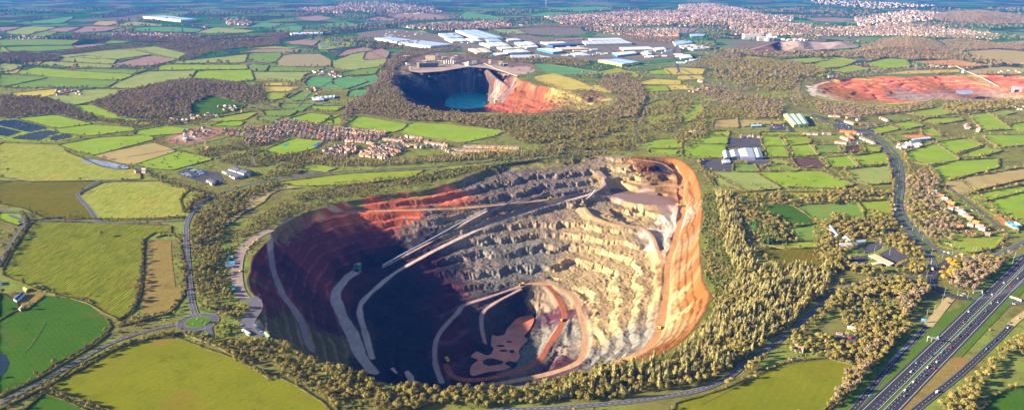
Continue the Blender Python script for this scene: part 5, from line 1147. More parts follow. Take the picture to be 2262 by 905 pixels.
# inside the second quarry: bushes on the yellow tip and benches
for s, kd, sp in (("S 1190,195 1240,200 1300,210 1300,235 1270,247 1225,245 1245,225 1200,205", 'b', 24), ("S 1150,180 1180,190 1200,205 1150,200", 's', 16), ("S 870,150 890,190 900,220 930,235 960,243 920,240 885,215 862,180", 'm', 12)):
    X, Y = sample(pts(s), sp, .3, 44)
    for x, y in zip(X, Y): POOL.append((kd, 'on the ledges of the quarry with the lake', x, y, gz(x, y), R.uniform(.7, 1.2)))
for s in ("S 640,500 700,482 780,475 860,470 950,440 1010,430 1010,445 900,462 780,478 700,492", "S 610,690 640,720 700,770 760,800 700,790 620,750 590,710 580,680"):
    X, Y = sample(pts(s), 9, .42, 45)
    for x, y in zip(X, Y): POOL.append(('s', 'on the ledges of the big quarry', x, y, gz(x, y), R.uniform(.35, .8)))
for s_, sp, thin, sc, pl in (("V 790,180 1000,180 1250,100 1560,150 1810,230 1830,300 1640,340 1300,300 1100,365 1000,375 820,375 780,330 860,270", 16, .5, .4, 'in the village gardens'), ("T 0,160 170,170 700,230 690,300 640,330 480,350 300,330 60,345 0,320", 16, .5, .4, 'in the village gardens'), ("T 60,380 420,360 860,370 880,420 720,500 420,480 60,480", 17, .45, .4, 'in the village gardens'), ("T 640,290 850,270 1330,350 1480,370 1330,400 1300,420 860,380 640,350", 15, .35, .45, 'behind the terraces'),
    ("N 740,160 960,170 1180,230 1340,330 1100,400 880,440 640,450 430,430 700,300", 17, .4, .55, 'among the roadside houses'), ("K 800,200 1400,200 2262,220 2262,380 1700,400 1300,385 1040,350 900,300", 60, .45, .9, 'between the warehouses'), ("B 1300,180 1900,160 2262,170 2262,240 1900,250 1700,220", 70, .45, 1.1, 'on the brown ground beyond the warehouses'),
    ("B 1380,115 1900,80 2262,72 2262,245 1980,250 1700,215 1500,160", 62, .35, 1.5, 'between the far estates'), ("B 420,180 850,150 1100,140 1180,170 1000,190 700,205", 60, .3, 1.5, 'between the far estates'), ("C 0,35 200,25 560,100 860,165 1200,180 1700,130 2110,230 2080,262 1500,235 860,238 350,230 0,180", 62, .35, 1.5, 'between the far estates'), ("A 740,215 1340,228 1340,262 740,248", 50, .3, 1.3, 'between the far estates'), ("B 0,10 640,20 700,80 300,85 0,80", 75, .3, 1.9, 'between the far estates')):
    X, Y = sample(pts(s_), sp, thin, 311)
    for x, y in zip(X, Y): POOL.append((R.choice('bbes') if sp < 40 else R.choice('bme'), pl, x, y, 0, sc * R.uniform(.7, 1.3)))
# ------------------------------------------------------------------ the trees that show largest are objects; the rest of each wood is one mass
def onscreen(x, y, z):
    u, v = PX(x, y, z); return -25 < u < 2287 and v < 925
POOL = [p for p in POOL if onscreen(p[2], p[3], p[4])]
TH = {'b': 12, 'm': 12, 'p': 17, 'e': 12, 's': 3, 'g': 3, 'k': 12}
byk = {}
for i, p in enumerate(POOL):
    u, v = PX(p[2], p[3], p[4])
    byk.setdefault(p[0], []).append((-(p[5] * TH[p[0]] / DEPTH(p[2], p[3])) if 0 < u < 2262 and v < 908 else 0, i))
LIM = {'b': 300, 'p': 220, 'm': 130, 'e': 70, 'k': 40, 's': 70, 'g': 60}; picked = set()
DESC = {'b': 'leafless olive-brown tree', 'p': 'tall pale leafless poplar', 'm': 'leafless dark brown tree', 'e': 'dark evergreen tree', 's': 'low straw-coloured bush', 'g': 'low dark green bush', 'k': 'golden-leaved autumn tree'}
PL = {'b': 'leafless olive-brown trees', 'p': 'tall pale leafless poplars', 'm': 'leafless dark brown trees', 'e': 'dark evergreen trees', 's': 'low straw-coloured bushes', 'g': 'low dark green bushes', 'k': 'golden-leaved autumn trees'}
for k, L in byk.items():
    L.sort()
    for s_, i in L[:LIM[k]]:
        if s_ == 0: continue
        picked.add(i); kd, place, x, y, z, c = POOL[i]; v = R.randrange(4); tr, cm, _ = TPL[kd, v]
        e = bpy.data.objects.new(KINDW[kd], None); COL.objects.link(e); e.location = (x, y, z); e.rotation_euler = (0, 0, R.uniform(0, 6.28)); q = c * R.uniform(.9, 1.1); e.scale = (q, q, c); e.empty_display_size = .1
        obj('trunk', tr, e); obj('crown', cm, e); tag(e, f'{DESC[kd]} {place}', 'tree' if kd not in 'sg' else 'bush', f'{PL[kd]} {place}')
rest = {}
for i, p in enumerate(POOL):
    if i not in picked: rest.setdefault((p[0], p[1]), []).append((p[2], p[3], p[4], p[5]))
for (kd, place), L in rest.items():
    n = {'b': 'bare_woodland', 'p': 'poplar_woodland', 'm': 'brown_woodland', 'e': 'evergreen_woodland', 's': 'scrub', 'g': 'gorse_scrub', 'k': 'golden_woodland'}[kd]
    scatter(n, L, kd, f'mass of {PL[kd]} {place}', 'woodland' if kd not in 'sg' else 'scrub')
print('POOL', len(POOL), 'hedges', len(HEDGES))
# ------------------------------------------------------------------ building materials
def colr_mat(name, c, **k): return plain(name, c, **k)
M_ = {'tile': plain('brown_roof_tiles', (.31, .19, .125), var=.5), 'slate': plain('grey_slate', (.17, .155, .155), var=.4), 'red': plain('red_roof_tiles', (.42, .15, .06), var=.3), 'brick': plain('red_brick', (.45, .19, .09), var=.4), 'render': plain('cream_render', (.58, .52, .42), var=.3),
      'pale': plain('pale_brick', (.55, .42, .30), var=.3), 'white': plain('white_sheet', (.62, .64, .68), .5, .4), 'cream': plain('cream_cladding', (.64, .58, .46), .6), 'blue': plain('pale_blue_roofing', (.33, .45, .64), .45, .5), 'bluegrey': plain('blue_grey_roofing', (.36, .44, .58), .45, .5),
      'navy': plain('navy_cladding', (.05, .10, .25), .5), 'grey': plain('grey_sheet', (.45, .45, .47), .6), 'dgrey': plain('dark_sheet', (.13, .125, .14), .7), 'glass': plain('dark_glass', (.03, .035, .05), .15, .8), 'tan': plain('tan_sheet', (.62, .48, .26), .6), 'green': plain('green_sheet', (.05, .20, .15), .6),
      'lime': plain('pale_green_sheet', (.52, .68, .42), .5, .4), 'limed': plain('yellow_green_cladding', (.55, .62, .12), .6), 'concrete': plain('concrete', (.48, .45, .40), .8), 'steel': plain('galvanised_steel', (.52, .53, .55), .45, .5), 'yellow': plain('plant_yellow', (.75, .48, .05), .45, .5), 'rubber': plain('rubber', (.025, .025, .025), .8),
      'solar': plain('solar_cells', (.012, .022, .07), .2, .6), 'azure': plain('azure_panel', (.03, .30, .62), .4), 'skylight': plain('skylight_sheet', (.62, .70, .74), .3, .5), 'purple': plain('mauve_sheet', (.22, .22, .42), .6), 'wood': plain('timber', (.28, .18, .09), .8), 'orange': plain('orange_tiles', (.62, .22, .05), var=.3)}
# ------------------------------------------------------------------ houses
def gable(w, d, h, rh, ov=.35):
    a = MB(); x, y = w / 2, d / 2
    a.add([(-x, -y, 0), (x, -y, 0), (x, y, 0), (-x, y, 0), (-x, -y, h), (x, -y, h), (x, y, h), (-x, y, h), (-x, 0, h + rh), (x, 0, h + rh)], [(0, 1, 5, 4), (2, 3, 7, 6), (1, 2, 6, 9, 5), (3, 0, 4, 8, 7)])
    X, Y = x + ov, y + ov; k = rh / y * ov; t = .18
    b = MB(); z0 = h - k
    b.add([(-X, -Y, z0), (X, -Y, z0), (X, 0, h + rh + .02), (-X, 0, h + rh + .02), (X, Y, z0), (-X, Y, z0), (-X, -Y, z0 - t), (X, -Y, z0 - t), (X, Y, z0 - t), (-X, Y, z0 - t)],
          [(0, 1, 2, 3), (3, 2, 4, 5), (0, 6, 7, 1), (4, 8, 9, 5), (0, 3, 5, 9, 6), (1, 7, 8, 4, 2)])
    return a, b
HP = {}
def house_parts(key):
    if key in HP: return HP[key]
    w, d, h, rh, wall, roof, detail = key
    a, b = gable(w, d, h, rh); c = MB().box(w * .28, w * .28 + .9, -.45, .45, h + rh * .5, h + rh + 1.1)
    ws = []
    if detail:
        for s in (-1, 1):
            for zz in ([1.0, 3.7] if h > 4.5 else [1.0]):
                for xx in (-w * .28, w * .28): ws.append(MB().box(xx - .65, xx + .65, s * d / 2 - .04, s * d / 2 + .06, zz, zz + 1.2).me('window', M_['glass']))
        ws.append(MB().box(-.5, .5, -d / 2 - .07, -d / 2 + .02, 0, 2.05).me('door', M_['wood']))
    HP[key] = (a.me('wall', M_[wall]), b.me('roof', M_[roof]), c.me('chimney', M_['brick']), ws); return HP[key]
HQ = []
def house(x, y, rz, w=8, d=8, h=5.2, rh=2.6, wall='brick', roof='tile', desc='', group='', detail=0, label=None): HQ.append((x, y, rz, w, d, h, rh, wall, roof, detail, label, group))
def make_house(x, y, rz, w, d, h, rh, wall, roof, detail, label, group):
    A_, B2, C_, ws = house_parts((w, d, h, rh, wall, roof, detail))
    e = bpy.data.objects.new('house', None); COL.objects.link(e); e.location = (x, y, .5); e.rotation_euler = (0, 0, rz); e.empty_display_size = .1
    obj('wall', A_, e); r_ = obj('roof', B2, e); obj('chimney', C_, r_)
    for q in ws: obj(q.name.split('.')[0], q, e)
    tag(e, label, 'house', group)
def line_houses(s, n, desc, wall, roof, group, w=None, d=8.5, jit=0, label=None, rot=0, h=5.2, rh=2.4):
    L = pts(s); a, b = Vector(L[0]), Vector(L[1]); ln = (b - a).length; rz = math.atan2((b - a).y, (b - a).x)
    n = n or int(ln / 11); ww = round(w or ln / n - .05, 2)
    for i in range(n):
        p = a + (b - a) * ((i + .5) / n); wl = wall if isinstance(wall, str) else R.choice(wall); rf = roof if isinstance(roof, str) else R.choice(roof)
        house(p.x + R.uniform(-jit, jit), p.y + R.uniform(-jit, jit), rz + rot + R.uniform(-.05, .05) * jit, ww, d, h, rh, wl, rf, desc, group, label=label)
WN = {'brick': 'brick', 'render': 'cream', 'pale': 'pale', 'orange': 'orange'}
t_ = 'terraced house in the %s'
for s, n, place in (("T 1075,352 1310,382", 26, 'terrace row below the second green field'), ("T 1465,388 1790,398", 26, 'long pale terrace near the allotments'), ("T 1800,398 2020,404", 18, 'far end of the long pale terrace'), ("T 660,318 860,334", 17, 'terrace row nearest the farm track'), ("T 1345,425 1690,436", 22, 'lower terrace beside the bypass trees')):
    line_houses(s, n, '', ['render', 'pale', 'pale', 'brick'], 'tile', 'houses of the ' + place, label='narrow brown-roofed ' + t_ % place, d=9)
line_houses("T 1700,437 1890,443", 5, '', 'orange', 'orange', 'orange terraced houses', label='bright orange-walled house at the end of the lower terrace')
for s, n, place in (("T 175,205 420,228", 12, 'row backing on the first green field'), ("T 430,232 690,246", 12, 'row backing on the first green field'), ("T 200,240 640,275", 15, 'second row below the first green field'), ("T 880,285 1060,315", 10, 'sheds-and-gardens row under the second green field'),
                    ("T 75,430 210,475", 8, 'new estate beside the poplar belt'), ("T 110,400 330,455", 9, 'new estate beside the poplar belt'), ("T 240,385 390,405", 8, 'new estate beside the poplar belt'), ("T 430,465 690,505", 11, 'curved estate beside the poplar belt'), ("T 480,435 720,465", 10, 'curved estate beside the poplar belt'),
                    ("T 590,385 840,430", 10, 'curved estate beside the poplar belt'), ("T 500,350 590,370", 4, 'middle of the village'), ("T 290,330 480,345", 7, 'middle of the village'), ("T 860,370 1010,395", 6, 'middle of the village'), ("T 1255,405 1330,440", 4, 'middle of the village'), ("T 1345,458 1470,476", 6, 'short row by the bypass')):
    for k in range(1):
        line_houses(s, n, 'pitched-roof village house', ['brick', 'pale', 'render', 'brick', 'orange'], ['tile', 'slate', 'tile', 'red'], 'houses of the ' + place, w=8, jit=2.5, label='small pitched-roof house in the ' + place, rot=R.choice([0, 1.57]) if 'estate' in place else 0)
def fill_houses(s, sx, sy, desc, group, label, cap=300, ang=.2, seed=3, ww=(7, 11), walls=('brick', 'pale', 'render', 'brick'), roofs=('tile', 'slate', 'tile', 'red')):
    poly = pts(s); P = np.array(poly); x0, y0 = P.min(0); x1, y1 = P.max(0); g = random.Random(seed); cx, cy = (x0 + x1) / 2, (y0 + y1) / 2; r_ = max(x1 - x0, y1 - y0); n = 0
    for i in range(int(-r_ / sx), int(r_ / sx)):
        for j in range(int(-r_ / sy), int(r_ / sy)):
            u, v = i * sx + g.uniform(-3, 3), j * sy + g.uniform(-3, 3); x = cx + u * math.cos(ang) - v * math.sin(ang); y = cy + u * math.sin(ang) + v * math.cos(ang)
            if n >= cap or not inpoly([x], [y], poly)[0] or g.random() < .12: continue
            n += 1; house(x, y, ang + g.choice([0, 1.57]) + g.uniform(-.2, .2), g.choice([7.5, 9.5, 12]), 8, 5.0, 2.8, g.choice(walls), g.choice(roofs), desc, group, label=label)
    return n
n1 = fill_houses("V 790,190 1000,190 1240,200 1290,260 1100,345 1000,365 820,365 800,330 870,270", 13, 18, '', 'houses at the west end of the village', 'brick house at the west end of the village by the sports field', seed=1)
n2 = fill_houses("V 1070,150 1250,110 1560,160 1700,200 1810,240 1810,300 1640,330 1300,290 1250,230 1100,190", 15, 20, '', 'houses of the old village centre', 'older house among trees in the village centre', seed=2)
n3 = fill_houses("T 0,240 380,265 640,290 640,320 480,345 280,325 60,330 0,300", 14, 18, '', 'houses on the village main street', 'house along the village main street', seed=4)
n4 = fill_houses("V 620,205 790,225 850,260 700,290 600,250", 15, 20, '', 'houses beside the red building site', 'house among dark trees beside the building site', seed=5)
fill_houses("T 70,410 230,370 400,370 400,430 330,470 210,490 80,475", 13, 16, '', 'houses of the new estate beside the poplar belt', 'small pitched-roof house in the new estate beside the poplar belt', seed=6, ang=.5)
fill_houses("T 430,430 560,370 850,385 850,430 700,505 430,480", 13, 16, '', 'houses of the curved estate', 'small pitched-roof house in the curved estate beside the poplar belt', seed=7, ang=-.3)
fill_houses("T 700,300 1060,320 1300,360 1300,372 860,328 700,312", 11, 14, '', 'sheds behind the terraces', 'garden outbuilding behind the upper terraces', seed=8, ww=(5, 7))
fill_houses("T 640,340 860,350 1240,390 1240,410 900,400 640,372", 16, 20, '', 'houses between the terraces', 'house in the streets between the terraces', seed=9)
fill_houses("T 170,190 700,235 700,290 400,265 170,240", 13, 19, '', 'houses behind the first field', 'house in the rows below the first green field', seed=10)
print('village', n1, n2, n3, n4)
# roadside village beyond the dual carriageway
for s, n, wl, rf, lb in (("N 430,440 590,445", 5, 'render', 'tile', 'low cream house in the row below the evergreen clump'), ("N 660,440 760,440", 3, 'render', 'tile', 'cream house beside the tree-lined plot'), ("N 885,410 1070,425", 6, 'orange', 'red', 'orange-roofed house on the bend of the side street'), ("N 890,480 990,520", 5, 'render', 'tile', 'white-walled house in the sloping terrace'),
                         ("N 960,440 1050,510", 5, 'brick', 'tile', 'brick house in the sloping terrace'), ("N 970,560 1120,555", 4, 'render', 'slate', 'pale low house facing the paddocks'), ("N 1140,490 1300,560", 6, 'render', 'tile', 'cream house by the start of the dual carriageway'), ("N 960,240 1100,235", 6, 'orange', 'orange', 'bright orange house beyond the crossroads'),
                         ("N 950,285 1060,320", 5, 'orange', 'red', 'orange brick house at the crossroads'), ("N 1090,265 1160,255", 3, 'brick', 'orange', 'long orange-roofed building beyond the crossroads'), ("N 740,215 880,225", 5, 'render', 'slate', 'pale house beside the wide junction road'), ("N 1130,320 1310,320", 6, 'render', 'grey', 'white-roofed unit beside the garden centre'),
                         ("N 1380,240 1490,280", 4, 'render', 'white', 'white-roofed bungalow by the brown plot'), ("N 930,200 1060,205", 4, 'brick', 'tile', 'brick house in the upper roadside row'), ("N 820,545 950,560", 4, 'render', 'red', 'pale house at the corner above the paddocks'), ("N 1110,445 1200,440", 3, 'render', 'slate', 'house beside the roundabout trees')):
    line_houses(s, n, '', wl, rf, 'houses: ' + lb, w=11, d=9, jit=2, label=lb)
# gardens lane: each house has its own place in the row
for i, (u, v, wl, rf, lb) in enumerate([(1190, 128, 'render', 'grey', 'white house at the top end of the garden lane'), (1225, 150, 'render', 'slate', 'cream house next to the top white house of the garden lane'), (1262, 165, 'brick', 'orange', 'orange-roofed house third in the garden lane'), (1300, 195, 'render', 'white', 'pale-roofed house fourth in the garden lane'),
        (1335, 222, 'brick', 'red', 'red-roofed house fifth in the garden lane'), (1372, 238, 'orange', 'orange', 'small bright orange house in the garden lane'), (1360, 285, 'render', 'tile', 'low brown-roofed house mid garden lane'), (1410, 290, 'render', 'tile', 'brown-roofed semi mid garden lane'),
        (1460, 305, 'render', 'slate', 'grey hipped house mid garden lane'), (1475, 335, 'render', 'white', 'white house below the grey hipped one'), (1505, 355, 'render', 'tile', 'brown-roofed house below the white one'), (1545, 385, 'brick', 'tile', 'wide brown-roofed house near the works yard'), (1612, 430, 'orange', 'orange', 'bright orange house facing the works yard'),
        (1650, 465, 'render', 'tile', 'long cream house beside the works yard'), (1675, 490, 'render', 'slate', 'slate-roofed house at the low end of the lane'), (1455, 475, 'brick', 'red', 'red brick building at the west of the works yard'), (1725, 548, 'brick', 'slate', 'dark barn-like house at the field edge'), (1560, 450, 'pale', 'slate', 'blue-grey workshop in the works yard')]):
    x, y = W(1800 + u / 4.526, 400 + v / 4.526); house(x, y, -.95, 14 if 'wide' in lb or 'long' in lb else 11, 8.5, 4.8, 2.6, wl, rf, detail=1, label=lb, group='houses of the garden lane')
for u, v, wl, rf, lb in ((1828, 725, 'render', 'slate', 0), ) : pass
fx = lambda u, v: W(1500 + u / 2.967, 600 + v / 2.967)
house(*fx(785, 520), -.5, 11, 7, 4.6, 2.6, 'render', 'tile', detail=1, label='small white cottage between the country road and the lime field', group='farm buildings')
house(*fx(765, 478), -.5, 7, 4, 2.4, 1, 'pale', 'grey', label='grey-roofed shed behind the white cottage', group='farm buildings')
house(*fx(740, 495), 1, 6, 4, 2.4, 1, 'render', 'white', label='white hut beside the country road', group='farm buildings')
house(*fx(1050, 412), -.2, 8, 4, 2.6, 1, 'render', 'white', label='white portable building in the muddy yard', group='farm buildings')
house(*fx(1130, 375), -.4, 11, 5, 2.8, 1.2, 'pale', 'grey', label='long grey shed at the top of the muddy yard', group='farm buildings')
for i, (u, v, lb) in enumerate([(1440, 600, 'farmhouse beyond the deep green meadow by the brown wood'), ]): pass
def cluster(s, n, lb, grp, seed, roofs=('tile', 'slate', 'grey'), big=0):
    poly = pts(s); P = np.array(poly); g = random.Random(seed); x0, y0 = P.min(0); x1, y1 = P.max(0); k = 0; t = 0; done = []
    while k < n and t < 800:
        t += 1; x, y = g.uniform(x0, x1), g.uniform(y0, y1)
        if inpoly([x], [y], poly)[0] and all(math.hypot(x - a, y - b) > 13 + big for a, b in done):
            done.append((x, y)); k += 1; house(x, y, g.uniform(0, 3), g.choice([9, 12, 16 + big]), 9 + big / 3, 4.5, 2.4, g.choice(['brick', 'render', 'pale']), g.choice(roofs), label=lb, group=grp)
cluster("A 360,595 540,595 530,625 400,632 360,615", 14, 'farm building beside the small yellow field', 'farm by the small yellow field', 1, big=8)
cluster("A 1420,695 1560,695 1600,740 1440,735", 11, 'house in the grounds below the deep green meadow', 'houses by the deep green meadow', 2)
cluster("A 1260,760 1330,765 1320,785 1260,785", 4, 'cottage beside the lane below the brown wood', 'cottages by the lane', 3)
cluster("A 1350,750 1440,752 1430,775 1350,775", 5, 'white-roofed farm shed beside the lane', 'farm sheds by the lane', 4, ('white', 'grey'), 5)
cluster("A 1100,790 1240,790 1240,815 1120,815", 6, 'house in the hamlet before the brown wood', 'hamlet before the brown wood', 5)
cluster("A 740,428 860,430 860,442 760,442", 7, 'house in the hamlet under the brown pasture hill', 'hamlet under the hill', 6)
cluster("A 290,372 380,372 390,395 300,400", 8, 'house in the far hamlet of dark trees', 'far hamlet', 7)
cluster("A 1290,165 1400,165 1400,195 1320,190", 9, 'far farm building on the green field edge', 'far farm', 8, big=8)
cluster("A 2060,470 2230,475 2200,508 2080,500", 14, 'yard building of the busy scrap yard', 'scrap yard buildings', 9, ('white', 'grey', 'slate'), 6)
cluster("A 2010,570 2090,575 2100,620 2010,630", 6, 'brick building of the small works', 'small works', 10, ('red', 'tile'), 4)
cluster("B 0,500 60,495 50,508 0,510", 4, 'shed at the edge of the yard by the railway', 'sheds by the railway', 11)
cluster("C 1860,800 1990,830 1960,890 1880,850", 9, 'pale shed of the smallholding among hedged fields', 'smallholding sheds', 12, ('white', 'grey'))
cluster("C 2200,705 2262,700 2262,725 2210,725", 4, 'yellow roofed farm building at the edge of the view', 'edge farm', 13, ('tan', 'tan'))
cluster("H 1420,60 1560,55 1560,85 1440,90", 8, 'white-roofed stable by the green barn', 'stables by the green barn', 14, ('white', 'grey'))
cluster("H 400,0 545,0 530,15 400,15", 6, 'house above the long mauve yard', 'houses above the mauve yard', 15)
cluster("H 120,160 160,160 160,180 120,180", 2, 'hut at the edge of the quarry yard', 'quarry yard huts', 16)
cluster("D 900,225 960,225 970,250 910,255", 3, 'old farmhouse under trees beside the rough pasture', 'old farm', 17)
cluster("C 60,855 120,855 110,880 60,885", 4, 'house by the lane junction beyond the big quarry', 'houses by the lane junction', 18)
cluster("P 1930,440 2080,450 2060,490 1950,480", 4, 'stable hut beside the sand school', 'stable huts', 19, ('azure', 'white'))
cluster("V 60,110 180,110 180,150 60,150", 6, 'cottage on the lane before the building site', 'lane cottages', 20); cluster("V 280,75 380,75 380,100 290,105", 4, 'cottage by the far lane bend', 'bend cottages', 21)
cluster("V 430,60 560,65 540,95 440,90", 4, 'white farm building beyond the building site', 'white farm', 22, ('white', 'grey'), 5)
# ------------------------------------------------------------------ sheds and warehouses from their roof corners
def shed(s, h, wall, roof, label, name='warehouse', cat='warehouse', ridges=1, rh=None, strips=0, stripm='skylight', group=None, doors=0):
    """roof outline: four corners (far-left, far-right, near-right, near-left) at height h"""
    P = [Vector((*p, h)) for p in pts(s, h)]; e = bpy.data.objects.new(name, None); COL.objects.link(e); c = sum(P, Vector()) / 4; e.location = (c.x, c.y, .5); e.empty_display_size = .1
    P = [p - Vector((c.x, c.y, .5)) for p in P]; a, b, c_, d = P
    w_ = MB(); w_.add([*(tuple(p) for p in P), *((p.x, p.y, -.5) for p in P)], [(0, 4, 5, 1), (1, 5, 6, 2), (2, 6, 7, 3), (3, 7, 4, 0)]); obj('wall', w_.me('wall', M_[wall]), e)
    rh = rh if rh is not None else h * .15; r = MB(); st = MB(); long_ = (b - a).length + (c_ - d).length > (d - a).length + (c_ - b).length
    # ridges run along the longer side
    p0, p1, q0, q1 = (a, b, d, c_) if long_ else (a, d, b, c_)
    up_ = Vector((0, 0, rh)); lift = Vector((0, 0, .25))
    for k in range(ridges):
        s0 = k / ridges; s1 = (k + 1) / ridges; sm = (s0 + s1) / 2
        A1, A2 = p0.lerp(q0, s0) + lift, p1.lerp(q1, s0) + lift; M1, M2 = p0.lerp(q0, sm) + up_ + lift, p1.lerp(q1, sm) + up_ + lift; B1, B2 = p0.lerp(q0, s1) + lift, p1.lerp(q1, s1) + lift
        r.add([tuple(v) for v in (A1, A2, M2, M1, B2, B1)], [(0, 1, 2, 3), (3, 2, 4, 5), (0, 3, 5), (1, 4, 2)])
        for i in range(strips):
            t0 = (i + .3) / strips; t1 = (i + .62) / strips; o = Vector((0, 0, .12))
            for (E1, E2, F1, F2) in ((A1, A2, M1, M2), (B1, B2, M1, M2)):
                x0_, x1_ = E1.lerp(E2, t0), E1.lerp(E2, t1); y0_, y1_ = F1.lerp(F2, t0), F1.lerp(F2, t1)
                st.add([tuple(v + o) for v in (x0_.lerp(y0_, .12), x1_.lerp(y1_, .12), x1_.lerp(y1_, .88), x0_.lerp(y0_, .88))], [(0, 1, 2, 3)])
    ro = obj('roof', r.me('roof', M_[roof]), e)
    if st.v: obj('skylight', st.me('skylight', M_[stripm]), ro)
    dv = (c_ - d); nrm = Vector((dv.y, -dv.x, 0)).normalized()
    for i in range(doors):
        m = MB(); g0 = d.lerp(c_, (i + .3) / doors); g1 = d.lerp(c_, (i + .6) / doors); t = min(h * .55, 5)
        m.add([(g0.x + nrm.x * .1, g0.y + nrm.y * .1, -.4), (g1.x + nrm.x * .1, g1.y + nrm.y * .1, -.4), (g1.x + nrm.x * .1, g1.y + nrm.y * .1, t), (g0.x + nrm.x * .1, g0.y + nrm.y * .1, t)], [(0, 1, 2, 3)]); obj('door', m.me('door', M_['grey']), e)
    if label: tag(e, label, cat, group)
    return e
S_ = shed
S_("K 930,122 1150,118 1410,197 1150,203", 17, 'cream', 'blue', 'largest warehouse with a striped pale blue roof, far side of the estate', ridges=3, strips=16, stripm='white', rh=1.5)
S_("K 762,155 925,150 1018,195 850,200", 14, 'white', 'blue', 'pale blue striped warehouse west of the largest one', ridges=2, strips=9, stripm='white', rh=1.5)
S_("K 125,200 270,190 510,218 345,236", 15, 'cream', 'bluegrey', 'blue-grey warehouse behind the stacked yard', ridges=2, rh=1.5, doors=6)
S_("K 362,242 560,220 910,262 680,283", 17, 'cream', 'bluegrey', 'big blue-grey warehouse nearest the dark quarry rim', ridges=3, rh=1.5, doors=14)
S_("K 825,205 1010,205 1050,232 900,236", 11, 'cream', 'white', 'cream and white warehouse below the blue striped pair', ridges=2)
S_("K 1025,205 1130,203 1212,230 1100,234", 11, 'cream', 'cream', 'cream warehouse just below the largest one', ridges=2)
S_("K 1170,250 1400,240 1482,276 1275,288", 12, 'cream', 'white', 'wide cream warehouse in the middle of the estate', ridges=3, strips=6, stripm='cream')
S_("K 1235,210 1350,207 1400,233 1262,236", 11, 'cream', 'blue', 'small blue-roofed warehouse below the largest one', ridges=1)
S_("K 1440,210 1550,205 1592,220 1452,228", 11, 'cream', 'white', 'narrow white warehouse east of the largest one', ridges=1)
S_("K 1520,243 1680,235 1742,266 1585,276", 12, 'cream', 'white', 'stepped white warehouse east of the middle one', ridges=2)
S_("K 1600,278 1742,272 1760,290 1640,297", 9, 'cream', 'cream', 'low cream annexe below the stepped white warehouse', ridges=1)
S_("K 1060,307 1230,300 1302,340 1142,350", 12, 'cream', 'tan', 'tan striped warehouse at the near edge of the estate', ridges=2, strips=7, stripm='white', doors=5)
S_("K 1345,290 1480,285 1530,304 1392,312", 10, 'cream', 'cream', 'cream shed before the middle warehouse', ridges=1)
S_("K 1410,322 1600,312 1682,338 1455,350", 11, 'white', 'white', 'bright white warehouse at the near edge of the estate', ridges=2, doors=8)
S_("K 1480,372 1740,366 1892,393 1502,398", 8, 'white', 'grey', 'long low sawtooth-roofed building nearest the brown bank', ridges=2, strips=18, stripm='white', doors=0)
S_("K 1305,350 1420,345 1442,362 1335,375", 8, 'azure', 'cream', 'small blue-walled unit beside the bright white warehouse', ridges=1)
S_("K 1745,306 1880,300 2012,330 1905,343", 11, 'azure', 'white', 'white warehouse with a blue east wall', ridges=2)
S_("K 1780,240 2000,235 2042,250 1855,260", 10, 'cream', 'cream', 'long cream warehouse behind the dark blue one', ridges=2)
S_("K 1830,267 2050,247 2222,258 1905,278", 12, 'navy', 'navy', 'dark blue warehouse in the east of the estate', ridges=1)
S_("K 2080,352 2200,345 2280,370 2125,372", 9, 'white', 'white', 'white unit east of the blue-walled warehouse', ridges=1)
S_("K 1930,297 2150,288 2280,308 1995,316", 9, 'tan', 'tan', 'tan-roofed unit below the dark blue warehouse', ridges=2)
S_("B 1665,255 1860,250 1900,262 1685,265", 10, 'cream', 'white', 'far white strip warehouse beyond the dark blue one')
S_("B 1625,270 1900,264 1955,285 1650,292", 12, 'cream', 'grey', 'long grey warehouse east of the dark blue one', ridges=3, strips=7, stripm='white')
S_("B 1730,395 1880,387 2002,407 1885,424", 12, 'limed', 'blue', 'blue striped warehouse with yellow-green walls by the houses', ridges=2, strips=10, stripm='white')
S_("B 1820,347 1960,337 1985,350 1855,366", 10, 'azure', 'cream', 'cream warehouse with azure ends in the east estate')
S_("B 1870,312 2060,307 2102,324 1895,330", 9, 'cream', 'white', 'white warehouse in the east estate')
S_("B 2080,318 2160,310 2180,325 2110,332", 9, 'cream', 'white', 'small white warehouse beside the east estate road')
S_("B 2220,272 2330,266 2350,280 2240,298", 10, 'white', 'blue', 'white and blue warehouse across the railway')
S_("C 70,224 170,224 165,238 78,240", 10, 'blue', 'blue', 'pale blue block beyond the railway cutting')
S_("C 0,300 90,290 130,300 30,312", 9, 'white', 'cream', 'cream warehouse beside the cutting', ridges=2)
S_("C 55,312 150,298 212,314 92,325", 10, 'cream', 'white', 'bright white warehouse nearest the cutting', ridges=2)
S_("C 0,360 70,358 90,378 10,385", 8, 'white', 'white', 'white shed at the south end of the east estate')
S_("A 940,108 1090,103 1290,126 1185,133", 22, 'cream', 'bluegrey', 'huge lone warehouse with a long yellow-lit front in the far fields', rh=1, ridges=2)
S_("A 1905,216 2120,211 2122,221 1915,227", 13, 'white', 'white', 'long white warehouse beyond the second solar farm')
S_("A 2050,640 2200,625 2200,640 2060,650", 6, 'white', 'white', 'white-roofed factory with solar strips west of the lake quarry', strips=5, stripm='solar')
S_("A 2060,640 2120,638 2130,658 2065,662", 6, 'azure', 'white', 'blue and white unit of the small works')
g = random.Random(11)
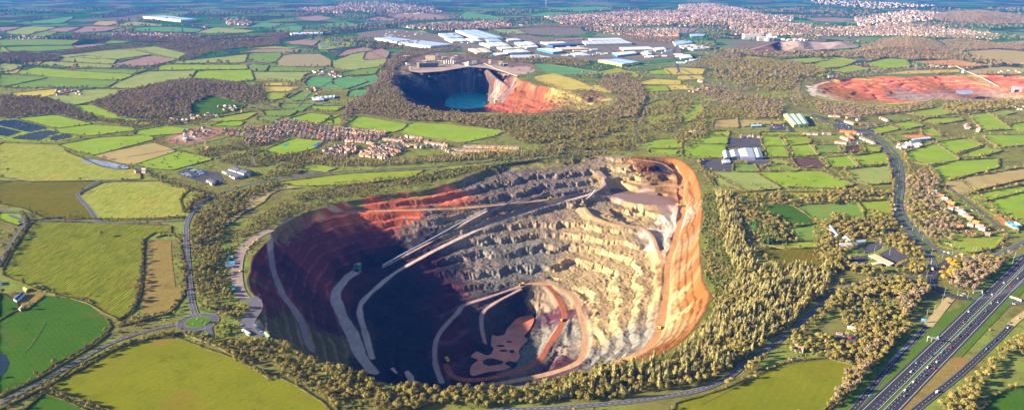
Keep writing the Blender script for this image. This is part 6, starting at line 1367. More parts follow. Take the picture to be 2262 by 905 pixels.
for s, n, lb, hh in (("K 1500,300 1760,290 1760,310 1560,315", 3, 'small unit between the white warehouses', 7), ("B 2000,330 2262,330 2262,385 2040,380", 16, 'small pale unit in the east estate yards', 7), ("B 1520,300 1720,310 1700,345 1540,340", 9, 'small tan unit in the middle of the estate', 7), ("B 1400,345 1800,350 1780,385 1560,385", 9, 'small grey unit near the brown bank', 7),
                 ("B 330,205 560,215 600,240 300,250", 22, 'cream caravan-sized unit in the far storage yard', 5), ("K 900,235 1150,240 1150,262 940,262", 6, 'small cream unit below the cream warehouses', 7), ("B 1000,165 1380,155 1380,168 1080,178", 9, 'far white unit beside the blue-green field', 8), ("C 0,380 100,395 80,420 0,415", 5, 'small white unit at the end of the estate', 6),
                 ("C 230,60 420,65 420,75 240,75", 6, 'far white-roofed unit in the blue town', 9), ("C 380,95 750,100 740,120 400,115", 9, 'far white-roofed unit on the town edge', 9), ("B 340,90 560,85 700,92 500,98", 5, 'far white shed on the brown works', 9)):
    poly = upts(s); k = t = 0
    while k < n and t < 400:
        t += 1; u, v = g.uniform(min(p[0] for p in poly), max(p[0] for p in poly)), g.uniform(min(p[1] for p in poly), max(p[1] for p in poly))
        if not inpoly([u], [v], poly)[0]: continue
        k += 1; x, y = W(u, v); w_ = g.uniform(20, 55) if hh > 5 else g.uniform(10, 18); a, b = gable(round(w_), round(w_ * g.uniform(.4, .8)), hh, 1.6)
        e = bpy.data.objects.new('industrial_unit', None); COL.objects.link(e); e.location = (x, y, .5); e.rotation_euler = (0, 0, g.uniform(-.3, .3)); obj('wall', a.me('wall', M_[g.choice(['cream', 'white', 'tan'])]), e); obj('roof', b.me('roof', M_[g.choice(['white', 'cream', 'grey', 'blue', 'white'])]), e); tag(e, lb, 'industrial unit', lb.replace('unit', 'units').replace('shed', 'sheds'))
# nearer sheds
S_("N 175,182 410,182 488,300 300,318", 9, 'limed', 'lime', 'pale green factory with rows of rooflights beside the purple wood', 'factory', 'factory', ridges=3, strips=13, stripm='navy', rh=2)
S_("N 1770,490 2000,462 2020,485 1800,505", 5, 'green', 'bluegrey', 'green barn with a long blue-grey roof by the orange plot', 'barn', 'barn', strips=7)
S_("N 1750,515 1890,508 1900,525 1770,540", 4.5, 'white', 'dgrey', 'dark-roofed white stable block below the green barn', 'barn', 'barn')
S_("N 1740,560 1860,535 1910,560 1880,585", 5, 'render', 'white', 'white hipped stable block below the green barn', 'barn', 'barn')
S_("N 1620,585 1720,575 1740,600 1640,605", 4.5, 'white', 'dgrey', 'dark-roofed stable with white edges east of the main road', 'barn', 'barn')
S_("C 470,818 540,815 545,825 475,828", 5, 'purple', 'bluegrey', 'blue unit at the west of the lorry yard', 'barn', 'shed', strips=5)
for i, (s, lb) in enumerate((("H 285,100 325,97 335,145 295,148", 'narrow grey shed at the west end of the mauve works'), ("H 328,97 385,95 400,138 340,140", 'low grey shed second from the west of the mauve works'), ("H 385,88 480,80 500,140 405,138", 'tall double shed in the middle of the mauve works'), ("H 482,85 535,82 552,142 502,145", 'grey shed at the east end of the mauve works'))):
    S_(s, 6 + (i == 2) * 2, 'purple', 'grey', lb, 'works_shed', 'shed', strips=4, rh=3, group='sheds of the mauve works')
S_("H 280,158 330,155 340,175 285,180", 4, 'pale', 'grey', 'small grey store below the mauve works', 'works_shed', 'shed')
S_("P 98,424 148,418 268,548 190,560", 6, 'tan', 'grey', 'long grey-roofed motel wing beside the big car park', 'motel_wing', 'motel wing', rh=3, group='motel wings')
S_("P 275,560 330,545 385,600 330,610", 5, 'pale', 'grey', 'short connecting motel wing', 'motel_wing', 'motel wing', rh=2.5, group='motel wings')
S_("P 240,618 400,608 430,640 260,655", 5, 'pale', 'grey', 'front motel wing facing the petrol station', 'motel_wing', 'motel wing', rh=3, group='motel wings')
S_("P 390,592 500,583 512,603 430,618", 5, 'pale', 'grey', 'east motel wing beside the access road', 'motel_wing', 'motel wing', rh=2.5, group='motel wings')
S_("U 1400,268 1660,205 1780,260 1600,325", 8, 'grey', 'dgrey', 'dark gabled hall with white edges at the coach depot', 'depot_hall', 'hall', rh=3)
S_("U 1620,325 1870,262 1990,330 1790,385", 8, 'grey', 'dgrey', 'second dark gabled hall, east end of the coach depot', 'depot_hall', 'hall', rh=3)
S_("U 1240,300 1400,290 1800,430 1560,480", 5, 'grey', 'dgrey', 'low dark workshop range before the depot halls', 'depot_hall', 'hall', rh=1)
S_("U 850,540 960,500 1110,560 1000,630", 5, 'cream', 'dgrey', 'small dark-roofed office by the depot trees', 'depot_hall', 'hall', rh=1)
S_("J 120,738 190,682 222,688 150,755", 4, 'white', 'navy', 'long narrow dark blue stable with a white gable', 'stable', 'stable', rh=2)
S_("J 205,640 232,632 262,645 235,668", 3, 'wood', 'limed', 'small moss-green roofed hay store', 'stable', 'barn', rh=1)
S_("J 165,830 195,800 212,808 185,838", 3, 'tan', 'tan', 'yellow shed by the field gate', 'stable', 'shed', rh=1)
S_("J -20,575 10,575 20,600 -15,605", 3, 'white', 'grey', 'white shed at the pond edge', 'stable', 'shed', rh=1)
S_("L 212,735 230,728 292,765 275,775", 3.2, 'steel', 'steel', 'long silver cabin at the edge of the staff car park', 'site_cabin', 'cabin', rh=.3)
S_("L 405,762 425,752 460,792 440,802", 3.4, 'green', 'tan', 'green cabin at the corner of the staff car park', 'site_cabin', 'cabin', rh=.3)
S_("L 75,145 150,143 152,160 77,163", 3.2, 'white', 'azure', 'blue-topped white cabin on the quarry rim', 'site_cabin', 'cabin', rh=.3)
S_("L 66,170 140,172 142,190 68,190", 3.2, 'navy', 'dgrey', 'dark cabin below the blue-topped one', 'site_cabin', 'cabin', rh=.3)
S_("L 120,355 150,350 160,395 128,400", 3, 'green', 'green', 'green container below the rim cabins', 'site_cabin', 'container', rh=.2)
S_("L 90,95 135,95 135,110 90,110", 3, 'white', 'white', 'small white container at the top of the rim yard', 'site_cabin', 'container', rh=.2)
# petrol station: flat canopy on posts
def canopy(s, h, label, th=.9):
    P = pts(s, h); e = bpy.data.objects.new('petrol_canopy', None); COL.objects.link(e); cx = sum(p[0] for p in P) / 4; cy = sum(p[1] for p in P) / 4; e.location = (cx, cy, .5); Q = [(p[0] - cx, p[1] - cy) for p in P]
    m = MB(); m.add([(x, y, h) for x, y in Q] + [(x, y, h - th) for x, y in Q], [(3, 2, 1, 0), (4, 5, 6, 7), (0, 1, 5, 4), (1, 2, 6, 5), (2, 3, 7, 6), (3, 0, 4, 7)]); obj('canopy_edge', m.me('canopy_edge', M_['cream']), e)
    q = [(x * .93, y * .93) for x, y in Q]; m = MB(); m.add([(x, y, h + .08) for x, y in q], [(0, 1, 2, 3)]); obj('roof', m.me('roof', M_['tan']), e)
    for x, y in [(a * .75, b * .75) for a, b in Q]: obj('post', MB().bar((x, y, -.4), (x, y, h - th), .25, 8).me('post', M_['steel']), e)
    tag(e, label, 'canopy')
canopy("P 535,745 602,728 795,822 742,845", 5.5, 'long tan petrol station canopy with cream edge')
canopy("P 565,820 660,790 715,812 600,835", 4.5, 'smaller canopy before the long petrol canopy')
canopy("P 385,812 425,808 430,830 392,834", 4, 'small square canopy at the petrol station exit')
# ------------------------------------------------------------------ solar farms: each row a table of panels on a frame
def solar(s, dv, pitch, lb, hgt=2.4, pw=3.6, cap=100):
    """rows run along the direction of the two photo points in dv; tables fill the outline"""
    poly = pts(s); a, b = pts(dv); d = Vector((b[0] - a[0], b[1] - a[1])).normalized(); n = Vector((-d.y, d.x)); P = [Vector(p) for p in poly]; t0 = min(p.dot(n) for p in P); t1 = max(p.dot(n) for p in P); k = 0
    t = t0 + pitch * .5
    while t < t1 and k < cap:
        xs = []
        for i in range(len(P)):
            p, q = P[i], P[(i + 1) % len(P)]; u, v = p.dot(n), q.dot(n)
            if (u - t) * (v - t) < 0: xs.append((p + (q - p) * ((t - u) / (v - u))).dot(d))
        xs.sort()
        for x0, x1 in zip(xs[::2], xs[1::2]):
            if x1 - x0 < 8: continue
            L = x1 - x0; c = d * ((x0 + x1) / 2) + n * t; e = bpy.data.objects.new('solar_row', None); COL.objects.link(e); e.location = (c.x, c.y, .45); e.rotation_euler = (0, 0, math.atan2(d.y, d.x)); e.empty_display_size = .1
            sl = pw * .45; sgn = 1
            obj('panel', MB().add([(-L / 2, -pw / 2, .8), (L / 2, -pw / 2, .8), (L / 2, pw / 2, hgt), (-L / 2, pw / 2, hgt), (-L / 2, -pw / 2, .7), (L / 2, -pw / 2, .7), (L / 2, pw / 2, hgt - .1), (-L / 2, pw / 2, hgt - .1)], [(0, 1, 2, 3), (7, 6, 5, 4), (0, 4, 5, 1), (2, 6, 7, 3)]).me('panel', M_['solar']), e)
            fr = MB()
            for i in range(max(2, int(L / 12))): xx = -L / 2 + (i + .5) * L / max(2, int(L / 12)); fr.bar((xx, pw * .3, -.4), (xx, pw * .3, hgt - .3), .08, 4)
            obj('frame', fr.me('frame', M_['steel']), e); tag(e, 'long dark blue row of solar panels in ' + lb, 'solar panels', 'solar rows in ' + lb); k += 1
        t += pitch
SD = "X 340,400 720,270"
solar("X -60,215 130,180 210,195 320,170 400,178 1200,372 1180,400 740,490 500,440 120,350 -60,310", SD, 9.5, 'the upper block of the near solar farm')
solar("X -60,350 60,365 550,480 200,600 -60,560", SD, 9.5, 'the west block of the near solar farm')
solar("X 290,655 420,590 700,520 1000,465 1200,435 1500,490 1240,585 1000,695", SD, 9.5, 'the lower block of the near solar farm')
solar("X 1260,600 1600,515 1830,560 1780,620 1380,700 1260,680", SD, 9.5, 'the east block of the near solar farm')
field('y', pts("X -60,200 330,150 1230,380 2050,580 1400,720 -60,690"), .3)
SE = "Y 880,330 905,215"
solar("Y 500,240 1120,205 1190,225 1180,330 500,335", SE, 17, 'the top block of the far solar farm', 3.5, 6.5)
solar("Y 205,375 480,350 1000,355 870,435 620,470 250,440", SE, 17, 'the middle block of the far solar farm', 3.5, 6.5)
solar("Y 250,470 600,470 440,530 260,545", SE, 17, 'the corner block of the far solar farm', 3.5, 6.5); solar("Y 600,580 700,500 1010,450 1040,540", SE, 17, 'the near block of the far solar farm', 3.5, 6.5); solar("Y 1100,420 1260,360 1390,350 1390,420", SE, 17, 'the east block of the far solar farm', 3.5, 6.5)
solar("B 180,145 320,140 340,165 200,168", "B 250,160 262,145", 26, 'the distant solar farm beyond the storage yard', 4, 9)
field('y', pts("Y 380,260 560,190 1300,190 1300,330 1400,350 1390,440 430,560 180,560 180,370 380,340"), .3)
# ------------------------------------------------------------------ vehicles
CARP = {}
def car_meshes(kind, colour):
    if (kind, colour) in CARP: return CARP[kind, colour]
    pm = M_.get('paint_' + colour) or plain('paint_' + colour, {'white': (.82, .82, .82), 'silver': (.5, .52, .55), 'black': (.03, .03, .035), 'blue': (.03, .09, .28), 'sky': (.10, .38, .62), 'red': (.55, .02, .015), 'grey': (.17, .18, .2), 'yellow': (.85, .6, .02), 'orange': (.7, .25, .02)}[colour], .3, .6, nvar=.02); M_['paint_' + colour] = pm
    L, Wd = (4.5, 1.85) if kind == 'car' else (5.6, 2.0); b = MB(); y = Wd / 2
    pr = [(-L / 2, .35), (-L / 2, .85), (-L / 2 + .15, .98), (-1.0 if kind == 'car' else L * .5 - 1.5, 1.0), (1.4 if kind == 'car' else L * .5 - 1.0, .95), (L / 2 - .1, .8), (L / 2, .6), (L / 2, .35)]
    if kind == 'car': top = [(-L / 2 + .25, .98), (-1.35, 1.44), (.35, 1.46), (1.25, .96)]
    else: top = [(-L / 2, .95), (-L / 2 + .05, 2.15), (L / 2 - 1.7, 2.15), (L / 2 - .9, 1.0)]
    n = len(pr); b.add([(x, -y, z) for x, z in pr] + [(x, y, z) for x, z in pr], [tuple(range(n)), tuple(range(2 * n - 1, n - 1, -1))] + [(i, n + i, n + (i + 1) % n, (i + 1) % n) for i in range(n)])
    yr = y * .8; z0 = MB(); m = len(top)
    T = MB(); T.add([(top[1][0], -yr, top[1][1]), (top[2][0], -yr, top[2][1]), (top[2][0], yr, top[2][1]), (top[1][0], yr, top[1][1]), (top[1][0], -yr, top[1][1] - .06), (top[2][0], -yr, top[2][1] - .06), (top[2][0], yr, top[2][1] - .06), (top[1][0], yr, top[1][1] - .06)], [(0, 1, 2, 3), (0, 4, 5, 1), (1, 5, 6, 2), (2, 6, 7, 3), (3, 7, 4, 0)])
    G = MB(); yb = y * .93; G.add([(top[0][0], -yb, top[0][1]), (top[1][0], -yr + .02, top[1][1] - .03), (top[2][0], -yr + .02, top[2][1] - .03), (top[3][0], -yb, top[3][1]), (top[0][0], yb, top[0][1]), (top[1][0], yr - .02, top[1][1] - .03), (top[2][0], yr - .02, top[2][1] - .03), (top[3][0], yb, top[3][1])], [(0, 3, 2, 1), (4, 5, 6, 7), (0, 1, 5, 4), (3, 7, 6, 2)])
    if kind == 'van': G = MB(); G.add([(L / 2 - 1.7, -yr, 2.12), (L / 2 - .85, -yb, 1.02), (L / 2 - .85, yb, 1.02), (L / 2 - 1.7, yr, 2.12)], [(0, 1, 2, 3)]); b.box(-L / 2, L / 2 - 1.75, -yb, yb, .9, 2.13)
    ws = [MB().bar((x, s * (y - .18), .33), (x, s * (y + .02), .33), .33, 10).me('wheel', M_['rubber']) for x in (-L * .3, L * .31) for s in (-1, 1)]
    CARP[kind, colour] = (b.me('body', pm), T.me('roof', pm), G.me('window', M_['glass']), ws); return CARP[kind, colour]
CN = {'sky': 'light blue', 'blue': 'dark blue'}
def car(x, y, rz, colour, where, kind='car', z=.66, label=None, big=1.0, group=None):
    B_, T_, G_, ws = car_meshes(kind, colour); e = bpy.data.objects.new('car' if kind == 'car' else 'van', None); COL.objects.link(e); e.location = (x, y, z); e.rotation_euler = (0, 0, rz); e.scale = (big,) * 3; e.empty_display_size = .1
    obj('body', B_, e); obj('roof', T_, e); obj('window', G_, e)
    for w_ in ws: obj('wheel', w_, e)
    if label: tag(e, label, kind, group)
    else: e['_p'] = (x, y); e['_d'] = f'{CN.get(colour, colour)} {kind} {where}'; e['_g'] = 'vehicles ' + where; tag(e, '', kind)
def on_line(x, y, L, sgn=1):
    best = min(range(len(L) - 1), key=lambda i: math.hypot(L[i][0] - x, L[i][1] - y)); a, b = L[best], L[best + 1]; r_ = math.atan2(b[1] - a[1], b[0] - a[0]); return r_ if sgn > 0 else r_ + math.pi
for u, v, c in ((690, 470, 'sky'), (640, 553, 'white'), (828, 402, 'blue'), (890, 233, 'white'), (1132, 72, 'black'), (1130, 92, 'grey')):
    x, y = W(1860 + u / 4.209, 690 + v / 4.209); car(x, y, on_line(x, y, MWN, -1), c, 'on the near motorway carriageway')
for u, v, c in ((585, 725, 'white'), (580, 775, 'grey'), (663, 648, 'white'), (767, 582, 'blue'), (795, 513, 'white'), (858, 523, 'red'), (880, 460, 'white'), (927, 373, 'sky'), (1010, 327, 'red'), (1085, 222, 'blue'), (1155, 212, 'black'), (1183, 120, 'black'), (1253, 112, 'blue')):
    x, y = W(1860 + u / 4.209, 690 + v / 4.209); car(x, y, on_line(x, y, MWS), c, 'on the far motorway carriageway')
for u, v, c, k in ((885, 740, 'white', 'van'), (1343, 340, 'sky', 'car'), (1425, 262, 'blue', 'car'), (1540, 143, 'white', 'car'), (1562, 98, 'black', 'car'), (1637, 55, 'white', 'car')):
    x, y = W(1860 + u / 4.209, 690 + v / 4.209); car(x, y, on_line(x, y, SLIPS), c, 'on the eastern slip road', k)
for u, v, c in ((1237, 588, 'white'), (902, 832, 'white'), (1405, 420, 'white')):
    x, y = W(2000 + u / 6.466, 560 + v / 6.466); car(x, y, on_line(x, y, MWN, -1), c, 'on the near motorway carriageway')
for u, v, c in ((1150, 820, 'grey'), (1225, 715, 'silver'), (1320, 700, 'silver'), (1490, 478, 'red'), (1605, 360, 'silver')):
    x, y = W(2000 + u / 6.466, 560 + v / 6.466); car(x, y, on_line(x, y, MWS), c, 'on the far motorway carriageway')
for u, v, c, r_ in ((620, 708, 'black', .8), (645, 648, 'grey', .9), (838, 578, 'white', -.3), (800, 605, 'white', -.3), (1550, 725, 'white', -.2)):
    x, y = W(2000 + u / 6.466, 560 + v / 6.466); car(x, y, r_, c, 'at the motorway roundabout')
x, y = W(1860 + 262 / 4.209, 690 + 773 / 4.209); car(x, y, .3, 'sky', '', label='light blue car stopped on the grass between slip road and motorway', z=.2)
x, y = W(1860 + 1143 / 4.209, 690 + 855 / 4.209); car(x, y, .6, 'white', '', label='white car parked among trees east of the motorway', z=.1)
x, y = W(1860 + 1280 / 4.209, 690 + 795 / 4.209); car(x, y, -.2, 'black', '', label='black car parked in the shady track east of the motorway', z=.1)
for u, v, c, k in ((765, 170, 'white', 'van'), (825, 50, 'silver', 'car'), (850, 155, 'black', 'car'), (905, 5, 'white', 'car'), (925, 345, 'blue', 'car'), (965, 405, 'grey', 'car'), (965, 430, 'black', 'car'), (1010, 450, 'white', 'car'), (1040, 515, 'blue', 'car'), (1070, 525, 'black', 'car'), (1110, 525, 'white', 'car'), (1165, 605, 'grey', 'car'), (1200, 650, 'black', 'car'),
                   (1230, 670, 'red', 'car'), (1270, 690, 'blue', 'car'), (1295, 708, 'white', 'car'), (1330, 720, 'silver', 'car'), (1420, 745, 'red', 'car'), (1460, 738, 'white', 'van'), (1380, 738, 'grey', 'car')):
    x, y = W(1800 + u / 4.526, 400 + v / 4.526); L = DCW if u < 860 else DCE; car(x, y, on_line(x, y, L, -1), c, 'on the dual carriageway', k)
x, y = W(1800 + 1570 / 4.526, 400 + 297 / 4.526); car(x, y, -.9, 'white', '', label='white car parked on the straight dark lane')
for i, (u, v) in enumerate(((325, 700), (335, 708), (345, 718), (352, 726), (358, 735), (366, 742), (374, 750), (383, 760))):
    x, y = W(480 + u / 3.933, 540 + v / 3.933); car(x, y, .35, 'silver,white,sky,black,blue,grey,blue,white'.split(',')[i], 'in the staff car park row', z=.62)
for u, v, c in ((215, 700, 'white'), (222, 710, 'blue'), (205, 692, 'grey')):
    x, y = W(480 + u / 3.933, 540 + v / 3.933); car(x, y, .2, c, 'on the west side of the staff car park', z=.62)
x, y = W(480 + 283 / 3.933, 540 + 545 / 3.933); car(x, y, 0, 'red', '', label='red car alone at the top of the staff car park', z=.62)
g = random.Random(3)
for s, n, wh in (("P 300,465 520,470 520,500 320,500", 9, 'in the motel car park'), ("P 600,430 700,430 740,470 620,480", 4, 'in the second motel car park'), ("C 560,822 700,820 705,835 570,838", 16, 'in the long yard of parked vehicles'), ("N 60,330 190,335 190,360 40,360", 8, 'in the yard beside the factory'), ("N 500,225 590,225 600,245 510,245", 5, 'behind the factory'), ("U 150,330 260,335 420,430 360,470", 15, 'parked at the coach depot edge'),
                 ("P 1500,480 1600,490 1580,530 1510,520", 6, 'in the works yard'), ("I 725,575 810,570 800,585 730,590", 4, 'beside the white cottage'), ("I 950,530 1060,540 1050,552 960,548", 5, 'beside the cottage garden'), ("I 1040,400 1180,400 1150,450 1060,440", 6, 'in the muddy yard'), ("N 880,300 1050,330 1040,370 960,370", 8, 'at the roadside village crossroads')):
    poly = upts(s); k = 0; t = 0
    while k < n and t < 500:
        t += 1; u, v = g.uniform(min(p[0] for p in poly), max(p[0] for p in poly)), g.uniform(min(p[1] for p in poly), max(p[1] for p in poly))
        if inpoly([u], [v], poly)[0]: k += 1; x, y = W(u, v); c = g.choice(['white', 'silver', 'black', 'blue', 'grey', 'red', 'white']); car(x, y, g.uniform(0, 3), c, wh, g.choice(['car', 'car', 'car', 'van']), z=.55)
for x, y, c in [(*W(2000 + 0, 0 + 500), 'x')][:0]: pass
# old vehicles in the overgrown yard
k = 0
for (u, v) in [(740, 185), (755, 215), (735, 240), (740, 270), (790, 245), (790, 290), (740, 330), (850, 175), (880, 235), (905, 130), (925, 130), (1000, 185), (1040, 160), (1165, 180), (1230, 300), (1350, 285), (710, 410), (850, 260), (905, 190), (690, 495), (760, 520), (860, 560), (940, 465), (1010, 340), (1040, 345), (1140, 450)]:
    x, y = W(1780 + u / 6.463, 620 + v / 6.463); k += 1; car(x, y, R.uniform(0, 3), R.choice(['white', 'white', 'silver']), 'abandoned in the overgrown yard', R.choice(['car', 'van']), z=.1)
def lorry(x, y, rz, cab, box, label, L=12, z=.66):
    e = bpy.data.objects.new('lorry', None); COL.objects.link(e); e.location = (x, y, z); e.rotation_euler = (0, 0, rz); e.empty_display_size = .1
    M_.setdefault('paint_' + cab, None) or car_meshes('car', cab)
    obj('trailer', MB().box(-L / 2, L / 2 - 3.2, -1.25, 1.25, 1.1, 3.9).me('trailer', M_[box]), e); c = MB().box(L / 2 - 2.7, L / 2 - .5, -1.22, 1.22, .5, 3.2); c.box(L / 2 - .5, L / 2, -1.2, 1.2, .5, 1.8); obj('cab', c.me('cab', M_['paint_' + cab]), e); obj('windscreen', MB().add([(L / 2 - .48, -1.1, 1.85), (L / 2 - .48, 1.1, 1.85), (L / 2 - .48, 1.1, 2.9), (L / 2 - .48, -1.1, 2.9)], [(0, 1, 2, 3)]).me('windscreen', M_['glass']), e)
    for xx in (-L * .38, -L * .28, L * .33):
        for s in (-1, 1): obj('wheel', MB().bar((xx, s * .95, .5), (xx, s * 1.28, .5), .5, 10).me('wheel', M_['rubber']), e)
    tag(e, label, 'lorry')
for u, v in ((0, 0),): car_meshes('car', 'yellow'); car_meshes('car', 'white'); car_meshes('car', 'blue')
p_ = lambda u, v: W(1800 + u / 4.526, 400 + v / 4.526)
for (u, v), c, b, lb in (((803, 290), 'white', 'white', 'white lorry on the dual carriageway, lower of the pair nose to tail'), ((793, 252), 'white', 'cream', 'cream-boxed lorry on the dual carriageway, upper of the pair nose to tail')):
    x, y = p_(u, v); lorry(x, y, on_line(x, y, DCW, -1), c, b, lb)
x, y = W(2000 + 380 / 6.466, 560 + 230 / 6.466); lorry(x, y, math.atan2(-1, -.35), 'yellow', 'steel', 'lorry with a yellow cab waiting at the motorway roundabout', 12)
for i, (u, v, b) in enumerate(((440, 265, 'white'), (455, 285, 'navy'), (520, 315, 'white'), (555, 320, 'cream'), (590, 330, 'white'), (620, 340, 'navy'), (680, 355, 'white'), (710, 365, 'azure'), (750, 385, 'azure'), (740, 410, 'white'), (390, 430, 'steel'), (360, 405, 'steel'), (420, 455, 'steel'), (520, 470, 'azure'))):
    x, y = W(380 + u / 11.31, 350 + v / 11.31); lorry(x, y, math.pi + .35, 'white' if b != 'navy' else 'blue', b, f"{ {'white': 'white', 'navy': 'navy', 'cream': 'cream', 'azure': 'bright blue', 'steel': 'silver'}[b]} lorry parked in the depot, number {i + 1} along", 12, .55)
    THINGS[-1]['group'] = 'lorries parked at the depot'; THINGS[-1]['label'] = f"{ {'white': 'white', 'navy': 'navy', 'cream': 'cream', 'azure': 'bright blue', 'steel': 'silver'}[b]} lorry parked at the coach depot"
# dump trucks and excavators
def dumper(u, v, z, rz, lb, s=1.0):
    x, y = W(u, v, z); e = bpy.data.objects.new('dump_truck', None); COL.objects.link(e); e.location = (x, y, gz(x, y) + .1); e.rotation_euler = (0, 0, rz); e.scale = (s,) * 3; e.empty_display_size = .1
    ch = MB().box(-4.2, 4.4, -1.6, 1.6, 1.2, 2.2); obj('chassis', ch.me('chassis', M_['yellow']), e)
    b = MB(); b.add([(-5, -2.2, 3), (2.2, -2.2, 2.3), (2.2, 2.2, 2.3), (-5, 2.2, 3), (-5.4, -2.4, 4.6), (2.6, -2.4, 4.8), (2.6, 2.4, 4.8), (-5.4, 2.4, 4.6)], [(0, 3, 2, 1), (0, 1, 5, 4), (1, 2, 6, 5), (2, 3, 7, 6)]); b.box(2.4, 4.8, -2.4, 2.4, 4.7, 4.9); obj('tipper_body', b.me('tipper_body', M_['yellow']), e)
    obj('cab', MB().box(2.9, 4.4, .2, 1.9, 2.2, 4.3).me('cab', M_['cream']), e)
    for xx in (-2.6, 3.0):
        for s_ in (-1, 1): obj('wheel', MB().bar((xx, s_ * 1.3, 1.3), (xx, s_ * 2.4, 1.3), 1.3, 12).me('wheel', M_['rubber']), e)
    tag(e, lb, 'dump truck')
dumper(1457, 724, -67, -1.9, 'yellow dump truck driving down the orange eastern haul road', 1.2); dumper(1240, 707, -123, -1.7, 'dump truck on the red inner ramp above the pond'); dumper(1152, 630, -108, .4, 'pale dump truck at the hairpin above the dark pit floor', 1.1); dumper(988, 800, -147, 2, 'dump truck parked at the foot of the inner ramp', 1.2); dumper(1214, 447, -46, .3, 'small yellow dumper on the long grey ramp')
dumper(1502, 453, -46, 1.4, 'pale dump truck near the brown mud platform'); dumper(1085, 852, -130, .2, 'dark dump truck on the lowest near road of the pit')
def digger(u, v, z, rz, lb, s=1.0, c='yellow'):
    x, y = W(u, v, z); e = bpy.data.objects.new('excavator', None); COL.objects.link(e); e.location = (x, y, max(gz(x, y), .6 if gz(x, y) > -.3 else -999) + .05); e.rotation_euler = (0, 0, rz); e.scale = (s,) * 3; e.empty_display_size = .1
    for s_ in (-1, 1): obj('track', MB().box(-2.2, 2.2, s_ * 1.5 - .35, s_ * 1.5 + .35, 0, 1).me('track', M_['rubber']), e)
    obj('body', MB().box(-2.4, 1.4, -1.5, 1.5, 1.1, 2.6).me('body', M_[c]), e); obj('cab', MB().box(.2, 1.6, .3, 1.5, 1.2, 3.3).me('cab', M_['glass']), e)
    obj('boom', MB().bar((1.2, -.4, 1.8), (4.8, -.4, 5.2), .32, 6).me('boom', M_[c]), e); obj('arm', MB().bar((4.8, -.4, 5.2), (7.2, -.4, 2), .25, 6).me('arm', M_[c]), e); obj('bucket', MB().box(6.6, 7.8, -1, .3, .5, 2).me('bucket', M_['dgrey']), e); tag(e, lb, 'excavator')
digger(1412, 395, -30, 2.5, 'yellow excavator on the platform at the far corner of the pit', 1.5); digger(531, 600, 0, 1.4, 'yellow excavator parked on the rim haul road', 1.1)
for i, (u, v) in enumerate(((545, 548), (551, 545), (557, 541), (561, 536), (569, 533), (549, 551))): digger(u, v, 0, R.uniform(0, 3), 'parked yellow loader in the machine line on the rim', .9); THINGS[-1]['group'] = 'machines parked on the rim'
digger(1086, 468, -55, .5, 'blue-green screening machine beside the conveyor', 1.4, 'green')
# ------------------------------------------------------------------ crusher house and conveyors in the big pit
x, y = W(790, 598, -84); zc = gz(x, y)
e = bpy.data.objects.new('crusher_house', None); COL.objects.link(e); e.location = (x, y, zc); e.rotation_euler = (0, 0, -.3)
b = MB(); b.add([(-6, -5, 0), (6, -5, 0), (6, 5, 0), (-6, 5, 0), (-6, -5, 13), (6, -5, 15), (6, 5, 15), (-6, 5, 13)], [(0, 1, 5, 4), (1, 2, 6, 5), (2, 3, 7, 6), (3, 0, 4, 7)]); obj('wall', b.me('wall', M_['green']), e)
obj('roof', MB().add([(-7.5, -6, 12.6), (0, -6, 16.4), (7, -6, 14.8), (7, 6, 14.8), (0, 6, 16.4), (-7.5, 6, 12.6)], [(0, 1, 4, 5), (1, 2, 3, 4), (0, 5, 4, 3, 2, 1)]).me('roof', M_['tan']), e); obj('hopper', MB().add([(-11, -4, 6), (-6.1, -4, 9), (-6.1, 4, 9), (-11, 4, 6), (-9, -2, 1), (-6.1, -2, 1), (-6.1, 2, 1), (-9, 2, 1)], [(0, 1, 5, 4), (1, 2, 6, 5), (2, 3, 7, 6), (3, 0, 4, 7)]).me('hopper', M_['dgrey']), e); obj('doorway', MB().box(-1.5, 3, -5.12, -5.02, 0, 6).me('doorway', M_['glass']), e)
tag(e, 'dark green crusher house with a yellow roof on the pit landing', 'crusher')
def conveyor(P, lb, wd=1.6, belt='steel', legs=18, roof=True, cat='conveyor'):
    """P: list of (x, y, z) of the belt; a covered belt on trestle legs"""
    e = bpy.data.objects.new('conveyor', None); COL.objects.link(e); e.empty_display_size = .1; o = Vector(P[0]); e.location = o; Q = [Vector(p) - o for p in P]; g_ = MB(); c = MB()
    for a, b in zip(Q[:-1], Q[1:]):
        d = (b - a); h = Vector((-d.y, d.x, 0)).normalized() * wd; up_ = Vector((0, 0, 1.6))
        c.add([tuple(v) for v in (a - h, b - h, b + h, a + h, a - h + up_ * .5, b - h + up_ * .5, b + h * .5 + up_, a + h * .5 + up_, b - h * .5 + up_, a - h * .5 + up_, b + h + up_ * .5, a + h + up_ * .5)], [(0, 1, 2, 3), (0, 4, 5, 1), (4, 9, 8, 5), (9, 7, 6, 8), (7, 11, 10, 6), (11, 3, 2, 10)])
    obj('belt_cover', c.me('belt_cover', M_[belt]), e); Ls = [(b - a).length for a, b in zip(Q[:-1], Q[1:])]
    for a, b in zip(Q[:-1], Q[1:]):
        n = max(1, int((b - a).length / legs))
        for i in range(n + 1):
            p = a + (b - a) * (i / max(n, 1)); w0 = p + o; zg = gz(w0.x, w0.y); hh = w0.z - zg
            if hh > .8:
                d = (b - a); h = Vector((-d.y, d.x, 0)).normalized() * wd
                m = MB()
                for s_ in (-1, 1): m.bar(tuple(p + h * s_ * 1.2 - Vector((0, 0, hh + .5))), tuple(p + h * s_ * .8), .14, 4)
                obj('trestle', m.me('trestle', M_['steel']), e)
    tag(e, lb, cat)
def cpath(L):
    out = []
    for u, v, z, up_ in L: x, y = W(u, v, z); out.append((x, y, gz(x, y) + up_))
    n = []
    for a, b in zip(out[:-1], out[1:]):
        n.append(a)
    return out
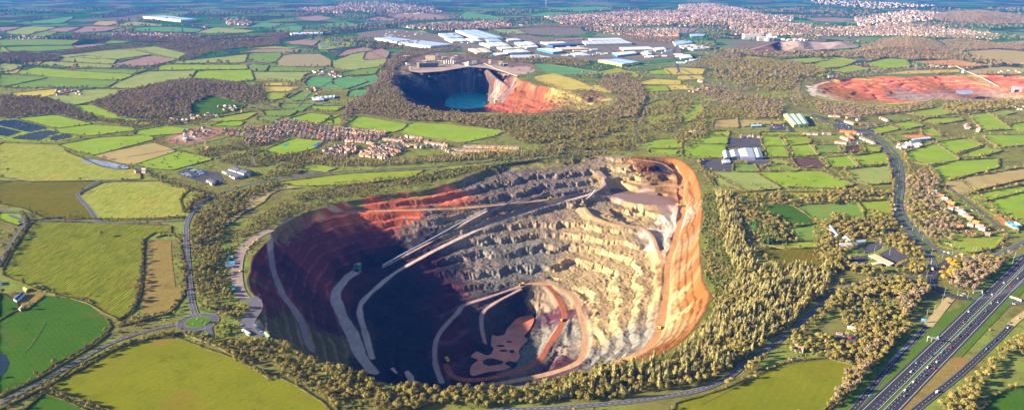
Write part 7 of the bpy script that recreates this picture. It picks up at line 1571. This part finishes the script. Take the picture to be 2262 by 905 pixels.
conveyor(cpath([(1075, 466, -37, 5), (1035, 487, -47, 5), (985, 515, -60, 5), (930, 545, -70, 5), (885, 569, -77, 5), (846, 590, -82, 4)]), 'long pale covered conveyor sloping to the crusher house', 1.2, 'steel')
conveyor(cpath([(1312, 421, -40, 5), (1260, 431, -42, 4), (1200, 443, -46, 4), (1140, 462, -52, 4), (1085, 468, -40, 4)]), 'dark conveyor along the top of the grey ramp', 1.3, 'dgrey'); conveyor(cpath([(1295, 436, -42, 2), (1306, 432, -42, 3), (1315, 424, -40, 3)]), 'short pale conveyor spur at the head of the ramp', 1.5, 'white')
# ------------------------------------------------------------------ works round the quarry lake
def block(u, v, w_, d_, h, rz, wall, roof, label, z=0, name='works_building', cat='building', win=3):
    x, y = W(u, v, z); e = bpy.data.objects.new(name, None); COL.objects.link(e); e.location = (x, y, min(gz(x, y), 0) + .1); e.rotation_euler = (0, 0, rz); e.empty_display_size = .1
    obj('wall', MB().box(-w_ / 2, w_ / 2, -d_ / 2, d_ / 2, -3, h).me('wall', M_[wall]), e); obj('roof', MB().add([(-w_ / 2 - .5, -d_ / 2 - .5, h), (w_ / 2 + .5, -d_ / 2 - .5, h), (w_ / 2 + .5, d_ / 2 + .5, h), (-w_ / 2 - .5, d_ / 2 + .5, h), (-w_ / 2 - .5, 0, h + 2), (w_ / 2 + .5, 0, h + 2)], [(0, 1, 5, 4), (2, 3, 4, 5), (1, 2, 5), (3, 0, 4), (3, 2, 1, 0)]).me('roof', M_[roof]), e)
    for i in range(win): xx = -w_ / 2 + (i + .5) * w_ / win; obj('opening', MB().box(xx - w_ / win * .2, xx + w_ / win * .2, -d_ / 2 - .08, -d_ / 2 + .02, 0, min(6, h * .5)).me('opening', M_['glass']), e)
    tag(e, label, cat); return e
block(952, 137, 55, 30, 26, -.05, 'tan', 'tan', 'tall tan processing hall at the head of the lake quarry', -8, 'processing_hall'); block(945, 152, 110, 22, 22, .25, 'dgrey', 'dgrey', 'long dark shed between the tan hall and the lake', -8, 'processing_shed', win=6)
block(960, 158, 70, 12, 8, .28, 'dgrey', 'grey', 'low dark shed before the long dark one', -8, 'processing_shed'); block(906, 158, 12, 12, 26, 0, 'tan', 'tan', 'square tan tower on the dark quarry rim', -8, 'tower'); block(924, 155, 12, 10, 30, 0, 'tan', 'cream', 'tall slim tan tower beside the dark shed', -8, 'tower'); block(938, 141, 26, 18, 9, .1, 'tan', 'cream', 'low tan building west of the tan hall', -8)
block(1082, 143, 16, 12, 17, 0, 'tan', 'tan', 'small tan crusher tower east of the processing plant', -8, 'tower'); block(1117, 149, 24, 12, 12, .2, 'dgrey', 'grey', 'dark grey bunker east of the crusher tower', -8, 'bunker'); block(1104, 148, 12, 10, 9, 0, 'tan', 'tan', 'low tan bunker beside the dark grey one', -8, 'bunker'); block(1062, 151, 34, 10, 5, 0, 'grey', 'grey', 'low grey office above the lake cliff', -8)
g = random.Random(21)
for i in range(26):
    u, v = (g.uniform(880, 1010), g.uniform(128, 158)) if i < 18 else (g.uniform(1020, 1120), g.uniform(142, 152)); block(u, v, g.uniform(8, 26), g.uniform(7, 12), g.uniform(4, 16), g.uniform(-.4, .4), g.choice(['tan', 'cream', 'dgrey', 'tan']), g.choice(['tan', 'grey', 'cream']), 'small pale plant building on the lake quarry platform', -8, 'plant_building', win=0); THINGS[-1]['group'] = 'plant buildings on the lake quarry platform'
block(1098, 236, 26, 16, 12, .3, 'tan', 'tan', 'yellow pump house on the near shore of the lake', -130, 'pump_house')
for i, u in enumerate((982, 987, 992, 997, 1002)):
    x, y = W(u, 142 - (i % 2), 0); e = bpy.data.objects.new('silo', None); COL.objects.link(e); e.location = (x, y, 0); obj('shell', MB().bar((0, 0, -8), (0, 0, 19), 4.2, 16).me('shell', M_['cream']), e); obj('cap', MB().bar((0, 0, 19), (0, 0, 23), 4.4, 16, .6).me('cap', M_['grey']), e); obj('ladder', MB().box(4.2, 4.6, -.5, .5, 0, 19).me('ladder', M_['steel']), e)
    tag(e, 'cream silo in the row behind the lake plant', 'silo', 'cream silos of the plant')
conveyor([(*W(1070, 147, 0), 14), (*W(1100, 155, 0), 3), (*W(1143, 170, 0), 2)], 'long conveyor along the lake quarry rim', 2.2, 'tan', 40); conveyor([(*W(1143, 170, 0), 2), (*W(1138, 187, -28), -24), (*W(1118, 212, -75), -68), (*W(1100, 228, -110), -104)], 'conveyor climbing out of the lake quarry', 2.2, 'dgrey', 40); conveyor([(*W(1000, 150, 0), 14), (*W(1035, 150, 0), 3), (*W(1070, 148, 0), 14)], 'conveyor linking the silos to the crusher tower', 2.0, 'steel', 30)
for s, c, hh, lb in (("K 740,500 800,490 880,515 790,535", 'q', 9, 'pale stone stockpile at the head of the lake'), ("K 1030,470 1090,465 1100,485 1020,490", 's', 12, 'cone of pale stone east of the plant')):
    P = pts(s); cx = sum(p[0] for p in P) / 4; cy = sum(p[1] for p in P) / 4; r_ = max(math.dist(P[0], P[1]), 20) / 2; m = MB(); n = 24; m.add([(r_ * math.cos(a) * (1 + .1 * math.sin(3 * a)), r_ * .8 * math.sin(a), 0) for a in [6.283 * i / n for i in range(n)]] + [(0, 0, hh)], [(i, (i + 1) % n, n) for i in range(n)])
    o = obj('stockpile', m.me('stockpile', M_['concrete'])); o.location = (cx, cy, gz(cx, cy)); tag(o, lb, 'stockpile')
# pale works beyond the green ridge fields, with its tip
R_ = lambda s: pts("R " + s)
block(1560 + 945 / 9.425, 60 + 255 / 9.425, 130, 60, 38, 0, 'cream', 'cream', 'huge cream shed of the far white works', 0, 'processing_hall', win=0); block(1560 + 1145 / 9.425, 60 + 285 / 9.425, 55, 40, 30, 0, 'cream', 'white', 'cream block beside the huge shed of the far works', 0, 'processing_hall', win=0)
g = random.Random(8)
for i in range(16): block(1560 + g.uniform(1230, 1440) / 9.425, 60 + g.uniform(240, 300) / 9.425, g.uniform(14, 26), 16, g.uniform(14, 40), g.uniform(-.3, .3), 'cream', 'white', 'pale tower in the cluster of the far white works', 0, 'tower', win=0); THINGS[-1]['group'] = 'towers of the far white works'
for i in range(22): block(1560 + g.uniform(1450, 2100) / 9.425, 60 + g.uniform(255, 300) / 9.425, g.uniform(12, 30), 14, g.uniform(5, 11), g.uniform(-.3, .3), 'cream', 'white', 'low pale hut in the string beside the far works', 0, 'hut', win=0); THINGS[-1]['group'] = 'huts beside the far white works'
field('m', R_("350,330 700,270 900,250 1500,280 2262,240 2500,260 2500,300 1500,320 1300,360 900,450 600,520 560,440"), .52, 'yard'); field('q' if 'q' in FM else 'b', R_("850,480 1480,310 2300,310 2700,330 2900,360 2600,450 2200,490 1800,500 1500,510"), .55, 'bare_ground')
def tip(s, h, mat, name, seed, pw=1.0):
    """a long heap or cut face built as a rumpled mound"""
    poly = pts(s); P = np.array(poly); x0, y0 = P.min(0); x1, y1 = P.max(0); c = max((x1 - x0) / 120, 3.0); X, Y = np.meshgrid(np.arange(x0, x1, c), np.arange(y0, y1, c)); ins = inpoly(X, Y, poly); d, _ = segdist(X, Y, list(poly) + [poly[0]]); d = np.where(ins, d, 0)
    z = h * smooth(d / (d.max() * pw)) * (.75 + .5 * fbm(X / 60, Y / 60, seed)) + (fbm(X / 14, Y / 14, seed + 2) - .5) * h * .15 * (d > 0); z = np.where(ins, z, -.5); ny, nx = X.shape; idx = np.arange(nx * ny).reshape(ny, nx); F = np.stack([idx[:-1, :-1], idx[:-1, 1:], idx[1:, 1:], idx[1:, :-1]], -1).reshape(-1, 4); F = F[ins.ravel()[F].any(1)]
    V = np.stack([X, Y, z], -1).reshape(-1, 3); struct(name, mesh(name, V, F, [mat], None, True)); return X, Y, z, ins
FM['q_'] = field_mat('quarry_floor', (.34, .24, .20), (.46, .34, .27), contrast=.5)
tip("R 900,490 1480,300 1560,300 1600,500 1500,515", 26, FM['B'], 'spoil_heap', 3); tip("R 1540,320 2200,310 2300,480 1900,500 1600,500", 22, FM['q'], 'quarry_face', 4); tip("R 2300,330 3100,300 3200,420 2500,470", 16, FM['q'], 'quarry_face', 6)
# white arch and conveyor at the red quarry
x, y = W(2247, 196, 0); e = bpy.data.objects.new('tunnel_portal', None); COL.objects.link(e); e.location = (x, y, min(0, gz(x, y))); obj('frame', MB().box(-20, 20, -4, 4, 10, 22).me('frame', M_['white']), e)
for s_ in (-1, 1): obj('pier', MB().box(s_ * 16 - 4, s_ * 16 + 4, -4, 4, -2, 9.95).me('pier', M_['white']), e)
obj('opening', MB().box(-11.9, 11.9, 1, 3, 0, 9.9).me('opening', M_['glass']), e); tag(e, 'big white portal structure at the east end of the red quarry', 'portal')
conveyor([(*W(2111, 148, 0), 5), (*W(2129, 160, 0), 10), (*W(2165, 177, -10), 4), (*W(2206, 196, -24), -16)], 'long straight conveyor crossing the red quarry', 2.2, 'cream', 40); block(2129, 162, 16, 12, 12, .2, 'white', 'white', 'white transfer house on the conveyor over the red quarry', 0, 'transfer_house', win=0); block(1834, 172, 22, 14, 10, 0, 'grey', 'white', 'small white hut on the far rim of the red quarry', 0, 'hut', win=0)
cluster("C 1640,430 1800,432 1790,445 1650,442", 10, 'pale stored unit beyond the red quarry', 'stored units', 31, ('white', 'grey')); cluster("C 2080,470 2262,460 2262,480 2100,485", 9, 'white parked unit in the string beyond the red quarry', 'parked units', 32, ('white',)); cluster("C 1195,368 1222,366 1222,374 1195,375", 1, 'lone white farmhouse on the wooded ridge', 'ridge farmhouse', 33, ('white',), 12)
# building site beside the village
field('e', pts("V 20,320 100,260 240,215 420,185 600,200 610,240 480,290 380,340 260,360 90,355"), .40, 'building_site'); field('q', pts("V 100,300 200,250 420,200 500,215 380,300 220,340"), .42, 'building_site')
cluster("V 200,215 440,190 480,240 300,320 200,330", 16, 'half-built house on the red earth building site', 'half-built houses', 41, ('grey', 'white')); x, y = W(360 + 458 / 4.525, 240 + 398 / 4.525)
m = MB(); n = 20; m.add([(11 * math.cos(a), 9 * math.sin(a), 0) for a in [6.283 * i / n for i in range(n)]] + [(0, 0, 7)], [(i, (i + 1) % n, n) for i in range(n)]); o = obj('soil_heap', m.me('soil_heap', M_['orange'])); o.location = (x, y, .3); tag(o, 'orange heap of soil below the building site', 'soil heap')
# ------------------------------------------------------------------ street lamps, signs, poles, pylons, turbine
lp = MB().bar((0, 0, 0), (0, 0, 11.5), .16, 6, .09).me('pole', M_['steel']); la = MB().bar((0, 0, 11.4), (1.8, 0, 11.9), .06, 5).me('arm', M_['steel']); lh = MB().box(1.6, 2.6, -.18, .18, 11.8, 12.0).me('lantern', M_['white'])
def lamp(u, v, lb, rz=0):
    x, y = W(u, v); e = bpy.data.objects.new('street_lamp', None); COL.objects.link(e); e.location = (x, y, .3); e.rotation_euler = (0, 0, rz); e.empty_display_size = .1; obj('pole', lp, e); obj('arm', la, e); obj('lantern', lh, e); e['_p'] = (x, y); e['_d'] = 'tall grey street lamp ' + lb; e['_g'] = 'street lamps ' + lb; tag(e, '', 'street lamp')
for u, v in ((975, 500), (1075, 600), (1165, 740), (1225, 605), (1385, 670), (1370, 745), (1275, 770), (1575, 720), (1605, 720), (1750, 710), (1870, 690), (1975, 825), (1998, 765), (1110, 870), (1160, 830), (1030, 900), (880, 905), (1437, 700), (1092, 500)): lamp(1800 + u / 4.526, 400 + v / 4.526, 'by the motorway roundabout')
for u, v in ((554, 600), (522, 700), (412, 830), (305, 890), (885, 640), (362, 180), (295, 235), (178, 275), (300, 355), (740, 605)): lamp(2000 + u / 6.466, 560 + v / 6.466, 'along the slip road to the roundabout')
for u, v in ((737, 405), (373, 520), (595, 710), (745, 740), (405, 780), (650, 640), (672, 690)): lamp(1800 + u / 4.526, 400 + v / 4.526, 'in the motel and petrol station grounds')
for u, v in ((1005, 430), (1002, 395), (996, 365), (975, 330), (1955, 300), (1985, 380), (1990, 440), (2010, 490), (2030, 515)): 
    lamp(u if u > 1500 else u + 1000, v, 'beside the dual carriageway')
for u, v in ((1125, 352), (1165, 360), (1255, 252), (1345, 385), (1380, 245), (1072, 345)): lamp(u / 2.967, 600 + v / 2.967, 'at the near roundabout')
for u, v in ((365, 495), (428, 750)): lamp(480 + u / 3.933, 540 + v / 3.933, 'at the staff car park edge')
def pole(u, v, h, lb):
    x, y = W(u, v); e = bpy.data.objects.new('telegraph_pole', None); COL.objects.link(e); e.location = (x, y, 0); obj('post', MB().bar((0, 0, 0), (0, 0, h), .15, 6, .1).me('post', M_['wood']), e); obj('crossarm', MB().box(-1.1, 1.1, -.08, .08, h - .8, h - .6).me('crossarm', M_['wood']), e); tag(e, lb, 'pole')
pole(1850, 637, 11, 'wooden pole beside the poplar spoil bank road'); pole(1884, 672, 11, 'wooden pole at the edge of the overgrown yard'); pole(1741, 803, 8, 'short pole on the corner fence of the lime field'); pole(1594, 862, 8, 'short pole beside the round bush on the country road'); pole(1226, 334, 22, 'tall white mast beside the bypass'); pole(99, 714, 7, 'pole in the middle of the deep green meadow')
def pylon(u, v, h, lb):
    x, y = W(u, v); e = bpy.data.objects.new('electricity_pylon', None); COL.objects.link(e); e.location = (x, y, 0); m = MB(); b_ = h * .11
    for sx in (-1, 1):
        for sy in (-1, 1): m.bar((sx * b_, sy * b_, 0), (sx * .5, sy * .5, h), .3, 4, .15)
    for k in range(5): z0 = h * k / 6; z1 = h * (k + 1) / 6; w0 = b_ * (1 - k / 6.5); w1 = b_ * (1 - (k + 1) / 6.5); m.bar((-w0, -w0, z0), (w1, -w1, z1), .12, 4); m.bar((w0, w0, z0), (-w1, w1, z1), .12, 4)
    obj('tower', m.me('tower', M_['steel']), e)
    for k in (.62, .76, .9): obj('crossarm', MB().bar((-h * .16, 0, h * k), (h * .16, 0, h * k), .25, 4).me('crossarm', M_['steel']), e)
    tag(e, lb, 'pylon')
for u, v, h, lb in ((1712, 173, 38, 'electricity pylon in the scrub west of the red quarry'), (2022, 155, 38, 'electricity pylon in the orange grass beyond the red quarry'), (2186, 150, 38, 'electricity pylon on the straw hill field'), (811, 112, 38, 'electricity pylon on the pale pasture by the far solar farm'), (454, 328, 22, 'small pylon below the building site'), (562, 366, 20, 'small pylon in the dark hollow by the coach depot'), (1314, 199, 30, 'slim pylon on the yellow tip'), (1068, 150, 36, 'electricity pylon behind the lake plant')): pylon(u, v, h, lb)
x, y = W(1206, 13, 0); e = bpy.data.objects.new('wind_turbine', None); COL.objects.link(e); e.location = (x, y, 0); obj('tower', MB().bar((0, 0, 0), (0, 0, 78), 2.6, 12, 1.6).me('tower', M_['white']), e); obj('nacelle', MB().box(-2, 2, -4, 5, 77, 81).me('nacelle', M_['white']), e)
for k in range(3): a = k * 2.094 + .5; obj('blade', MB().bar((0, -4.5, 79), (38 * math.sin(a), -4.5, 79 + 38 * math.cos(a)), 1.5, 6, .4).me('blade', M_['white']), e)
tag(e, 'lone white wind turbine on the far blue horizon land', 'wind turbine')
# gantry and signs
mq = lambda u, v: W(1860 + u / 4.209, 690 + v / 4.209)
x, y = mq(790, 268); e = bpy.data.objects.new('overhead_gantry', None); COL.objects.link(e); e.location = (x, y, .2); e.rotation_euler = (0, 0, -.55)
obj('post', MB().bar((0, 0, 0), (0, 0, 7.5), .35, 8).me('post', M_['steel']), e); obj('beam', MB().box(-.3, 13, -.5, .5, 6.8, 8.0).me('beam', M_['steel']), e); obj('message_panel', MB().box(1.5, 12, -.75, -.52, 6.3, 8.6).me('message_panel', M_['dgrey']), e); obj('post', MB().bar((5, 0, 0), (5, 0, 6.8), .2, 8).me('post', M_['steel']), e)
tag(e, 'grey cantilever message gantry beside the motorway', 'gantry')
def sign(x, y, rz, w_, h, z, panel, lb, lines=()):
    e = bpy.data.objects.new('road_sign', None); COL.objects.link(e); e.location = (x, y, .2); e.rotation_euler = (0, 0, rz); p = obj('panel', MB().box(-w_ / 2, w_ / 2, -.08, .08, z, z + h).me('panel', M_[panel]), e); obj('border', MB().box(-w_ / 2 - .1, w_ / 2 + .1, -.05, .03, z - .1, z + h + .1).me('border', M_['white']), e)
    for s_ in (-1, 1): obj('post', MB().bar((s_ * w_ * .35, .1, 0), (s_ * w_ * .35, .1, z + h * .5), .1, 6).me('post', M_['steel']), e)
    for (x0, z0, x1, z1) in lines: obj('symbol', MB().bar((x0, -.12, z + z0), (x1, -.12, z + z1), .12, 4).me('symbol', M_['white'] if panel != 'white' else M_['dgrey']), p)
    tag(e, lb, 'road sign')
x, y = mq(755, 95); sign(x, y, -.3, 6, 4.2, 2.5, 'azure', 'blue direction sign with white marks beside the slip road', [(-1.5, .6, -1.5, 3.4), (-1.5, 2, 1.2, 3.2), (.5, .8, 2.3, .8)]); x, y = p_(927, 275); sign(x, y, 0, 6, 4, 2.5, 'white', 'big white sign board beside the dual carriageway', [(-1.6, .6, -1.6, 3.2), (-1.6, 1.6, 1.4, 3.0)]); x, y = p_(792, 432); sign(x, y, 0, 2.4, 5, 1.2, 'white', 'tall white totem sign by the motel entrance'); x, y = W(772 / 2.967, 600 + 428 / 2.967); sign(x, y, .4, 1.6, 1.6, 1.5, 'white', 'small pale sign on the winding lane'); x, y = W(1384 / 2.967, 600 + 245 / 2.967); sign(x, y, 0, 2.6, 2, 1.5, 'white', 'pale sign board on the roundabout verge')
for i, (u, v) in enumerate(((1262, 345), (1345, 345), (1290, 312), (1318, 338))): x, y = W(u / 2.967, 600 + v / 2.967); sign(x, y, i * 1.5, 1.5, .9, .7, 'white', f"small white chevron board {['on the near west edge', 'on the east edge', 'on the far edge', 'at the centre south'][i]} of the roundabout island")
# ------------------------------------------------------------------ fences, goals, sheep
def fence(s, lb, h=1.2, posts=6, mat='wood', solid=False):
    L = pts(s); e = bpy.data.objects.new('fence', None); COL.objects.link(e); e.location = (*L[0], .15); o = Vector((*L[0], 0)); r = MB(); p_m = MB()
    for a, b in zip(L[:-1], L[1:]):
        a = Vector((*a, 0)) - o; b = Vector((*b, 0)) - o; n = max(1, int((b - a).length / posts))
        for zz in (.45, .85, 1.15): r.bar((a.x, a.y, zz), (b.x, b.y, zz), .07, 4)
        for i in range(n): p = a.lerp(b, i / n); p_m.bar((p.x, p.y, 0), (p.x, p.y, h), .09, 4)
    obj('rails', r.me('rails', M_[mat]), e); obj('posts', p_m.me('posts', M_[mat]), e); tag(e, lb, 'fence')
fence("N 115,400 180,560 265,720", 'pale fence dividing the two upper bright paddocks', mat='cream'); fence("N 480,550 590,690", 'pale fence at the east side of the bright paddock', mat='cream'); fence("N 850,575 1090,830", 'long pale fence running down between the plots', mat='cream'); fence("N 630,725 725,850", 'pale fence beside the brown plot', mat='cream'); fence("N 2080,535 2262,665", 'pale diagonal fence across the bright paddock east of the stables', mat='cream')
fence("I 150,870 330,775 520,685 720,610 980,575 1140,615", 'pale wooden fence along the top of the lime field'); fence("P 1260,600 1400,650 1530,640 1750,600 1870,545", 'pale fence across the meadow above the roundabout', mat='cream'); fence("J 370,740 450,760", 'short fence at the stable field') if 0 else None
fence("E 295,335 240,430 190,500 145,540", 'straight fence line across the deep green meadow', mat='wood', posts=8)
for u, v, lb in ((1060, 400, 'white goal frame at the near end of the sports ground'), (1290, 345, 'white goal frame at the far end of the sports ground')):
    x, y = W(360 + (u - 60) / 4.525, 240 + (v + 60) / 4.525); e = bpy.data.objects.new('goal', None); COL.objects.link(e); e.location = (x, y, .5); m = MB()
    obj('post', MB().bar((-3.6, 0, 0), (-3.6, 0, 2.4), .12, 5).me('post', M_['white']), e); obj('post', MB().bar((3.6, 0, 0), (3.6, 0, 2.4), .12, 5).me('post', M_['white']), e); obj('crossbar', MB().bar((-3.6, 0, 2.4), (3.6, 0, 2.4), .12, 5).me('crossbar', M_['white']), e); tag(e, lb, 'goal')
# low walls of the motorway bridge
for s, lb in (("Z 965,565 1095,540 1098,575", 'pale bridge parapet where the junction road dives under the motorway'), ("Z 1490,625 1650,675 1650,690", 'pale bridge abutment east of the motorway'), ("P 1990,768 2060,755 2090,740", 'pale bridge wall above the junction')):
    L = pts(s); m = MB(); 
    for a, b in zip(L[:-1], L[1:]): d = Vector((b[0] - a[0], b[1] - a[1])); n_ = Vector((-d.y, d.x)).normalized() * .4; m.add([(a[0] - n_.x, a[1] - n_.y, 0), (b[0] - n_.x, b[1] - n_.y, 0), (b[0] + n_.x, b[1] + n_.y, 0), (a[0] + n_.x, a[1] + n_.y, 0), (a[0] - n_.x, a[1] - n_.y, 3), (b[0] - n_.x, b[1] - n_.y, 3), (b[0] + n_.x, b[1] + n_.y, 3), (a[0] + n_.x, a[1] + n_.y, 3)], [(0, 1, 5, 4), (1, 2, 6, 5), (2, 3, 7, 6), (3, 0, 4, 7), (4, 5, 6, 7)])
    o = obj('bridge_wall', m.me('bridge_wall', M_['concrete'])); tag(o, lb, 'wall')
# ------------------------------------------------------------------ distant housing: uncountable
hs = []
for i, (wl, rf) in enumerate((('render', 'tile'), ('brick', 'tile'), ('pale', 'slate'), ('pale', 'tile'))):
    a, b = gable(13, 9, 6, 3.2); me_ = mesh('far_house', a.v + b.v, a.f + [tuple(q + len(a.v) for q in f) for f in b.f], [M_[wl], M_[rf]], [0] * len(a.f) + [1] * len(b.f)); hs.append(bpy.data.objects.new('far_house_source' + str(i), me_))
EST = [("B 1380,115 1700,95 1900,80 2262,72 2262,160 1980,175 1700,170 1500,160", 24, .25, 'in the far reddish estates'), ("B 1700,180 1980,195 2262,190 2262,245 2100,250 1860,230 1720,215", 20, .12, 'in the near red-roofed estate beyond the warehouses'), ("B 420,180 560,165 850,150 1100,140 1180,170 1000,190 700,205 560,195", 22, .3, 'in the town beyond the storage yard'),
       ("B 20,20 300,15 640,50 700,80 300,85 30,70", 34, .4, 'in the far blue town'), ("C 0,35 200,25 420,60 560,100 760,110 740,140 300,160 0,180", 24, .35, 'in the far town beyond the cutting'), ("C 330,160 560,150 860,165 860,230 700,235 350,230", 20, .2, 'in the estate behind the far works'), ("C 860,185 1200,180 1500,165 1860,195 2110,230 2080,262 1500,235 860,238", 22, .2, 'in the long estate below the brown ridge'),
       ("C 1150,120 1500,70 1760,90 1700,130 1400,165 1180,175", 28, .4, 'on the far hillside'), ("A 760,215 1230,228 1340,250 1230,262 900,248 740,232", 20, .1, 'in the far brick village'), ("A 1480,130 1640,140 1660,168 1500,165", 20, .1, 'in the small far village'), ("A 1960,55 2262,45 2262,90 2040,82", 30, .3, 'in the far white village'), ("C 20,580 140,530 190,590 60,620", 20, .4, 'beside the railway line'), ("A 0,235 300,238 460,250 300,262 0,262", 24, .45, 'in the far dark hamlet'), ("C 860,0 1300,15 1700,40 1300,60 900,30", 50, .45, 'in the farthest farms')]
HQ.sort(key=lambda q: -q[3] * q[5] / DEPTH(q[0], q[1]) if 0 < PX(q[0], q[1], 0)[0] < 2262 else 0)
for q in HQ[:290]: make_house(*q)
HR = {}
for q in HQ[290:]: HR.setdefault('in the village and hamlets beyond the big quarry', []).append(q)
for pl, L in HR.items():
    scatter('distant_houses', [(q[0], q[1], .4) for q in L], hs, 'mass of small roofed houses ' + pl, 'houses', key='houses', sv=[(q[3] / 13, q[4] / 9, q[5] / 6) for q in L], rz=np.array([q[2] for q in L], np.float32))
fr = []
for s, sp, thin, place in EST:
    X, Y = sample(pts(s), sp * 1.25, thin + .17, 77); P = [(x, y, .5, 1.0 if y < 7000 else 1.5) for x, y in zip(X, Y)]
    if len(P): a = np.repeat(np.array([p[3] for p in P], np.float32)[:, None], 3, 1) * NR.uniform(.8, 1.3, (len(P), 1)); scatter('distant_houses', P, hs, 'mass of small pale houses ' + place, 'houses', key='houses', sv=a)
# streets between the far houses, pylons of trees in the estates
# ------------------------------------------------------------------ the air: blue haze that fades the far country
hm = bpy.data.materials.new('haze'); hm.use_nodes = True; ht = hm.node_tree; ht.nodes.clear()
ho = ht.nodes.new('ShaderNodeOutputMaterial'); hv = ht.nodes.new('ShaderNodeVolumePrincipled'); hv.inputs['Color'].default_value = (.03, .22, 1.0, 1); hv.inputs['Density'].default_value = 2.3e-5; hv.inputs['Anisotropy'].default_value = 0.0
ht.links.new(hv.outputs[0], ho.inputs['Volume'])
hb = MB().box(-45000, 45000, -2500, 60000, -160, 500); ob = stuff('haze', hb.me('haze', hm), 'thin blue haze over the whole landscape', 'haze')
# ------------------------------------------------------------------ labels that single out repeats by the landmarks beside them
MARKS = {'the quarry lake': (1030, 222), 'the big quarry pond': (1110, 760), 'the near roundabout': (437, 711), 'the motorway junction': (2100, 610), 'the near solar farm': (70, 290), 'the village sports ground': (645, 325), 'the brown wood': (380, 215),
         'the largest warehouse': (1060, 78), 'the red quarry': (2000, 195), 'the pale green factory': (1760, 263), 'the blue-grey pond': (235, 362), 'the coach depot': (470, 380), 'the motel': (1860, 520), 'the far white works': (1700, 88), 'the big pale warehouse': (370, 42),
         'the long terrace': (1100, 320), 'the riding arena': (1677, 358), 'the orange quarry rim': (1545, 500), 'the green barn': (2020, 305), 'the row of gardens': (2110, 460), 'the sand school': (2210, 485), 'the stable yard': (60, 655), 'the railway cutting': (1560, 180), 'the yellow tip': (1250, 190)}
MK = {k: W(*v) for k, v in MARKS.items()}
ORD = ['', 'second ', 'third ', 'fourth ', 'fifth ', 'sixth ', 'seventh ', 'eighth ', 'ninth ', 'tenth ', 'eleventh ', 'twelfth ', 'thirteenth ', 'fourteenth ', 'fifteenth ']
buckets = {}
for o in THINGS:
    if '_p' not in o: continue
    x, y = o['_p']; L = min(MK, key=lambda k: math.hypot(MK[k][0] - x, (MK[k][1] - y) * .6)); dx, dy = x - MK[L][0], (y - MK[L][1]) * .6
    rel = ('east of' if dx > 0 else 'west of') if abs(dx) > abs(dy) else ('beyond' if dy > 0 else 'before')
    buckets.setdefault((o['_d'], L, rel), []).append((math.hypot(dx, dy), o))
for (d, L, rel), lst in buckets.items():
    lst.sort(key=lambda t: t[0])
    for i, (_, o) in enumerate(lst):
        o['label'] = f"{d}, {ORD[min(i, 14)]}{'nearest one' if i == 0 and len(lst) > 1 else 'one' if i else 'the one'} {rel} {L}".replace(', the one', ',')
        if i > 14: o['label'] += ', far off'
        o['label'] = ' '.join(o['label'].split()[:16]); o['group'] = o['_g']
for o in THINGS:
    for k in ('_d', '_g', '_p'):
        if k in o: del o[k]
